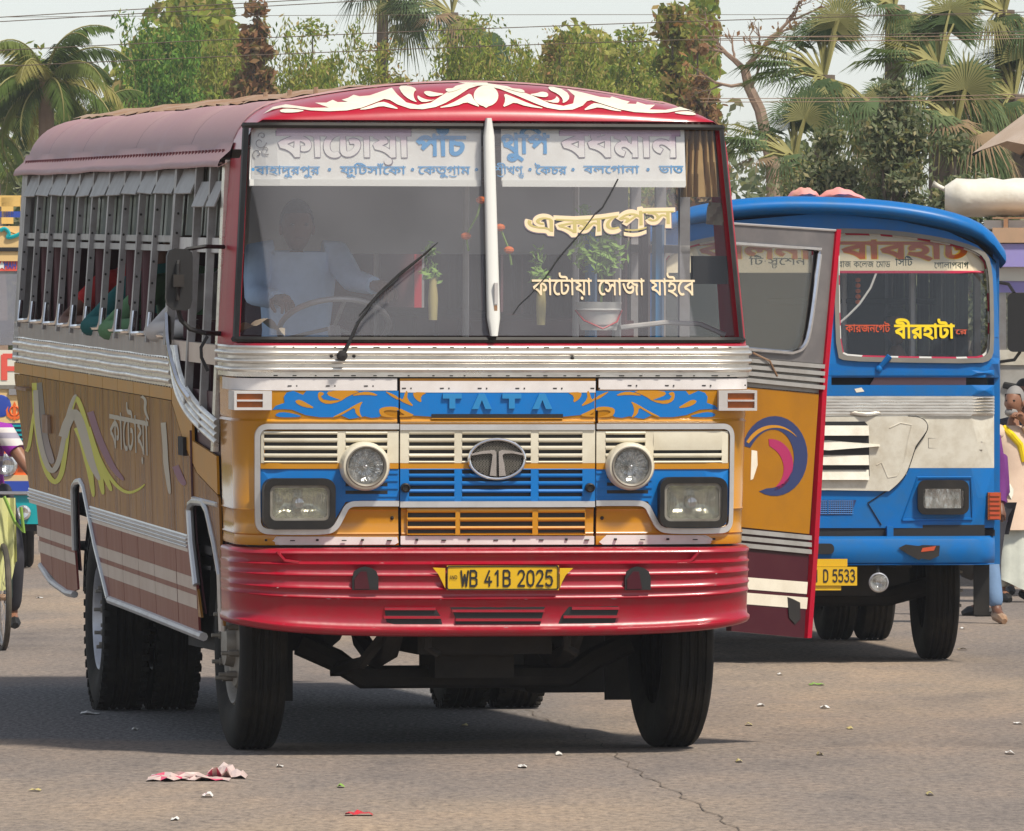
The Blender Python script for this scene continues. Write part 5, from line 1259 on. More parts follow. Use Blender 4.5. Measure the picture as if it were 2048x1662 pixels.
# ================================================================== THE OPEN PASSENGER DOOR OF THE SAME BUS
H_ = Vector((1.215, .72)); E2 = Vector((1.80, 1.22)); DU = (E2-H_); DW = DU.length; DU.normalize(); DN = Vector((DU.y, -DU.x))
if DN.y > 0: DN = -DN
def dm(u, v, o=0.): p = H_+DU*u+DN*o; return (p.x, p.y, v)
def DP(px, py):
    L = A.hit(px, py, lambda L: (L[0]-H_.x)*DN.x+(L[1]-H_.y)*DN.y); return ((L[0]-H_.x)*DU.x+(L[1]-H_.y)*DU.y, L[2])
door = part(MB(), 'passenger_door', 'gold') if 0 else None
def dpoly(P, off, t, name, m, parent, sharp=True):
    return part(MB().slab([DP(*p) for p in P], lambda u, v, o: dm(u, v, off+o), t), name, m, parent, smooth=False)
dr = dpoly([(1462, 770), (1640, 786), (1612, 1276), (1462, 1262)], -.03, .02, 'passenger_door', 'maroon', None)
dpoly([(1462, 772), (1637, 788), (1618, 1068), (1462, 1052)], -.01, .012, 'door_panel', 'goldshade', dr)
dpoly([(1462, 1100), (1616, 1112), (1608, 1276), (1462, 1262)], -.01, .012, 'door_panel', 'maroon', dr)
for a, b in ((1152, 1176), (1183, 1206)): dpoly([(1462, a), (1614, a+12), (1612, b+12), (1462, b)], .003, .002, 'pale_stripe', 'decal', dr)
for k in range(3): dpoly([(1462, 1056+k*14), (1619, 1071+k*14), (1619, 1080+k*14), (1462, 1065+k*14)], -.008, .022, 'door_moulding', 'flapd', dr)
for k in range(4): dpoly([(1462, 714+k*13), (1644, 729+k*14), (1643, 737+k*14), (1462, 722+k*13)], -.02, .04, 'door_rib', 'flapd', dr)
dpoly([(1462, 706), (1648, 720), (1640, 790), (1462, 772)], -.03, .02, 'door_panel', 'flapd', dr)
fo = [DP(*p) for p in [(1462, 445), (1672, 459), (1650, 728), (1462, 712)]]; fi = [DP(*p) for p in [(1462, 486), (1638, 498), (1618, 660), (1605, 698), (1580, 706), (1462, 696)]]
V, F_ = fill2d([fo, fi], True); mb = MB(); mb.add([dm(*p, .0) for p in V], F_); mb.add([dm(*p, -.03) for p in V], [f[::-1] for f in F_]); part(mb, 'window_surround', 'doorframe', dr, smooth=False)
part(MB().tube([dm(*p, .008) for p in fi[:1]+smoothp(fi[1:5], 2, False)+fi[5:]], .012, 6), 'window_trim', 'bright', dr)
dpoly([(1462, 490), (1636, 501), (1616, 662), (1603, 695), (1580, 703), (1462, 693)], -.02, .004, 'window_pane', glass('door_glass', .03, (.5,.5,.45)), dr)
Q = [DP(*p) for p in ((1671, 459), (1643, 770), (1625, 1100), (1612, 1276))]
part(MB().grid([[dm(u-.004, v, -.035), dm(u-.004, v, .012), dm(u+.03, v, .012), dm(u+.03, v, -.035)] for u, v in Q]), 'door_edge', 'redp', dr, ang=30)
part(MB().tube([dm(*DP(1462, 447), .004), dm(*DP(1671, 461), .004)], .006, 5), 'door_top_trim', 'trim', dr)
def ring_arc(cx_, cy_, rx_, ry_, a0, a1, w0, w1, n=26):
    O, I = [], []
    for k in range(n+1):
        t = k/n; a = R(a0+(a1-a0)*t); w_ = w0+(w1-w0)*t; w_ *= math.sin(math.pi*min(1, .05+t*.95))**.35
        O.append((cx_+rx_*math.cos(a), cy_-ry_*math.sin(a))); I.append((cx_+(rx_-w_)*math.cos(a), cy_-(ry_-w_)*math.sin(a)))
    return O+I[::-1]
dpoly(ring_arc(1548, 912, 66, 80, 165, -118, 30, 26), .002, .002, 'navy_swirl', 'navy', dr)
dpoly(ring_arc(1545, 918, 62, 68, 150, 40, 10, 2), .0045, .001, 'gold_swirl', 'gold', dr)
dpoly(ring_arc(1540, 930, 45, 52, 95, -80, 26, 14), .002, .002, 'magenta_swirl', 'magenta', dr)
dpoly([(1502, 900), (1513, 902), (1514, 930), (1505, 958), (1500, 960)], .002, .002, 'white_swirl', 'decal', dr)
dpoly([(1573, 1194), (1584, 1198), (1598, 1205), (1599, 1238), (1588, 1248), (1576, 1235)], .0052, .002, 'worn_patch', 'under', dr)
part(MB().tube([dm(*DP(1500, 706), .02), dm(*DP(1530, 722), .03), dm(*DP(1548, 752), .02)], .005, 5), 'door_chain', 'rust', dr)
# ================================================================== THE BLUE BUS
B = Frame(1.93, 54, 5.3)
bb_ = B.root('bus', 'blue and white bus behind the open door with pink bundles on its roof', 'bus', 'buses in the yard')
M['bblue'] = mat('bus_blue_paint', (.0, .135, .43), .38, 0, (.04,.12,.22), .45, 7, .0015, 5, spec=.3); M['banner'] = mat('cream_banner', (.78,.70,.50), .6, 0, (.6,.5,.3), .4, 5); M['bwhite'] = mat('bus_white_paint', (.64, .61, .52), .45, 0, (.36,.30,.20), .6, 7, .002, 4)
M['bgrey'] = mat('grey_rubber', (.17,.16,.14), .55, 0, (.28,.25,.2), .5, 5); M['tapered'] = mat('red_tape', (.50,.01,.06), .4); M['white'] = mat('white_tape', (.75,.74,.70), .45)
M['orange'] = mat('orange_paint', (.52,.09,.0), .8, 0, (.45,.14,.0), .4, 12, spec=.1); M['signyel'] = mat('yellow_paint', (.80,.58,.0), .45); M['signblack'] = mat('dark_green_paint', (.015,.04,.03), .8, spec=.1); M['redorange'] = mat('red_orange_paint', (.5,.07,.02), .5)
def BP(px, py, y=0.): p = B.hit(px, py, lambda L: L[1]-y); return (p[0], p[2])
BH = 1.13; BC0 = BP(1655, 800)[0]
def bfm(u, v, o=0.): u_ = u-BC0; d = max(0, abs(u_)-.93); return (u, .03*u_*u_+(.2-math.sqrt(max(0, .04-d*d)) if d < .2 else .2)+.0-o+(0 if v < 1.9 else .12*(v-1.9)), v)
def bpart(mb, name, m, parent=None, **k): return mb.build(name, m, parent or bb_, **k)
def bslab(P, o0, t, name, m, parent=None, mir=None, **k):
    Q = [BP(*p) for p in P]; Q = [(min(BH, x), z) for x, z in Q]
    if mir is not None: Q = [(2*mir-x, z) for x, z in Q][::-1]
    Q = dens(Q, .15); k.setdefault('smooth', False)
    return bpart(MB().slab(Q, lambda u, v, o: bfm(u, v, o0+o), t, extra=inner_pts(Q, .045, .2)), name, m, parent, **k)
def brect(a, b, c, d): return [(a, c), (b, c), (b, d), (a, d)]
BC = BP(1655, 800)[0]          # centre line
bz_ = lambda py: BP(1800, py)[1]
# body shell: sides, roof
zt_b, zg = bz_(520), bz_(1140)
mb = MB(); SY = 8.2
for s_ in (-1, 1):
    mb.box(BC+s_*(BH-.04), BC+s_*BH, .22, SY, .62, 1.86)
bpart(mb.box(BC-BH, BC+BH, SY-.03, SY, .62, 2.6), 'body_side', 'bblue')
for s_ in (-1, 1):
    for y in [.25+.8*k for k in range(11)]: bpart(MB().box(BC+s_*(BH-.04), BC+s_*BH, y, y+.07, 1.86, 2.62), 'window_post', 'bblue' if y < .5 else 'under')  # posts further back blackened, interior shade put into their colour
rz_ = lambda q: bz_(403)-(bz_(403)-bz_(458))*abs(q)**2.4-(bz_(403)-bz_(413))*q-(bz_(403)-bz_(440))*abs(q)**12
qs = [-1+k/14 for k in range(29)]
bpart(MB().grid([[(BC+q*(BH+.01), y, rz_(q)) for q in qs] for y in (.15, 2, 4, 6, SY)]), 'roof', 'rust')
bpart(MB().grid([[(BC+q*(BH-.03), y, rz_(q)-.06) for q in qs] for y in (.15, SY)]), 'roof_lining', 'black')
# visor: thick blue brow bulging forward
rows = []
for q in qs:
    x = BC+q*(BH+.03); z = rz_(q)+.01; h_ = .075; yb_ = .20*abs(q)**6
    rows.append([(x, .45, z+.01), (x, .05+yb_, z+.02), (x, -.01+yb_, z-.0), (x, -.045+yb_, z-h_*.4), (x, -.04+yb_, z-h_*.85), (x, -.01+yb_, z-h_), (x, .20+yb_, z-h_-.03)])
bpart(MB().grid(rows), 'roof_brow', 'bblue', ang=70)
# face: panels with openings
def bface(outer, holes, o0, t, name, m, **k):
    Lo = [dens([(min(BC+BH, x), z) for x, z in [BP(*p) for p in outer]], .12)]+[[BP(*p) for p in h] for h in holes]
    hl = Lo[1:]; hl = hl+[[(2*BC-x, z) for x, z in h] for h in hl]
    V, F_ = fill2d([Lo[0]]+hl, True, extra=[p for p in (inner_pts(Lo[0], .05, .15) or []) if not any(wind(p[0], p[1], [h]) for h in hl)])
    mb = MB(); mb.add([bfm(x, z, o0+t) for x, z in V], F_)
    for h in hl: n = len(h); mb.add([bfm(x, z, o0+t) for x, z in h]+[bfm(x, z, o0-.05) for x, z in h], [(i, (i+1) % n, (i+1) % n+n, i+n) for i in range(n)])
    return bpart(mb, name, m, **k)
def rr(a, b, c, d, r=18, n=4): 
    P = []
    for cx_, cy_, a0 in ((b-r, c+r, -90), (b-r, d-r, 0), (a+r, d-r, 90), (a+r, c+r, 180)): P += [(cx_+r*math.cos(R(a0+90*k/n)), cy_+r*math.sin(R(a0+90*k/n))) for k in range(n+1)]
    return P
wsr = smoothp([(1671,470),(1672,457),(1690,456),(1785,459),(1896,475),(1955,492),(1982,508),(1991,540),(1993,600),(1992,700),(1984,720),(1960,727),(1800,725),(1690,722),(1672,714),(1670,600)], 1)
mirx = 2*1655
xl = lambda P: [(mirx-x, y) for x, y in P]
bface([(1300,455),(1655,425),(1800,440),(1900,462),(1960,490),(2000,522),(2012,755),(1300,755)], [wsr], 0, .01, 'front_panel', 'bblue', smooth=False)
for m_ in (None, BC):
    Q = [BP(*p) for p in wsr]; Qi = [BP(1832+(x-1832)*.945, 592+(y-592)*.93) for x, y in wsr]; Qt = [BP(1832+(x-1832)*.925, 592+(y-592)*.905) for x, y in wsr]
    if m_: Q, Qi, Qt = [[(2*m_-x, z) for x, z in P] for P in (Q, Qi, Qt)]
    fr = bpart(ringslab(MB(), Q, Qi, lambda u, v, o: bfm(u, v, .005+o*.5), .05), 'windscreen_rubber', 'bgrey', ang=40)
    bpart(MB().slab(Qi, lambda u, v, o: bfm(u, v, -.02+o), .004), 'windscreen_pane', glass('blue_bus_glass', .006 if not m_ else .08, (.45,.47,.40)), fr, smooth=False)
    # red and white dashed tape inside the glass
    k = 0; per = 0; mbr, mbw = MB(), MB(); n = len(Qi)
    for i in range(n):
        a, b = Vector(Qi[i]), Vector(Qi[(i+1) % n]); ai, bi = Vector(Qt[i]), Vector(Qt[(i+1) % n]); l = (b-a).length; ns = max(1, round(l/.075))
        for j in range(ns):
            t0, t1 = j/ns, (j+1)/ns; per += l/ns; tgt = mbr if int(per/.11) % 2 else mbw
            tgt.add([bfm(*p, -.012) for p in (a.lerp(b, t0), a.lerp(b, t1), ai.lerp(bi, t1), ai.lerp(bi, t0))], [(0,1,2,3)])
    bpart(mbw, 'white_tape', 'white', fr, smooth=False, kind='stuff'); bpart(mbr, 'red_tape', 'tapered', fr, smooth=False, kind='stuff')
bn = bslab([(1678,465),(1800,470),(1890,484),(1950,502),(1974,522),(1976,545),(1678,545)], -.026, .003, 'destination_banner', 'banner')
bslab([(1655-317,500),(1655-250,480),(1632,470),(1634,545),(1655-317,545)], -.026, .003, 'destination_banner', 'banner')
bslab(brect(1678, 1975, 541, 546), -.0225, .001, 'banner_edge', 'tapered', bn)
def bsign(segs, a, b, yb_, yt_, m, bold=.02, o=-.0245, name='sign_letters', flip=False):
    x0_, z0_ = BP(a, yb_); x1_, z1_ = BP(b, yt_); return lettering(name, segs, lambda u, v, o_: bfm(u, v, o+o_), x0_, x1_, z0_, z1_, m, bb_, bold, .002)
for bo, m, of in ((.065, 'signyel', 0), (.038, 'orange', .0008)): bsign(['ব','া','ব','হ','া','ট'], 1684, 1945, 516, 480, m, bo, -.0245+of)
for bo, m, of in ((.065, 'signyel', 0), (.038, 'orange', .0008)): bsign(['ক','া','ল','ন','া'], 1400, 1630, 516, 482, m, bo, -.0245+of)
bsign(['র','া','জ',' ','ক','ে','ল','জ',' ','ে','ম','া','ড'], 1680, 1785, 534, 521, 'signblack', .008)
bsign(['ি','স','ি','ট'], 1795, 1830, 531, 516, 'signblack', .012); bsign(['ে','গ','া','ল','া','প','ব','া','গ'], 1873, 1943, 536, 523, 'signblack', .012)
bsign(['ি','ট','·','স','~sub:ট','ে','শ','ন'], 1502, 1616, 529, 514, 'signblack', .012)
bsign(['ব','ী','র','হ','া','ট','া'], 1790, 1912, 676, 647, 'signyel', .035, -.012); bsign(['ক','া','র','জ','ন','ে','গ','ট'], 1692, 1782, 664, 648, 'redorange', .018, -.012); bsign(['ে','র'], 1913, 1937, 668, 658, 'redorange', .018, -.012)
bpart(MB().tube([bfm(*BP(*p), -.03) for p in ((1757, 545), (1745, 575), (1722, 608), (1700, 630), (1678, 649))], .007, 5), 'cab_rope', 'white')
bpart(MB().tube([bfm(*BP(1757, 738), .01), bfm(*BP(1778, 712), .04)], [.018, .02], 8).ball(bfm(*BP(1757, 738), .02), .024, 8), 'wiper_stub', 'bblue')
# band with a long slot
bpart(MB().box(BC-BH+.1, BC+BH-.1, .10, .12, bz_(772), bz_(750)), 'slot_back', 'black'); bslab([(1742,770),(1752,754),(1935,754),(1935,770)], -.06, .02, 'slot_sheet', 'pink')
for a, b in ((740, 751), (770, 792)): bslab(brect(1298, 2012, a, b), .0, .02, 'blue_band', 'bblue')
for a, b in ((1298, 1340), (1650, 1662), (1994, 2012)): bslab(brect(a, b, 751, 770), .0, .018, 'blue_band', 'bblue')
bslab([(1708,778),(1722,775),(1728,783),(1712,785)], .0215, .001, 'worn_patch', 'decal')
for k in range(6): bslab(brect(1298, 2014, 793+k*6.2, 797.6+k*6.2), .005, .024, 'belt_rib', 'chrome')
bslab(brect(1298, 2014, 790, 832), .0, .008, 'belt_backing', 'chrome')
# white nose with raised bonnet, louvres, blue skirt
bslab(brect(1298, 2010, 832, 936), .0, .012, 'nose_panel', 'bwhite')
bslab([(1298,936),(2010,936),(2002,1050),(1990,1056),(1300,1056)], .0, .011, 'nose_panel', 'bblue')
hood = [(1655,834),(1815,832),(1842,834),(1856,846),(1852,862),(1830,892),(1822,920),(1812,948),(1795,968),(1778,982),(1655,980)]
for m_ in (None, BC):
    h = bslab(hood, .012, .02, 'bonnet', 'bwhite', mir=m_)
    P = smoothp([(1815,832),(1842,834),(1856,848),(1852,866),(1830,894),(1822,920),(1812,948),(1795,968),(1778,982)], 2, False); Q = [BP(*p) for p in P]
    if m_: Q = [(2*m_-x, z) for x, z in Q]
    bpart(MB().tube([bfm(*p, .030) for p in Q], .004, 4), 'bonnet_seam', 'black', h)
    P = [(1778,856),(1800,846),(1822,850),(1815,880),(1808,920),(1792,952),(1775,955),(1762,925),(1752,930)]; Q = [BP(*p) for p in P]
    if m_: Q = [(2*m_-x, z) for x, z in Q]
    bpart(MB().tube([bfm(*p, .030) for p in Q], .006, 5), 'pressed_line', 'bwhite', h)
    o = bslab([(1655,843),(1728,843),(1736,852),(1738,952),(1655,954)], .03, .003, 'grille_opening', 'black', mir=m_)
    for k in range(4):
        yk = 861+k*29.5; ext_ = 18 if k == 1 else 0
        Q = [BP(1655, yk-10), BP(1736+ext_*1.2, yk-2 if ext_ else yk-10), BP(1736+ext_*1.2, yk+2 if ext_ else yk+10), BP(1655, yk+10)]
        if m_: Q = [(2*m_-x, z) for x, z in Q]
        mb = MB(); mb.add([bfm(*Q[0], .034), bfm(*Q[1], .034), bfm(*Q[2], .062), bfm(*Q[3], .062), bfm(*Q[3], .034), bfm(*Q[2], .034)], [(0,1,2,3), (3,2,5,4)] if not m_ else [(3,2,1,0), (4,5,2,3)])
        bpart(mb, 'louvre', 'bwhite', o, smooth=False)
    o = bslab([(1655,1000),(1712,1000),(1702,1028),(1655,1030)], .012, .003, 'mesh_panel', 'navy', mir=m_)
    mb = MB()
    for k in range(12): a, b = bfm(*BP(1656+k*4.4, 1001), .017), bfm(*BP(1656+k*4.4, 1028), .017); mb.tube([a, b] if not m_ else [(2*BC-a[0], a[1], a[2]), (2*BC-b[0], b[1], b[2])], .0022, 3)
    for k in range(7): a, b = bfm(*BP(1656, 1002+k*4.2), .017), bfm(*BP(1706, 1002+k*4.2), .017); mb.tube([a, b] if not m_ else [(2*BC-a[0], a[1], a[2]), (2*BC-b[0], b[1], b[2])], .0022, 3)
    bpart(mb, 'wire_mesh', 'bblue', o, kind='stuff')
    for P in ([(1805,1040),(1835,955),(1942,955),(1945,1000),(1945,1038)],): 
        Q = [BP(*p) for p in P]
        if m_: Q = [(2*m_-x, z) for x, z in Q]
        bpart(MB().tube([bfm(*p, .014) for p in Q+Q[:1]], .009, 5), 'lamp_pressing', 'bblue')
    sg = (lambda u: u) if not m_ else (lambda u: 2*BC-u)
    (x0_, z1_), (x1_, z0_) = BP(1834, 960), BP(1936, 1029); yb_ = bfm((x0_+x1_)/2, z0_, .03)[1]
    fn = lambda u, v, o: (sg(u), yb_-o, v)
    h = bpart(ringslab(MB(), rrect(x0_, x1_, z0_, z1_, .05), rrect(x0_+.035, x1_-.03, z0_+.04, z1_-.055, .02), fn, .03), 'headlight', 'rubber', ang=40)
    bpart(MB().slab(rrect(x0_+.03, x1_-.028, z0_+.035, z1_-.05, .02), lambda u, v, o: fn(u, v, -.01+o+.01*math.sin(u*190)), .006), 'reflector', 'reflector', h, ang=5)
    bpart(MB().slab(rrect(x0_+.033, x1_-.03, z0_+.038, z1_-.053, .02), lambda u, v, o: fn(u, v, .012+o), .003), 'lens', 'lensglass', h)
    (x0_, z1_), (x1_, z0_) = BP(1977, 985), BP(2003, 1040); x1_ = min(x1_, BC+BH)
    h = bpart(MB().box(sg(x0_), sg(x1_), bfm(x0_, z0_, .03)[1], bfm(x0_, z0_)[1]+.15, z0_, z1_), 'indicator_lamp', 'amber')
    for k in range(6): z = z0_+(z1_-z0_)*(k+.5)/6; bpart(MB().box(sg(x0_+.01), sg(x1_-.008), bfm(x0_, z0_, .04)[1], bfm(x0_, z0_)[1], z-.008, z+.008), 'lens_rib', 'redorange', h, smooth=False)
bpart(MB().tube([bfm(*BP(1700, 826), .02), bfm(*BP(1725, 829), .045), bfm(*BP(1735, 829), .045), bfm(*BP(1760, 826), .02)], .012, 6), 'bonnet_handle', 'chrome')
bpart(MB().tube([bfm(*p, .016) for p in [BP(1795, 968), BP(1735, 1006), BP(1762, 1050)]], .004, 4), 'panel_seam', 'black')
for P in ([(1857,876),(1966,884)], [(1857,896),(1966,900)], [(1857,876),(1857,896)]): bpart(MB().tube([bfm(*BP(*p), .011) for p in P], .003, 4), 'panel_seam', 'bgrey')
# bumper
zc_b = BP(1800, 1102, -.15)[1]; prof = [(0, .09), (.10, .092), (.14, .075), (.155, .03), (.155, -.03), (.135, -.075), (.12, -.08), (.13, -.088), (.05, -.092), (0, -.09)]
rows = []
for k in range(33):
    q = -1+k/16; x = BC+q*1.085; d = max(0, abs(q)-.86)/.14; yo = .03*(q*1.1)**2+.22*(1-math.sqrt(1-min(.999, d)**2))
    rows.append([(x, .04+yo-o_, zc_b+z) for o_, z in prof])
bmpb = bpart(MB().grid(rows), 'bumper', 'bblue', ang=40)
bb2 = lambda px, py: BP(px, py, -.12)
fnb = lambda u, v, o: (u, -.118+.03*u*u*.3-o, v)
bpart(MB().slab([bb2(*p) for p in rr(1560, 1668, 1087, 1108, 9)], fnb, .01), 'bumper_slot', 'black', bmpb, smooth=False)
h = bpart(MB().slab([bb2(*p) for p in ((1797,1096),(1812,1089),(1838,1092),(1845,1090),(1880,1091),(1878,1112),(1860,1120),(1843,1117),(1838,1120),(1815,1108))], fnb, .005), 'worn_patch', 'under', bmpb, smooth=False)
bpart(MB().slab([bb2(*p) for p in ((1845,1096),(1872,1092),(1868,1101),(1842,1104))], fnb, .007), 'primer_patch', 'redorange', h, smooth=False)
bpart(MB().box(BC-1.0, BC+1.0, .0, .03, .62, bz_(1050)), 'bumper_backing', 'black')
for px in (1778, 1560): x = BP(px, 1060)[0]; bpart(MB().box(x-.02, x+.02, -.06, .0, bz_(1075), bz_(1052)), 'bumper_bracket', 'bblue')
# plate, fog lamps
(x0_, z1_), (x1_, z0_) = BP(1582, 1134, -.18), BP(1714, 1171, -.18)
h = bpart(MB().box(x0_, x1_, -.185, -.178, z0_, z1_).box(x0_, x1_-.06, -.174, -.170, z1_+.002, z1_+.05).box(x0_, x1_-.10, -.174, -.170, z0_-.03, z0_-.002), 'number_plate', 'yellow', smooth=False)
penlettering('plate_letters', 'WB 41 D 5533', lambda u, v, o: (u, -.186-o, v), x0_+.012, x1_-.012, z0_+.024, z1_-.02, 'black', h, .13, .002)
for m_ in (0, 1):
    x, z = BP(1757, 1165, -.1); x = 2*BC-x if m_ else x
    h = bpart(MB().lathe([(.03, .08), (.058, .03), (.063, -.01), (.055, -.02), (.052, -.005)], (x, -.10, z), 'y', 24), 'fog_lamp', 'rim'); bpart(MB().lathe([(.001, .03), (.03, .02), (.054, -.012)], (x, -.10, z), 'y', 24), 'reflector', 'reflector', h); bpart(MB().lathe([(.001, -.028), (.03, -.024), (.054, -.012)], (x, -.10, z), 'y', 24), 'lens', 'lensglass', h)
    bpart(MB().tube([(x, -.08, z+.06), (x, 0, z+.16)], .012, 5), 'lamp_bracket', 'black', h)
BX = .62
wheel(BC+.80, .85, .48, .48, .215, True, bb_, 0, 1); wheel(BC-.80, .85, .48, .48, .215, True, bb_, 0, -1)
for x, s_ in ((-1.0, -1), (-.74, -1), (.74, 1), (1.0, 1)): wheel(BC+x, 5.3, .48, .48, .235, False, bb_, 0, s_, lug=False)
bpart(MB().tube([(BC-.8, .85, .48), (BC-.5, .85, .40), (BC+.5, .85, .40), (BC+.8, .85, .48)], .06, 8), 'front_axle', 'under')
bpart(MB().box(BC-.35, BC+.35, .3, 1.6, .42, .9).box(BC-.55, BC-.45, .1, 7, .6, .85).box(BC+.45, BC+.55, .1, 7, .6, .85), 'chassis', 'under')
bpart(MB().box(BC-1.08, BC+1.08, .1, SY, .80, .84), 'floor', 'under'); bpart(MB().box(BC+.55, BC+1.0, 2.2, 3.6, .35, .8), 'fuel_tank', 'under')
bpart(MB().box(BC+.5, BC+1.0, .35, .42, .62, .95).box(BC-1.0, BC-.5, .35, .42, .62, .95), 'wheel_housing', 'black')
bpart(MB().box(BC+.96, BC+1.06, .2, .22, .30, .8), 'mud_flap', 'rubber')
for k in range(9):
    for x0_, x1_ in ((-1.05, -.3), (.25, 1.05)): bpart(MB().box(BC+x0_, BC+x1_, 1.6+.8*k, 1.68+.8*k, 1.2, 1.95), 'passenger_seat', 'seat')
for x, y in ((.3, 1.5), (.72, 1.3)): bpart(MB().tube([(BC+x, y, .84), (BC+x, y, 2.55)], .022, 6), 'grab_pole', 'flap')
bpart(MB().box(BC-1.05, BC+1.05, .35, .6, 1.6, 1.80), 'dashboard', 'black'); bpart(MB().box(BC-1.05, BC+1.05, 5.0, 5.02, .9, 2.75), 'added_partition', 'black')  # black partition added to darken the view through the windscreen
for k in range(7): bpart(MB().grid([[(BC+s_*(BH-.06+.01*math.sin(j*2.)), 1.2+.6*k+.55*j/8, z) for j in range(9)] for z in (1.84, 2.62) for s_ in (-1,)]), 'added_window_blind', 'black'); bpart(MB().grid([[(BC+(BH-.06+.01*math.sin(j*2.)), 1.2+.6*k+.55*j/8, z) for j in range(9)] for z in (1.84, 2.62)]), 'added_window_blind', 'black'); bpart(MB().tube([(BC-.2, 1.5, 2.30), (BC+.9, 1.5, 2.30)], .02, 6), 'rail', 'under')  # black blinds added to keep light out of the interior
def BW2(x, y, z): return tuple(B.W @ Vector((x, y, z)))
J = seated(BC+.62, 1.35, 1.32, 1., W=BW2); person('person', 'dim figure seated behind the yellow lettering of the blue bus windscreen', J, 'c_green', 'c_dark', (0, -1, 0), skin='skin2')
for k, y in enumerate((.55, .9)):
    mb = MB()
    for j in range(5): z = BP(1716, 560+j*11, .3)[1]; mb.ball((BP(1716, 560, .3)[0], .3, z), (.018, .018, .016), 6)
    if k == 0: o = mb.build('bead_garland', 'marigold', None); o.matrix_world = B.W; tag(o, 'orange and red bead string hanging inside the blue bus windscreen', 'garland')
# pink bundles on the roof
M['pinkcloth'] = mat('pink_bundle', (.78, .30, .33), .7, 0, (.75,.42,.20), .9, 2.2, .01, 5)
for a, b, top, lab in ((1573, 1640, 375, 'smaller pink sack on the blue bus roof, the left of two'), (1634, 1738, 374, 'longer pink sack tapering to the right on the blue bus roof')):
    x0_, _ = BP(a, 400, .7); x1_, _ = BP(b, 400, .7); zt2 = BP(a, top, .7)[1]; zb2 = BP(a, 404, .7)[1]; n = 16; rows = []
    for k in range(n+1):
        t = k/n; h_ = math.sin(math.pi*min(1, max(0, t*.97+.015)))**.55*(1 if a < 1600 else (1-.55*max(0, t-.4)/.6)); x = x0_+(x1_-x0_)*t
        rows.append([(x, .7+.28*math.cos(2*math.pi*j/12)*h_, zb2+(zt2-zb2)*h_*(.5+.5*math.sin(2*math.pi*j/12))*(1+.06*math.sin(k*1.7+j))) for j in range(12)])
    o = MB().grid(rows, 0, True).build('sack', 'pinkcloth', None, ang=80); o.matrix_world = B.W; tag(o, lab, 'sack', 'pink sacks on the blue bus roof')

# ================================================================== BUS AT THE LEFT EDGE
T_ = Frame(-5.72, 84, 3.0); tb_ = T_.root('bus', 'cream, turquoise and orange bus half hidden behind the cyclist at the left edge', 'bus', 'buses in the yard')
M['tcream'] = mat('pale_yellow_paint', (.72, .50, .22), .45, 0, (.5,.38,.2), .3, 4); M['turq'] = mat('turquoise_paint', (.0, .33, .36), .4); M['torange'] = mat('orange_panel', (.75, .13, .015), .4); M['tblue'] = mat('deep_blue_paint', (.02, .06, .36), .4); M['tred'] = mat('coral_red', (.72, .10, .07), .45); M['twhite'] = mat('pale_panel', (.70,.68,.58), .5); M['rack'] = mat('yellow_rack', (.60,.42,.14), .6)
def TP(px, py, y=0.): p = T_.hit(px, py, lambda L: L[1]-y); return (p[0], p[2])
TXR = TP(100, 800)[0]; TXL = TXR-2.5
def tbx(py0, py1, m, name='front_panel', y0_=-.0, y1_=.05, x0=None, x1=None, parent=None):
    z1, z0 = TP(30, py0)[1], TP(30, py1)[1]; return MB().box(TXL if x0 is None else x0, TXR if x1 is None else x1, y0_, y1_, z0, z1).build(name, m, parent or tb_, smooth=False)
tx_ = lambda px: TP(px, 800)[0]; tzz = lambda py: TP(30, py)[1]
MB().box(TXL, TXR, .05, 8, .6, tzz(700)).box(TXL, TXR, .05, 8, tzz(470), tzz(452)).build('body', 'tcream', tb_)
for y in range(9):
    for x in (TXL+.02, TXR-.05): MB().box(x, x+.03, .2+y*.9, .28+y*.9, tzz(700), tzz(470)).build('window_post', 'tcream', tb_)
q_ = [-1+k/8 for k in range(17)]; xm, hw_ = (TXL+TXR)/2, 1.25
MB().grid([[(xm+q*hw_, y, tzz(502)+(tzz(436)-tzz(502))*(1-abs(q)**2.4)) for q in q_] for y in (.0, 8)]).build('roof', 'tcream', tb_)
MB().grid([[(xm+q*hw_, -.06, tzz(502)+(tzz(440)-tzz(502))*(1-abs(q)**2.4)*t_+(.0 if t_ else -.10)) for q in q_] for t_ in (0, 1)]).build('roof_front', 'tcream', tb_)
mb = MB(); rc = smoothp([(0,462),(10,456),(20,468),(12,476),(28,474),(44,466)], 2, False); mb.tube([(TP(*p)[0], -.075, TP(*p)[1]) for p in rc], .02, 5); mb.build('scroll_painting', 'turq', tb_)
for (a, b) in ((0, 1),): MB().box(TXL, TXR, -.08, -.06, tzz(503), tzz(495)).build('screen_edge', 'black', tb_)
MB().box(TXL+.1, TXR-.1, -.02, -.016, tzz(690), tzz(500)).build('windscreen_pane', glass('left_bus_glass', .5, (.30,.31,.36)), tb_)
ban = tbx(503, 542, 'tred', 'windscreen_banner', -.035, -.03, TXL+.1, TXR-.1)
for t, a, b, c, d in (('A', 22, 34, 513, 503), ('MAHI', 8, 37, 537, 524)):
    penlettering('banner_letters', t, lambda u, v, o: (u, -.04-o, v), tx_(a), tx_(b), tzz(c), tzz(d), 'tblue', ban, .13)
for px, py in ((11, 513), (4, 531)):
    P = [(tx_(px)+(.022 if k % 2 else .05)*math.sin(k*math.pi/5), tzz(py)+(.022 if k % 2 else .05)*math.cos(k*math.pi/5)) for k in range(10)]
    MB().slab(P, lambda u, v, o: (u, -.036-o, v), .004).build('star', 'white', ban, smooth=False)
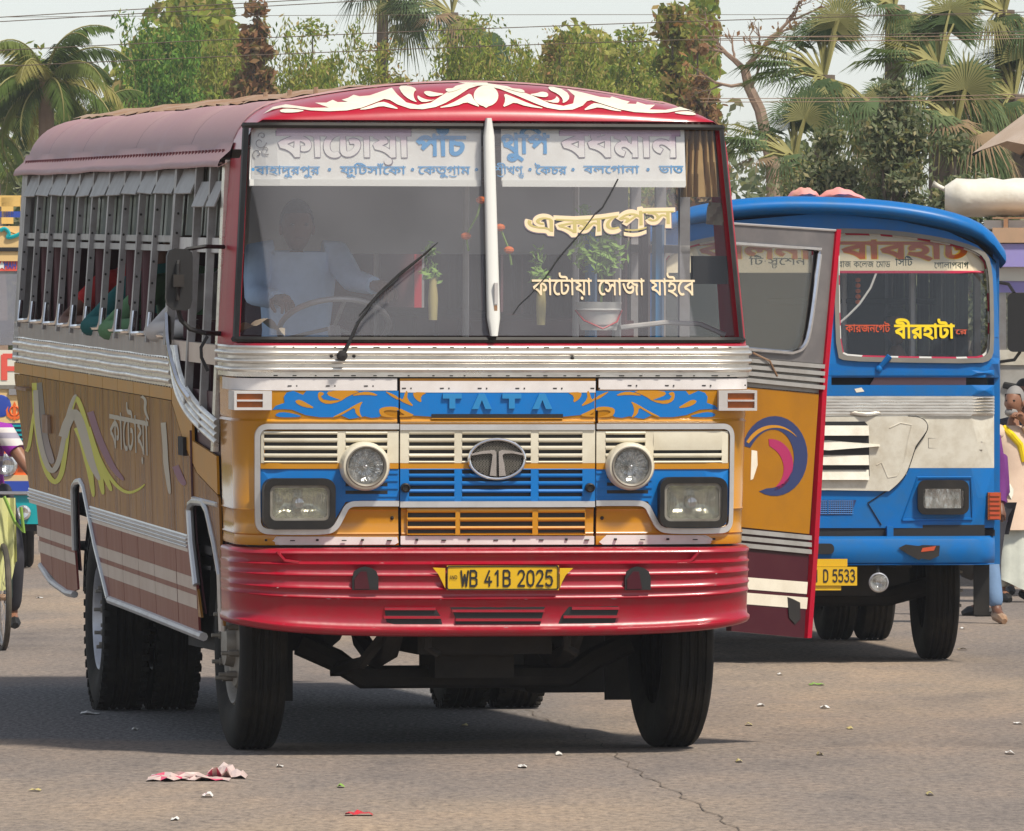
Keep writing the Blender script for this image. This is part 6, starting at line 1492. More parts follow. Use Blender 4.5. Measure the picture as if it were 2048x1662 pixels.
MB().box(xm-.02, xm+.02, -.05, -.0, tzz(690), tzz(500)).build('windscreen_post', 'black', tb_)
MB().box(TXL, TXR, .5, .6, tzz(690), tzz(640)).build('dashboard', 'inside', tb_)
p1_ = tbx(700, 770, 'twhite'); penlettering('panel_letter', 'P', lambda u, v, o: (u, -.005-o, v), tx_(2), tx_(48), tzz(758), tzz(712), 'tred', p1_, .17)
tbx(770, 778, 'bgrey', 'belt', -.02); tbx(778, 790, 'tcream'); p2_ = tbx(790, 846, 'tcream')
# round emblem: ring, upright blade and two side blades
mb = MB(); ex, ez = tx_(29), tzz(822); mb.tube([(ex+.045*math.cos(a), -.006, ez+.045*math.sin(a)) for a in [k*math.pi/10 for k in range(21)]], .010, 4, caps=False)
mb.slab([(ex-.012, ez-.09), (ex+.012, ez-.09), (ex+.016, ez+.06), (ex, ez+.095), (ex-.016, ez+.06)], lambda u, v, o: (u, -.004-o, v), .008)
for s_ in (-1, 1): mb.slab([(ex+s_*p[0], ez+p[1]) for p in ((.0, -.06), (.04, -.05), (.065, 0), (.06, .05), (.085, .01), (.075, -.05), (.03, -.085))][::s_], lambda u, v, o: (u, -.004-o, v), .006)
mb.build('emblem', 'torange', p2_, smooth=False)
MB().ball((tx_(2), -.004, tzz(812)), (.10, .006, .11), 16).build('emblem_disc', 'tblue', p2_)
tbx(778, 790, 'steel', 'panel_latch', -.03, -.0, tx_(18), tx_(42))
g1 = tbx(846, 885, 'navy', 'grille'); g2 = tbx(885, 950, 'torange', 'grille')
for k in range(4): MB().box(TXL+.3, TXR-.15, -.03, -.0, tzz(852+k*9)-.008, tzz(852+k*9)+.012).build('slat', 'turq', g1, smooth=False)
for k in range(6): MB().box(tx_(40), TXR-.2, -.03, -.0, tzz(892+k*8)-.006, tzz(892+k*8)+.010).build('slat', 'torange', g2, smooth=False)
MB().box(tx_(46), TXR-.2, -.008, -.0, tzz(938), tzz(888)).build('grille_opening', 'black', g2)
MB().lathe([(.12, .0), (.11, -.04), (.085, -.05), (.06, -.02), (.001, .0)], (tx_(12), .0, tzz(930)), 'y', 20).build('headlight', 'reflector', tb_)
tbx(950, 962, 'tcream', 'front_panel', -.02); tbx(962, 990, 'tblue', 'bumper', -.10, .05); tbx(990, 1048, 'turq', 'skirt_panel', -.06)
for px in (47, -220): MB().lathe([(.075, .0), (.072, -.05), (.05, -.06), (.001, -.045)], (tx_(px), -.06, tzz(1025)), 'y', 20).build('fog_lamp', 'reflector', tb_)
tbx(1048, 1062, 'under', 'cross_member', -.02); 
for s_ in (-1, 1): wheel(xm+s_*.95, 1., .5, .5, .28, True, tb_, 0, s_)
MB().box(xm-.9, xm+.9, .6, 6, .35, .7).build('chassis', 'under', tb_)
rk = MB().box(TXL+.2, TXR-.2, .6, .64, tzz(428)-.02, tzz(424)+.02).build('roof_rack', 'tblue', tb_)
for px in (8, 20, 46, 78, -30, -80): MB().box(tx_(px)-.03, tx_(px)+.03, .6, .66, tzz(445), tzz(392)).build('rack_post', 'rack', rk)
MB().box(TXL+.2, TXR-.2, .6, .66, tzz(396)-.02, tzz(390)+.01).build('rack_rail', 'rack', rk); MB().box(TXL+.2, TXR-.2, .6, .66, tzz(406)-.02, tzz(404)+.02).build('rack_rail', 'rack', rk)

# ================================================================== GREY AND MAUVE BUS BEHIND, RIGHT EDGE
G_ = Frame(5.3*76/68, 76, -3.); gb = G_.root('bus', 'grey and mauve bus at the right edge carrying a white sack on its roof rack', 'bus', 'buses in the yard')
def GP(px, py, y=0.): p = G_.hit(px, py, lambda L: L[1]-y); return (p[0], p[2])
M['mauve'] = mat('mauve_paint', (.30, .26, .62), .4, 0, (.4,.36,.5), .4, 4); M['beige'] = mat('beige_panel', (.50, .32, .20), .6, 0, (.35,.25,.16), .5, 4); M['gpanel'] = mat('worn_grey_paint', (.42, .41, .38), .55, 0, (.20,.17,.14), .5, 4)
gx0 = GP(1985, 600)[0]; gx1 = gx0+2.4; gz = lambda py: GP(2025, py)[1]
def gbx(py0, py1, m, name='front_panel', y0_=0., y1_=.06, x0=None, x1=None, **k): return MB().box(gx0 if x0 is None else x0, gx1 if x1 is None else x1, y0_, y1_, gz(py1), gz(py0)).build(name, m, gb, smooth=False, **k)
gbx(456, 486, 'beige', 'roof_edge', -.15, 8); gbx(488, 534, 'mauve', 'roof_front', -.12, .3); gbx(534, 562, 'twhite', 'header', -.02); gbx(562, 585, 'mauve', 'header')
MB().box(gx0+.1, gx1-.1, .02, .03, gz(700), gz(585)).build('windscreen_pane', glass('grey_bus_glass', .25, (.3,.3,.3)), gb); gbx(585, 706, 'steel', 'pillar', 0, .08, gx0, gx0+.12)
gbx(700, 730, 'bwhite', 'belt', -.02); gbx(730, 960, 'gpanel', 'nose_panel'); gbx(960, 1050, 'under', 'bumper', -.1, .05)
MB().box(gx0+.1, gx1-.1, .6, 7.5, gz(960), gz(740)).build('body', 'gpanel', gb)
for s_ in (0, 1): wheel(gx0+.35+s_*1.7, 1., .48, .48, .25, True, gb, 0, 1 if s_ else -1)
x, z = GP(2040, 645, -.3); MB().slab(rrect(x-.11, x+.11, z-.26, z+.26, .05), lambda u, v, o: (u, -.3-o, v), .06).tube([(x-.05, -.33, z+.26), (x-.1, -.2, z+.34), (x-.2, 0, z+.36)], .015, 5).tube([(x, -.33, z-.26), (x-.05, -.2, z-.33), (x-.2, 0, z-.35)], .015, 5).build('side_mirror', 'black', gb)
MB().tube([(gx0+.1, 0, gz(770)), (gx0+.3, -.05, gz(778))], .03, 6).build('door_latch', 'black', gb)
rk = MB().box(gx0, gx1, .3, .34, gz(436), gz(433)).build('roof_rack', 'rust', gb)
for k in range(6): MB().box(gx0+.1+k*.45, gx0+.14+k*.45, .3, .34, gz(456), gz(433)).build('rack_post', 'rust', rk)
for px in (1995, 2030): x = GP(px, 440, .6)[0]; o = MB().box(x-.12, x+.10, .5, .9, gz(455), gz(438)).build('crate', 'board', None); o.matrix_world = G_.W; tag(o, 'pale crate under the white sack on the roof rack, %s' % ('half behind the blue brow' if px < 2000 else 'nearest the picture edge'), 'crate')
M['sackcloth'] = mat('white_woven_sack', (.74, .71, .62), .7, 0, (.55,.50,.38), .5, 3, .02, 4)
x0_, zt2 = GP(1912, 357, .5); _, zb2 = GP(1912, 432, .5); rows = []; n = 22
for k in range(n+1):
    t = k/n; h_ = min(1, (t*26+.35))**.4*(min(1, (1-t)*6+.02)**.4); x = x0_-.10+2.3*t
    rows.append([(x, .7+.45*math.cos(a)*h_, (zt2+zb2)/2+(zt2-zb2)/2*math.copysign(abs(math.sin(a))**.6, math.sin(a))*h_*(1+.05*math.sin(k*2.3+a*3)+.03*math.sin(k*1.1+a*5)+random.uniform(-.035,.035))) for a in [2*math.pi*j/18 for j in range(18)]])
mb = MB().grid(rows, 0, True); mb.tube([(x0_+.05, .6, (zt2+zb2)/2-.02), (x0_-.06, .55, (zt2+zb2)/2+.05), (x0_-.16, .5, (zt2+zb2)/2+.10), (x0_-.21, .5, (zt2+zb2)/2+.12)], [.035, .022, .02, .034], 8)
o = mb.build('sack', 'sackcloth', None, ang=80); o.matrix_world = G_.W; tag(o, 'big white woven sack with a tied ear on the roof rack at the right edge', 'sack')
# ================================================================== AWNING UMBRELLA
M['canvas'] = mat('tan_canvas', (.46, .35, .26), .85, 0, (.60,.50,.42), .6, 3)
UD = 72; ap = Vector(at(2330, 40, UD)); base = Vector((ap.x, UD, 0)); um = empty('umbrella', base, 0, 'large tan canvas umbrella reaching in at the right edge above the grey bus', 'umbrella')
mb = MB(); N = 8; rim = []
le = Vector(at(1945, 306, UD)); rr_ = ap.x-le.x
for k in range(N):
    a = 2*math.pi*k/N+math.pi; rim.append(Vector((ap.x+rr_*math.cos(a), UD+rr_*math.sin(a), le.z+.02*math.sin(k))))
rows = []
for k in range(N+1):
    a, b = rim[k % N], rim[(k+1) % N]
    rows.append([(ap.lerp(a, t)+Vector((0, 0, .04*math.sin(math.pi*t)))-base) for t in [i/6 for i in range(7)]])
    if k < N: rows.append([(ap.lerp((a+b)/2+Vector((0, 0, .06)), t*.985)-Vector((0, 0, .05*math.sin(math.pi*t)))-base) for t in [i/6 for i in range(7)]])
MB().grid(rows).build('canopy', 'canvas', um, ang=60); MB().tube([(0, 0, 0), (0, 0, ap.z)], .03, 8).build('pole', 'steel', um)
for k in range(N): MB().tube([rim[k]-base+Vector((0, 0, -.02)), Vector((0, 0, ap.z-.05))], .012, 5).build('rib', 'black', um); MB().tube([(0, 0, ap.z-.9), (rim[k]-base)*.55+Vector((0, 0, ap.z*.45-.06))], .012, 5).build('strut', 'black', um)
# ================================================================== PEOPLE AT THE RIGHT
def G0(px, py, d=None):
    d = d or CAMH*FPX/(py-HYP); return Vector(((px-CXP)/FPX*d, d, 0))
p = G0(2026, 1204); J = stand(p, math.pi+.5, .99, dict(wrl=(-.02, .14, 1.50), ell=(-.22, .12, 1.25)))
r = person('person', 'elderly man in a long peach kurta covering his mouth with his hand', J, 'c_kurta', 'c_dhoti', (-.5, -1, 0), hair='hairg', long_shirt=True, beard=True)
pl = Vector((0, 0, 0)); MB().tube([Vector(J['neck'])-r.location+Vector((-.08, -.08, -.02)), Vector(J['neck'])-r.location+Vector((-.02, -.14, -.08)), Vector(J['neck'])-r.location+Vector((.05, -.12, -.16)), Vector(J['neck'])-r.location+Vector((.08, -.1, -.3))], [.025, .03, .03, .025], 8).build('scarf', 'signyel', r)
kn = Vector(J['pelvis'])-r.location; rows = []
for j in range(7): t = j/6; rows.append([(kn.x+(.17+.06*t)*math.cos(a)*(1+.06*math.sin(a*9)), kn.y+(.14+.05*t)*math.sin(a)*(1+.06*math.sin(a*9)), .86-.72*t+.06*math.sin(a*2)*t) for a in [2*math.pi*k/36 for k in range(36)]])
MB().grid(rows, 0, True).build('dhoti', 'c_dhoti', r, ang=80)
p = G0(2046, 1190); person('person', 'black haired man standing just behind the man in the peach kurta', stand(p, math.pi+.2, 1.03), 'c_dark', 'c_dark', (-.2, -1, 0), skin='skin2')
p = G0(1935, 1246); J = stand(p, math.pi+.1, .97, step=.16, arms=dict(hil=(-.10, 0, .90), anl=(-.20, .18, .09), tol=(-.22, .32, .05), knl=(-.15, .10, .5))); r = person('person', 'man in light blue jeans half hidden behind the blue bus wheel with a dark bag', J, 'c_purple', 'c_jeans', (0, -1, 0), shoes='rust', skin='skin2')
o = MB().ball((0, 0, 0), (.16, .10, .26), 12).tube([(-.08, 0, .2), (-.1, 0, .5), (.05, 0, .52), (.08, 0, .2)], .015, 5).build('bag', 'black', None); o.location = p+Vector((.02, -.12, .58)); tag(o, 'black bag hanging beside the blue jeans under the blue bus bumper', 'bag')
p = G0(1978, 1232); J = stand(p, math.pi-1.2, .86, arms=dict(neck=(0, .0, 1.40), head=(0, .05, 1.58))); person('person', 'woman in purple showing a shoulder past the edge of the blue bus', J, 'c_purple', 'c_dark', (1, 0, 0), skin='skin2')
# ================================================================== CYCLIST AT THE LEFT EDGE
bk = G0(6, 1300); bk = Vector((bk.x-.0, bk.y, 0)); yaw = R(10)
cyc = empty('bicycle', bk, yaw, 'worn bicycle with pale yellow cloth bag on its handlebar at the left edge', 'bicycle')
M['spoke'] = mat('steel_spoke', (.5,.5,.5), .3, .9); M['frame'] = mat('dark_green_frame', (.02,.05,.04), .4); M['paleyel'] = mat('pale_yellow_cloth', (.60,.60,.26), .9, 0, (.45,.46,.25), .5, 6)
def bwheel(y):
    o = MB().tube([(0, y+.34*math.cos(a), .35+.34*math.sin(a)) for a in [2*math.pi*k/40 for k in range(41)]], .020, 8, caps=False).build('wheel', 'tyre_side', cyc)
    MB().tube([(0, y+.315*math.cos(a), .35+.315*math.sin(a)) for a in [2*math.pi*k/40 for k in range(41)]], .012, 6, caps=False).build('rim', 'spoke', o)
    mb = MB()
    for k in range(28): a = 2*math.pi*k/28; mb.tube([(.02*(-1)**k, y, .35), (0, y+.31*math.cos(a), .35+.31*math.sin(a))], .0016, 3)
    mb.build('spokes', 'spoke', o, kind='stuff'); MB().tube([(-.05, y, .35), (.05, y, .35)], .022, 8).build('hub', 'rust', o)
bwheel(0); bwheel(1.12)
MB().tube([(-.05, 0, .35), (-.05, .02, .66), (0, .05, .72), (0, .12, 1.02)], .014, 6).tube([(.05, 0, .35), (.05, .02, .66), (0, .05, .72)], .014, 6).tube([(0, .10, .92), (0, .62, .95), (0, .66, .40)], .016, 6).tube([(0, .10, .80), (0, .62, .36), (0, 1.12, .35)], .016, 6).tube([(0, .64, .92), (0, 1.12, .35)], .012, 6).build('frame', 'frame', cyc)
MB().tube([(-.30, .28, 1.02), (-.26, .10, 1.04), (0, .10, 1.04), (.26, .10, 1.04), (.30, .28, 1.02)], .013, 6).build('handlebar', 'spoke', cyc)
MB().box(-.10, .10, .56, .82, .98, 1.03).tube([(0, .66, .7), (0, .66, .98)], .014, 6).build('saddle', 'black', cyc)
mg = MB(); rows = []
for a in [i/12 for i in range(13)]: rows.append([(-.12+.14*math.sin(a*3)*.4+.20*a, .02+.02*math.sin(a*14+b*3)-.05*b, 1.03-.02-b*(.52+.10*math.sin(a*5))) for b in [j/8 for j in range(9)]])
o = MB().grid(rows).build('cloth_bag', 'paleyel', None); o.location = bk; o.rotation_euler = (0, 0, yaw); tag(o, 'pale yellow cloth bag slung from the bicycle handlebar', 'bag')
MB().tube([(.0, -.06, 1.02), (.07, -.08, .85), (.13, -.08, .78), (.11, -.08, .95)], .012, 5).build('strap', 'leaf_lime', o)
def CW(x, y, z): return tuple(Matrix.Translation(bk) @ Matrix.Rotation(yaw, 4, 'Z') @ Vector((x, y, z)))
J = dict(pelvis=CW(-.08, .70, 1.08), neck=CW(-.12, .52, 1.54), head=CW(-.16, .46, 1.74), shl=CW(-.30, .52, 1.46), ell=CW(-.36, .42, 1.26), wrl=CW(-.27, .22, 1.07), shr=CW(.07, .52, 1.44), elr=CW(.20, .38, 1.22), wrr=CW(.29, .25, 1.09),
         hil=CW(-.13, .68, 1.0), knl=CW(-.15, .38, .74), anl=CW(-.13, .50, .32), tol=CW(-.13, .36, .28), hir=CW(.06, .68, 1.0), knr=CW(.12, .40, .62), anr=CW(.13, .58, .22), tor=CW(.13, .44, .18))
M['striped'] = mat('purple_white_stripes', (.55, .52, .55), .8)
n_ = M['striped'].node_tree; sp = n_.nodes.new('ShaderNodeSeparateXYZ'); tc = n_.nodes.new('ShaderNodeTexCoord'); mm = n_.nodes.new('ShaderNodeMath'); mm.operation = 'FRACT'; m0 = n_.nodes.new('ShaderNodeMath'); m0.operation = 'MULTIPLY'; m0.inputs[1].default_value = 5.2
rp = n_.nodes.new('ShaderNodeValToRGB'); rp.color_ramp.interpolation = 'CONSTANT'; e = rp.color_ramp.elements; e[0].color = (.28, .02, .32, 1); e[1].position = .36; e[1].color = (.60, .56, .54, 1); e3 = e.new(.62); e3.color = (.30, .28, .34, 1); e4 = e.new(.82); e4.color = (.60,.56,.54,1)
n_.links.new(tc.outputs['Object'], sp.inputs[0]); n_.links.new(sp.outputs[2], m0.inputs[0]); n_.links.new(m0.outputs[0], mm.inputs[0]); n_.links.new(mm.outputs[0], rp.inputs[0]); n_.links.new(rp.outputs[0], n_.nodes['Principled BSDF'].inputs['Base Color'])
person('person', 'cyclist in a purple, grey and white striped polo shirt holding the handlebar', J, 'striped', 'c_dark', (0, -1, 0), sleeve='short', curl=1.3)
# ================================================================== GROUND
def ground_mat():
    m = bpy.data.materials.new('asphalt'); m.use_nodes = True; n = m.node_tree; b = n.nodes['Principled BSDF']; b.inputs['Roughness'].default_value = .88; b.inputs['Specular IOR Level'].default_value = .25
    tc = n.nodes.new('ShaderNodeTexCoord')
    def noise(s, d=5, r=.6, st=(1,1,1)):
        mp = n.nodes.new('ShaderNodeMapping'); mp.inputs['Scale'].default_value = st; n.links.new(tc.outputs['Object'], mp.inputs[0])
        x = n.nodes.new('ShaderNodeTexNoise'); x.inputs['Scale'].default_value = s; x.inputs['Detail'].default_value = d; x.inputs['Roughness'].default_value = r; n.links.new(mp.outputs[0], x.inputs['Vector']); return x.outputs[0]
    def ramp(v, stops):
        r = n.nodes.new('ShaderNodeValToRGB'); e = r.color_ramp.elements
        while len(e) < len(stops): e.new(.5)
        for el, (p, c) in zip(e, stops): el.position = p; el.color = (*c, 1)
        n.links.new(v, r.inputs[0]); return r.outputs[0]
    def mix(f, a, b_, t='MIX'):
        x = n.nodes.new('ShaderNodeMix'); x.data_type = 'RGBA'; x.blend_type = t
        if isinstance(f, float): x.inputs[0].default_value = f
        else: n.links.new(f, x.inputs[0])
        n.links.new(a, x.inputs[6]); n.links.new(b_, x.inputs[7]); return x.outputs[2]
    big = ramp(noise(.16, 6, .62, (1, .35, 1)), [(.34, (.175,.152,.138)), (.46, (.228,.192,.165)), (.58, (.300,.238,.180)), (.72, (.215,.185,.162))])
    med = ramp(noise(1.1, 6, .65, (1, .25, 1)), [(.3, (.60,.62,.67)), (.46, (.92,.92,.92)), (.56, (1.0,.97,.94)), (.7, (1.30,1.20,1.08))])
    c = mix(.75, big, med, 'MULTIPLY')
    fine = ramp(noise(26, 4, .8, (1, .3, 1)), [(.34, (.50,.50,.52)), (.5, (1.0,1.0,1.0)), (.66, (1.42,1.40,1.36))]); c = mix(.8, c, fine, 'MULTIPLY')
    spk = ramp(noise(70, 2, .6, (1, .35, 1)), [(.60, (1,1,1)), (.70, (1.55,1.5,1.42))]); c = mix(.7, c, spk, 'MULTIPLY')
    st = ramp(noise(.45, 5, .7, (1, .3, 1)), [(.60, (1,1,1)), (.68, (.66,.66,.68))]); c = mix(.8, c, st, 'MULTIPLY')
    # worn patch of coarse bare stone behind the front wheels
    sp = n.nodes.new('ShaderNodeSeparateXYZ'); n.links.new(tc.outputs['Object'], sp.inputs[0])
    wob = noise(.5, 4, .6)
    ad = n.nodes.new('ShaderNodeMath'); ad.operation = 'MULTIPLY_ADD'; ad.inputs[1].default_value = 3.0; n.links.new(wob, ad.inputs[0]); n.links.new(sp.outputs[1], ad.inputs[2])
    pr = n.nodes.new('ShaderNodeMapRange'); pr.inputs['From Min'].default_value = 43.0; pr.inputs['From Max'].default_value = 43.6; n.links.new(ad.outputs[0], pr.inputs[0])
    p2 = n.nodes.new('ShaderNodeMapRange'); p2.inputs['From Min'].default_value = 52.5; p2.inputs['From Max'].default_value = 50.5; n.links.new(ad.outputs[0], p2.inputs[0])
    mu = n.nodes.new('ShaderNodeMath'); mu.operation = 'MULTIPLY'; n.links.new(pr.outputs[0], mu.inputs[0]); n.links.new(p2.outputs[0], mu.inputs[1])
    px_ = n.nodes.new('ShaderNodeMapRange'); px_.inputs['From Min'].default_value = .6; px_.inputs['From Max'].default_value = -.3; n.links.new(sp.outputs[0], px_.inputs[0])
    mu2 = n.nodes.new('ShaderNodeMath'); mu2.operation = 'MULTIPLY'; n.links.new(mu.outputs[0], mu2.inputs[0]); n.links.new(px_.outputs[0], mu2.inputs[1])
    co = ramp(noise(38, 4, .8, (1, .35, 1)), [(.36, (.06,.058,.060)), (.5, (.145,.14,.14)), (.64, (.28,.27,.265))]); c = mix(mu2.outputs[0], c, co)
    n.links.new(c, b.inputs['Base Color'])
    bu = n.nodes.new('ShaderNodeBump'); bu.inputs['Strength'].default_value = .6; bu.inputs['Distance'].default_value = .012; n.links.new(noise(30, 4, .7), bu.inputs['Height']); n.links.new(bu.outputs[0], b.inputs['Normal'])
    return m
tag(MB().grid([[(x, y, 0) for x in (-900, -60, 0, 60, 900)] for y in (-900, 5, 30, 70, 150, 1500)]).build('ground', ground_mat(), smooth=False), None, None, None, 'structure')
P = [G0(*p) for p in ((1052,1420),(1090,1440),(1130,1452),(1180,1478),(1225,1503),(1250,1525),(1300,1560),(1345,1580),(1380,1602),(1430,1630),(1475,1662),(1520,1690))]
mb = MB(); mb.grid([[p+Vector((-.003-.003*math.sin(i*3), 0, .004)), p+Vector((.003, 0, .004))] for i, p in enumerate(dens([(q_.x, q_.y) for q_ in P], .25, False)) for p in [Vector((p[0]+.02*math.sin(i*1.7), p[1], 0))]])
tag(mb.build('ground_crack', 'barkd', smooth=False), None, None, None, 'structure')
# litter
def crumple(name, m, label, cat, px, py, w_, dep, h_, seed=1, nx=10, ny=6, group=None, mats=None):
    c = G0(px, py); r = random.Random(seed); rows = [[Vector(((a-.5)*w_, (b-.5)*dep+r.uniform(-.03, .03)*dep*4, .004+h_*max(0, r.random()**1.5)*math.sin(math.pi*min(1, max(0, a+.05)))**.5)) for a in [i/nx for i in range(nx+1)]] for b in [j/ny for j in range(ny+1)]]
    o = MB().grid(rows).build(name, mats or m, None, smooth=False); o.location = c; tag(o, label, cat, group)
    if mats:
        for p in o.data.polygons: p.material_index = 1 if r.random() < .10 else 0
    return o
M['film'] = mat('pale_plastic_film', (.62, .48, .44), .35, 0, (.75,.65,.6), .5, 8); M['filmpink'] = mat('pink_print', (.62, .08, .16), .4)
crumple('plastic_bag', None, 'flattened pale and pink plastic bag on the asphalt in front of the bus', 'litter', 380, 1558, .36, .5, .022, 3, 12, 8, mats=['film', 'filmpink'])
crumple('plastic_bag', None, 'upright end of torn pink film just right of the flattened bag', 'litter', 455, 1555, .17, .3, .06, 5, 8, 5, mats=['film', 'filmpink'])
crumple('wrapper', None, 'small white and red wrapper below the flattened plastic bag', 'litter', 415, 1594, .045, .12, .025, 6, 4, 3, mats=['white', 'tapered'])
crumple('wrapper', 'redpl', 'red strip of wrapper near the bottom edge of the picture', 'litter', 718, 1631, .11, .10, .02, 8, 7, 2)
crumple('leaf', 'leaf_lime', 'tiny green leaf above the red strip of wrapper', 'litter', 682, 1575, .03, .1, .015, 9, 3, 2)
crumple('wrapper', 'leaf_lime', 'green scrap on the asphalt below the blue bus front wheel', 'litter', 1633, 1370, .09, .2, .012, 10, 6, 2)
crumple('leaf', 'vase', 'dry yellow leaf near the left bottom corner', 'litter', 70, 1582, .05, .1, .012, 11, 4, 2)
SCR = ['pale scrap right of the right front tyre', 'white scrap just above the pale one right of the front tyre', 'long thin scrap right of the two scraps beside the front tyre', 'tiny straw scrap under the bumper right of the spare box', 'white scrap at the right edge, the lower of two', 'white scrap at the right edge, the upper of two',
 'straw scrap nearest the right front tyre foot', 'white scrap below the middle of the bumper', 'white scrap in the bus shadow by the crack', 'straw scrap between the rear tyres and the crack', 'long yellowish straw left of the left front tyre', 'white scrap left of the maroon skirt', 'straw scrap below the open door, lower of the column', 'white scrap in the shade right of the left front tyre', 'white scrap under the open door end',
 'straw scrap right of the blue bus front wheel', 'white scrap by the feet of the man in jeans', 'white scrap under the left front tyre foot', 'straw scrap in the lit ground right of centre', 'white scrap left of the rear left tyre foot', 'white scrap behind the blue bus wheel', 'straw scrap in the bottom right corner', 'white scrap at the bottom left edge', 'white scrap in the shadow of the open door']
for k, (px, py, w_) in enumerate(((1498,1451,.035),(1522,1412,.04),(1650,1416,.05),(1238,1337,.02),(2020,1508,.04),(2036,1448,.04),(1478,1524,.03),(1045,1535,.04),(1118,1510,.03),(930,1452,.03),(180,1428,.10),(80,1196,.05),(1640,1510,.03),(560,1390,.03),(1385,1300,.03),(1925,1300,.06),(1960,1180,.05),(560,1534,.03),(1700,1458,.03),(270,1460,.03),(1925,1258,.04),(1860,1590,.03),(350,1640,.03),(1560,1350,.03))):
    crumple('paper_scrap', 'white' if k % 3 else 'vase', SCR[k]+' on the asphalt', 'litter', px, py, w_, .15, .015, 20+k, 3, 2, group='paper scraps scattered on the asphalt')

# ================================================================== TREES
GR = {}
def leafmats(n, cols):
    out = []
    for i, c in enumerate(cols):
        m = bpy.data.materials.new('%s_%d' % (n, i) if 0 else n); m.use_nodes = True; b = m.node_tree.nodes['Principled BSDF']; b.inputs['Base Color'].default_value = (*c, 1); b.inputs['Roughness'].default_value = .6
        nt = m.node_tree; nt.nodes.clear(); o = nt.nodes.new('ShaderNodeOutputMaterial'); d = nt.nodes.new('ShaderNodeBsdfDiffuse'); t = nt.nodes.new('ShaderNodeBsdfTranslucent'); x = nt.nodes.new('ShaderNodeMixShader'); x.inputs[0].default_value = .35
        d.inputs[0].default_value = (*c, 1); t.inputs[0].default_value = (c[0]*1.3, c[1]*1.3, c[2]*.7, 1); nt.links.new(d.outputs[0], x.inputs[1]); nt.links.new(t.outputs[0], x.inputs[2]); nt.links.new(x.outputs[0], o.inputs[0]); out.append(m)
    return out
GR['bamboo'] = leafmats('bamboo_leaves', [(.26,.31,.06),(.36,.35,.10),(.15,.22,.05),(.42,.33,.14)])
GR['green'] = leafmats('green_leaves', [(.13,.26,.05),(.20,.32,.07),(.07,.15,.04),(.30,.32,.10)])
GR['brown'] = leafmats('dry_leaves', [(.24,.13,.07),(.30,.18,.09),(.16,.16,.06),(.36,.26,.14)])
GR['mixed'] = leafmats('mixed_leaves', [(.26,.27,.07),(.34,.25,.10),(.15,.18,.05),(.34,.18,.08)])
GR['dark'] = leafmats('dark_leaves', [(.18,.21,.12),(.27,.28,.18),(.10,.13,.07),(.36,.32,.18)])
GR['palm'] = leafmats('palm_blades', [(.12,.17,.08),(.16,.21,.10),(.08,.12,.055),(.28,.27,.12)])
GR['coco'] = leafmats('coconut_leaflets', [(.10,.15,.04),(.16,.20,.06),(.06,.09,.03),(.30,.28,.10)])
M['bark'] = mat('pale_bark', (.30,.21,.15), .9, 0, (.18,.12,.09), .6, 2, .02, 6); M['barkd'] = mat('dark_bark', (.14,.11,.085), .95, 0, (.07,.055,.04), .6, 2, .02, 6); M['petiole'] = mat('yellow_petiole', (.24,.22,.07), .7); M['deadleaf'] = mat('dead_frond', (.22,.15,.08), .9)
def leaves(name, P, size, mats, parent, asp=.4, droop=.0, seed=0, wts=None):
    """P: (n,3) leaf centres -> one mesh of diamond leaves"""
    r = np.random.default_rng(seed); n = len(P)
    a = r.normal(size=(n, 3)); a[:, 2] -= droop*2.2; a /= np.linalg.norm(a, axis=1)[:, None]
    b = np.cross(a, r.normal(size=(n, 3))); b /= np.linalg.norm(b, axis=1)[:, None]
    s = size*r.uniform(.6, 1.35, n)[:, None]; a *= s; b *= s*asp
    V = np.stack([P-a, P+b, P+a, P-b], 1).reshape(-1, 3)
    me = bpy.data.meshes.new(name); me.vertices.add(4*n); me.vertices.foreach_set('co', V.ravel().astype(np.float32))
    me.loops.add(4*n); me.loops.foreach_set('vertex_index', np.arange(4*n, dtype=np.int32)); me.polygons.add(n); me.polygons.foreach_set('loop_start', np.arange(0, 4*n, 4, dtype=np.int32))
    for m in mats: me.materials.append(m)
    w_ = np.array(wts or [.4, .25, .25, .1]); me.polygons.foreach_set('material_index', r.choice(4, n, p=w_/w_.sum()).astype(np.int32)); me.update(calc_edges=True)
    o = bpy.data.objects.new(name, me); C.objects.link(o); o.parent = parent; return o
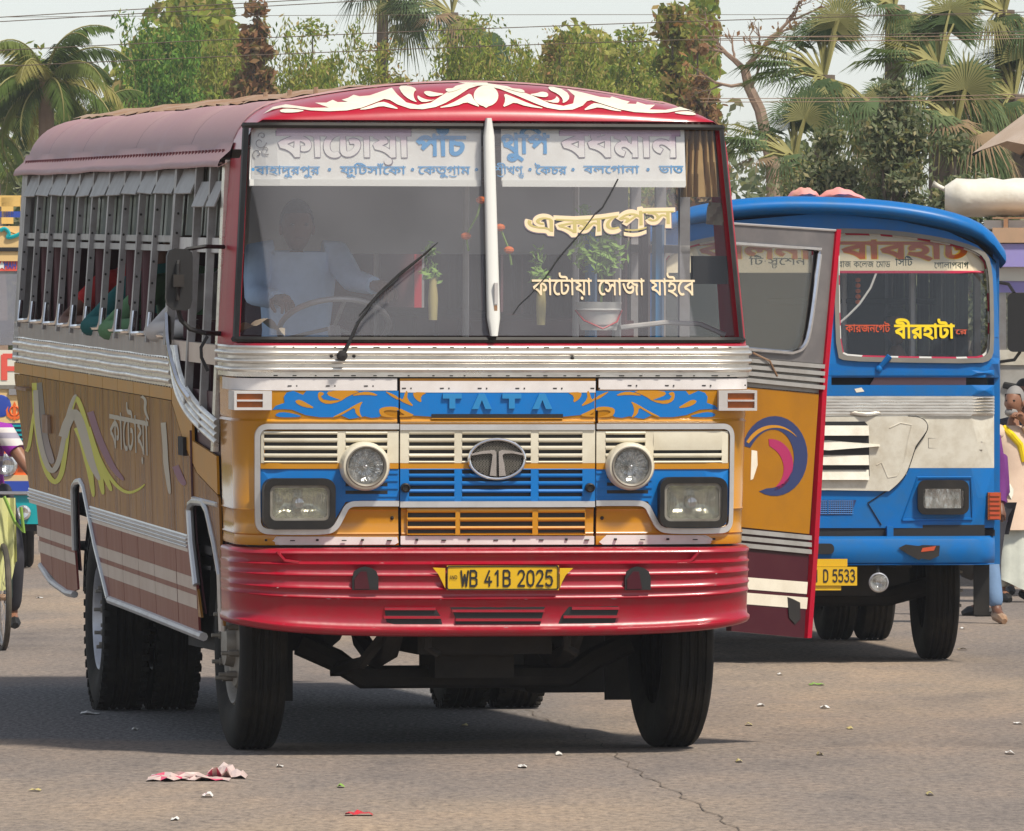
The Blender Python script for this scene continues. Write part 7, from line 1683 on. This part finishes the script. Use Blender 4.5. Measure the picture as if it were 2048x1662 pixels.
def tree(name, label, px, ytop, wpx, d, kind, seed, n=9000, ls=.13, cat='tree', group='trees beyond the yard', hollow=.0, low=None, trunk='barkd', clumps=46, droop=.3, hue=None, lean=0.):
    """a tree d metres away whose top stands at photo row ytop, crown wpx photo pixels wide"""
    r = np.random.default_rng(seed); mpp = d/FPX; X = (px-CXP)*mpp; H = CAMH+(HYP-ytop)*mpp; Wd = wpx*mpp; z0 = H*.22 if low is None else low
    root = empty(name, (X, d, 0), 0, label, cat, group); mb = MB(); cl = []
    k = 0
    for i in range(clumps):
        t = r.random()**.8; z = z0+(H-z0)*t*r.uniform(.86, 1.0); rad = Wd*.5*(math.sin(math.pi*min(1, .18+t*.80))**.6)*(1-.3*t**3)
        a = r.uniform(0, 2*math.pi); q = rad*math.sqrt(r.random()); cl.append((q*math.cos(a)+lean*(z-z0), q*math.sin(a)*.8, z-H*.03*r.random()))
    cl.append((lean*(H-z0), 0, H-Wd*.03))
    mb.tube([(0, 0, 0), (.1*r.normal(), 0, H*.25), (.25*r.normal(), 0, H*.5), (lean*H*.4, 0, H*.8)], [.22, .17, .11, .04], 7)
    for (x, y, z) in cl[::2]: mb.tube([(x*.1, y*.1, z*.45), (x*.55, y*.5, z*.75), (x, y, z)], [.07, .045, .015], 4)
    mb.build('trunk', trunk, root)
    per = n//len(cl); P = []
    for (x, y, z) in cl: s = Wd*.085*r.uniform(.5, 1.4); P.append(r.normal(size=(per, 3))*np.array([s, s, s*.8])+np.array([x, y, z]))
    P = np.concatenate(P); P = P[P[:, 2] < H+.25*r.random(len(P))]; P[:, 2] = np.maximum(P[:, 2], .4)
    leaves('crown', P, ls, GR[kind], root, .42, droop, seed, hue); return root
def bamboo(label, px, ytop, wpx, d, seed, nc=26, n=9000, kind='bamboo', group='bamboo and feathery trees beyond the yard'):
    r = np.random.default_rng(seed); mpp = d/FPX; X = (px-CXP)*mpp; H = CAMH+(HYP-ytop)*mpp; Wd = wpx*mpp
    root = empty('bamboo_clump', (X, d, 0), 0, label, 'bamboo', group); mb = MB(); P = []; n = int(n*2.1); per = n//nc
    for i in range(nc):
        a = r.uniform(0, 2*math.pi); b0 = r.uniform(0, .25*Wd); h = H*r.uniform(.70, 1.0); if_ = 1 if i else 0
        if i == 0: h = H
        tipx = (r.uniform(-.5, .5))*Wd; tipy = r.uniform(-.3, .3)*Wd; bx = b0*math.cos(a)*.5; by = b0*math.sin(a)*.4
        pts = [Vector((bx+(tipx-bx)*t**2, by+(tipy-by)*t**2, h*(t if t < .85 else .85+(t-.85)*.75))) for t in [j/7 for j in range(8)]]
        mb.tube(pts, [.045*(1-j*.12) for j in range(8)], 4)
        t = r.uniform(.28, 1.03, per); base = np.stack([bx+(tipx-bx)*t**2, by+(tipy-by)*t**2, h*np.where(t < .85, t, .85+(t-.85)*.75)], 1)
        sp = (.10+.14*np.sin(np.pi*np.clip(t, 0, 1)))*min(3.2, Wd)*.55; off = r.normal(size=(per, 3))*sp[:, None]*np.array([1, 1, .7]); off[:, 2] -= np.abs(off[:, 0])*.5
        g_ = np.round(t*9)/9; P.append(base+off)
    mb.build('culms', 'petiole', root, kind='stuff'); leaves('foliage', np.concatenate(P), .085, GR[kind], root, .28, .8, seed); return root
def fanleaf(mb, c, d, nrm, r_, n=26, arc=250, droop=.35, mi=0, rg=random):
    d = Vector(d).normalized(); nrm = Vector(nrm); s = d.cross(nrm).normalized(); nrm = s.cross(d).normalized(); c = Vector(c)
    for k in range(n):
        a = R(-arc/2+arc*k/(n-1)); e = d*math.cos(a)+s*math.sin(a); l = r_*(1-.25*abs(a)/math.pi)*rg.uniform(.86, 1.05); w_ = r_*.026
        t = e.cross(nrm).normalized(); m_ = c+e*l*.55; q = c+e*l+Vector((0, 0, -l*droop*rg.uniform(.4, 1.3)))
        mb.add([c, m_+t*w_, q, m_-t*w_+nrm*w_*.6], [(0,1,2,3)], mi)
def fan_palm(label, px, py, d, seed, nl=20, rl=.85, spread=1.15, group='fan palms beyond the yard', dead=4):
    """crown centred at the photo point"""
    rg = random.Random(seed); mpp = d/FPX; X = (px-CXP)*mpp; H = CAMH+(HYP-py)*mpp
    root = empty('fan_palm', (X, d, 0), 0, label, 'palm', group)
    MB().tube([(rg.uniform(-.3, .3), 0, 0), (0, 0, H*.5), (0, 0, H)], [.22, .17, .15], 8).build('trunk', 'barkd', root)
    for i in range(nl):
        el = R(-50+130*((i*0.618) % 1)); az = 2*math.pi*((i*.382+rg.random()*.12) % 1); e = Vector((math.cos(az)*math.cos(el), math.sin(az)*math.cos(el), math.sin(el)))
        pl = spread*rg.uniform(.7, 1.1); p1 = Vector((0, 0, H))+e*pl*.6; p2 = Vector((0, 0, H))+e*pl+Vector((0, 0, -.12*pl))
        col = i % 3 if i % 7 else 3; old = i >= nl-dead
        mb = MB(); mb.m = []; 
        o_ = MB().tube([Vector((0, 0, H-.05)), p1, p2], [.03, .022, .016], 4).build('frond', 'petiole', root)
        dd = (p2-p1).normalized(); fanleaf(mb, p2, dd, Vector((0, 0, 1)) if abs(dd.z) < .8 else Vector((0, -1, 0)), rl*rg.uniform(.7, 1.0), 30, 230, .28 if el > 0 else .75, 0, rg)
        me_m = M['deadleaf'] if old and el < .2 else GR['palm'][col]
        mb.build('blade', me_m, o_, smooth=False)
    return root
def coconut(label, px, py, d, seed, nf=18, L=2.9, group='coconut palms beyond the yard'):
    rg = random.Random(seed); mpp = d/FPX; X = (px-CXP)*mpp; H = CAMH+(HYP-py)*mpp
    root = empty('coconut_palm', (X, d, 0), 0, label, 'palm', group)
    MB().tube([(rg.uniform(-.8, .8), 0, 0), (rg.uniform(-.4, .4), 0, H*.5), (0, 0, H)], [.24, .18, .15], 8).build('trunk', 'bark', root)
    for i in range(nf):
        az = 2*math.pi*((i*.382+rg.random()*.1) % 1); el0 = R(85-115*i/nf+rg.uniform(-8, 8)); pts = []; p = Vector((0, 0, H)); el = el0; n = 12; l = L*rg.uniform(.85, 1.1)
        for k in range(n+1): pts.append(p.copy()); p += Vector((math.cos(az)*math.cos(el), math.sin(az)*math.cos(el), math.sin(el)))*l/n; el -= R(7.5+.5*k)
        o_ = MB().tube(pts, [.03*(1-k/n*.8) for k in range(n+1)], 4).build('frond', 'petiole', root)
        mb = MB()
        for k in range(64):
            t = .12+.86*k/64; j = min(n-1, int(t*n)); q = pts[j].lerp(pts[j+1], t*n-j); tn = (pts[j+1]-pts[j]).normalized(); sd_ = tn.cross(Vector((0, 0, 1)))
            if sd_.length < .05: sd_ = Vector((-math.sin(az), math.cos(az), 0))
            sd_.normalize(); ll = .72*L/2.9*math.sin(math.pi*min(1, .22+t*.74))*rg.uniform(.8, 1.1)
            for s_ in (-1, 1):
                e = (sd_*s_*.75+tn*.55+Vector((0, 0, -.38-.5*rg.random()))).normalized(); mb.add([q, q+e*ll*.4+tn*.022, q+e*ll+Vector((0, 0, -ll*.2)), q+e*ll*.4-tn*.022], [(0,1,2,3)])
        mb.build('leaflets', GR['coco'][3 if i % 6 == 1 else i % 3], o_, smooth=False, kind='stuff')
    return root
coconut('large coconut palm with upswept fronds left above the maroon bus roof', 92, 165, 170, 3, 24, 2.1)
coconut('coconut palm drooping behind the first one at the left picture edge', -20, 250, 185, 5, 20, 2.4)
coconut('lower coconut crown between the palm and the bamboo', 190, 262, 190, 8, 16, 1.9)
tree('leafy_tree', 'dull green tree under the coconut palms at the left edge', 60, 300, 420, 205, 'dark', 11, 9000, .14)
tree('leafy_tree', 'olive tree filling the gap right of the coconut trunk', 210, 225, 260, 210, 'mixed', 12, 7000, .13)
bamboo('tall bright green bamboo left of the wires, the leftmost clump', 318, 5, 170, 200, 21, 26, 10000, 'green')
bamboo('thin yellow green bamboo between the bright clump and the brown tree', 430, 40, 180, 205, 22, 24, 8000)
tree('dry_tree', 'rust brown dead topped tree standing out of the bamboo', 515, 12, 110, 198, 'brown', 31, 5200, .12, clumps=30, low=5.5)
bamboo('pale feathery bamboo right of the rust brown tree', 610, 20, 210, 203, 23, 26, 9000)
bamboo('low bamboo in front of the tall fan palm', 720, 60, 200, 200, 24, 22, 8000)
bamboo('bright bamboo plume hanging under the fan palm crown', 960, 25, 190, 200, 25, 28, 9500)
bamboo('sparse bamboo tips right of the fan palm', 1100, 40, 200, 203, 26, 20, 7000)
bamboo('yellowing bamboo above the right end of the scroll', 1230, 55, 210, 204, 27, 22, 7500)
tree('leafy_tree', 'brown and green tree rising right of the yellowing bamboo', 1345, 20, 170, 195, 'mixed', 32, 7500, .13, clumps=40, hollow=.2)
tree('leafy_tree', 'reddish leaved tree leaning on the bare tree', 1395, 90, 110, 190, 'brown', 33, 4200, .12, low=4.)
for lab, px, yt, wd, d, kd, sd in (('bushy light green tree behind the brightest bamboo', 330, 70, 220, 212, 'green', 34), ('rounded yellow green tree just left of the rust brown tree', 462, 88, 190, 216, 'bamboo', 35),
  ('olive tree between the rust brown tree and the tall fan palm', 625, 48, 230, 214, 'bamboo', 36), ('brownish tree under the fan palm entering at the top', 770, 92, 210, 218, 'mixed', 37), ('full yellow green tree behind the hanging fan palm crown', 960, 40, 260, 215, 'bamboo', 38),
  ('ragged olive tree right of the hanging fan palm crown', 1120, 70, 230, 213, 'mixed', 39), ('light green tree right above the end of the white scroll', 1265, 62, 210, 217, 'bamboo', 40)):
    tree('leafy_tree', lab, px, yt, wd, d, kd, sd, 20000, .07, low=1., clumps=70)
fan_palm('fan palm whose hanging crown tops the picture above the windscreen post', 905, 25, 222, 41, 40, 1.05, 1.3, dead=12)
fan_palm('fan palm with fronds just entering at the top left of centre', 765, -12, 224, 42, 26, .95, 1.1)
fan_palm('fan palm with the yellow heart near the right top', 1880, 130, 120, 43, 40, .66, .85)
fan_palm('dense fan palm spreading over the left of the right hand grove', 1650, 150, 128, 44, 46, .66, 1.0)
fan_palm('fan palm crown cut by the top edge over the grove', 1790, 10, 130, 45, 36, .62, .75)
fan_palm('fan palm in the top right corner', 2010, 20, 132, 46, 36, .62, .85)
fan_palm('drooping fan palm low on the left of the grove', 1590, 310, 126, 47, 34, .66, .8, dead=8)
fan_palm('drooping pale fan palm in front of the grove right of centre', 1915, 240, 118, 48, 34, .72, .7, dead=6)
fan_palm('fan palm low behind the umbrella edge', 2030, 190, 131, 49, 34, .62, .8)
fan_palm('small fan palm between the pink sacks and the grove', 1745, 260, 135, 50, 30, .6, .7, dead=6)
tree('leafy_tree', 'grey green creeper covered tree in the middle of the grove', 1790, 175, 240, 117, 'dark', 51, 26000, .055, low=1.5, clumps=60)
tree('leafy_tree', 'dark bushy tree behind the pink sacks', 1660, 270, 300, 122, 'dark', 52, 24000, .055, low=1.)
tree('leafy_tree', 'dull brown green tree above the white sack', 1910, 280, 300, 114, 'dark', 53, 24000, .055, low=1., hue=[.5,.2,.2,.05])
# bare tree
rb = random.Random(4); db = 150; bx_, _, _ = at(1545, 800, db); root = empty('bare_tree', (bx_, db, 0), 0, 'bare branching tree between the bus roof and the fan palm grove', 'tree')
def bp3(px, py, y=0): p = at(px, py, db); return Vector((p[0]-bx_, y, p[2]))
mt, ml = MB(), []
def branch(p, q, r0, r1, depth):
    n = 4; pts = [p.lerp(q, k/n)+Vector((rb.uniform(-1, 1), rb.uniform(-1, 1), rb.uniform(-1, 1)))*(q-p).length*.05*(0 < k < n) for k in range(n+1)]
    mt.tube(pts, [r0+(r1-r0)*k/n for k in range(n+1)], 5)
    if depth == 0:
        for _ in range(2): ml.append(q+Vector((rb.uniform(-.1, .1), 0, rb.uniform(-.15, .05))))
        return
    d = (q-p).normalized(); L = (q-p).length
    for k in range(3 if depth > 1 else 4):
        e = (d+Vector((rb.uniform(-1, 1), rb.uniform(-.8, .8), rb.uniform(-.55, .95)))*.95).normalized(); s = pts[rb.choice([2, 3, 4])]; branch(s, s+e*L*rb.uniform(.5, .8), r1*.8, r1*.35, depth-1)
tk = [bp3(1560, 700), bp3(1545, 330), bp3(1520, 220), bp3(1498, 175), bp3(1490, 140)]
mt.tube([Vector((0, 0, 0))]+tk, [.2, .17, .12, .10, .09, .08], 8)
for a, b, r0 in (((1490, 140), (1440, 95), .06), ((1490, 140), (1530, 90), .06), ((1530, 90), (1580, 40), .045), ((1580, 40), (1600, 5), .03), ((1500, 175), (1430, 165), .04), ((1440, 95), (1415, 60), .035), ((1580, 40), (1640, 15), .025), ((1530, 90), (1600, 80), .025), ((1505, 185), (1520, 120), .03)):
    branch(bp3(*a), bp3(*b, rb.uniform(-.4, .4)), r0, r0*.6, 2)
mt.build('trunk', 'bark', root); leaves('dry_leaves', np.array([tuple(p) for p in ml]), .05, GR['brown'], root, .6, .3, 5)
# woods further off on both sides and behind, one mass each
def wood(name, x0, x1, y, h, n, seed, kind='mixed', dep=10):
    r = np.random.default_rng(seed); P = np.stack([r.uniform(x0, x1, n), y+r.uniform(-dep, dep, n), r.random(n)**.7], 1); P[:, 2] *= h*(.72+.20*np.sin(P[:, 0]*.45+seed)+.10*np.sin(P[:, 0]*1.3)+.08*np.sin(P[:, 1]*.9))
    o = leaves(name, P, .19, GR[kind], None, .5, .2, seed); tag(o, None, None, None, 'stuff'); return o
wood('distant_wood', -80, 6, 250, 11.0, 110000, 71, 'bamboo', 16); wood('distant_wood', 6, 80, 255, 9.5, 60000, 74, 'dark'); wood('distant_wood', -11, 5.6, 236, 12.6, 90000, 75, 'bamboo', 6); wood('distant_wood', 5.4, 13, 172, 7.6, 40000, 76, 'dark', 5)
wood('distant_wood', -70, -16, 175, 8.5, 40000, 72, 'mixed', 14)
wood('distant_wood', 17, 70, 165, 8.5, 40000, 73, 'dark', 14)
# ================================================================== OVERHEAD WIRES
wi = 0
for y0_, y1_, ym, lab in ((37, 34, 30, 'faint topmost'), (58, -60, 16, 'upper left'), (67, -52, 24, 'second upper left'), (121, 40, 98, 'middle'), (152, 78, 130, 'lower middle')):
    d = 62+wi*1.1; P = [Vector(at(-400+t*3000, y0_+(y1_-y0_)*(t*1.35)-14*math.sin(math.pi*t)*(.4 if wi < 3 else 1), d)) for t in [k/24 for k in range(25)]]
    tag(MB().tube(P, .0034 if wi else .002, 4).build('overhead_wire', 'barkd', None), '%s black wire crossing the sky above the buses' % lab, 'wire', 'overhead wires'); wi += 1
for y0_, y1_, lab in ((72, 62, 'upper wire of the pair before the bare tree'), (80, 69, 'lower wire of the pair before the bare tree'), (197, 178, 'upper wire of the low pair beside the fan palms'), (204, 186, 'lower wire of the low pair beside the fan palms')):
    P = [Vector(at(1400+t*900, y0_+(y1_-y0_)*t+6*math.sin(math.pi*t), 66)) for t in [k/12 for k in range(13)]]
    tag(MB().tube(P, .003, 4).build('overhead_wire', 'bark', None), lab, 'wire', 'overhead wires')
# ================================================================== HAZE
HZ = bpy.data.materials.new('haze'); HZ.use_nodes = True; n = HZ.node_tree; n.nodes.clear(); o_ = n.nodes.new('ShaderNodeOutputMaterial'); v_ = n.nodes.new('ShaderNodeVolumePrincipled'); v_.inputs['Color'].default_value = (.93, .95, 1, 1); v_.inputs['Density'].default_value = .00036; v_.inputs['Anisotropy'].default_value = .2; n.links.new(v_.outputs[0], o_.inputs[1])
hz = MB().box(-950, 950, -950, 1550, -1, 24).build('haze', HZ, None, smooth=False); hz['kind'] = 'stuff'
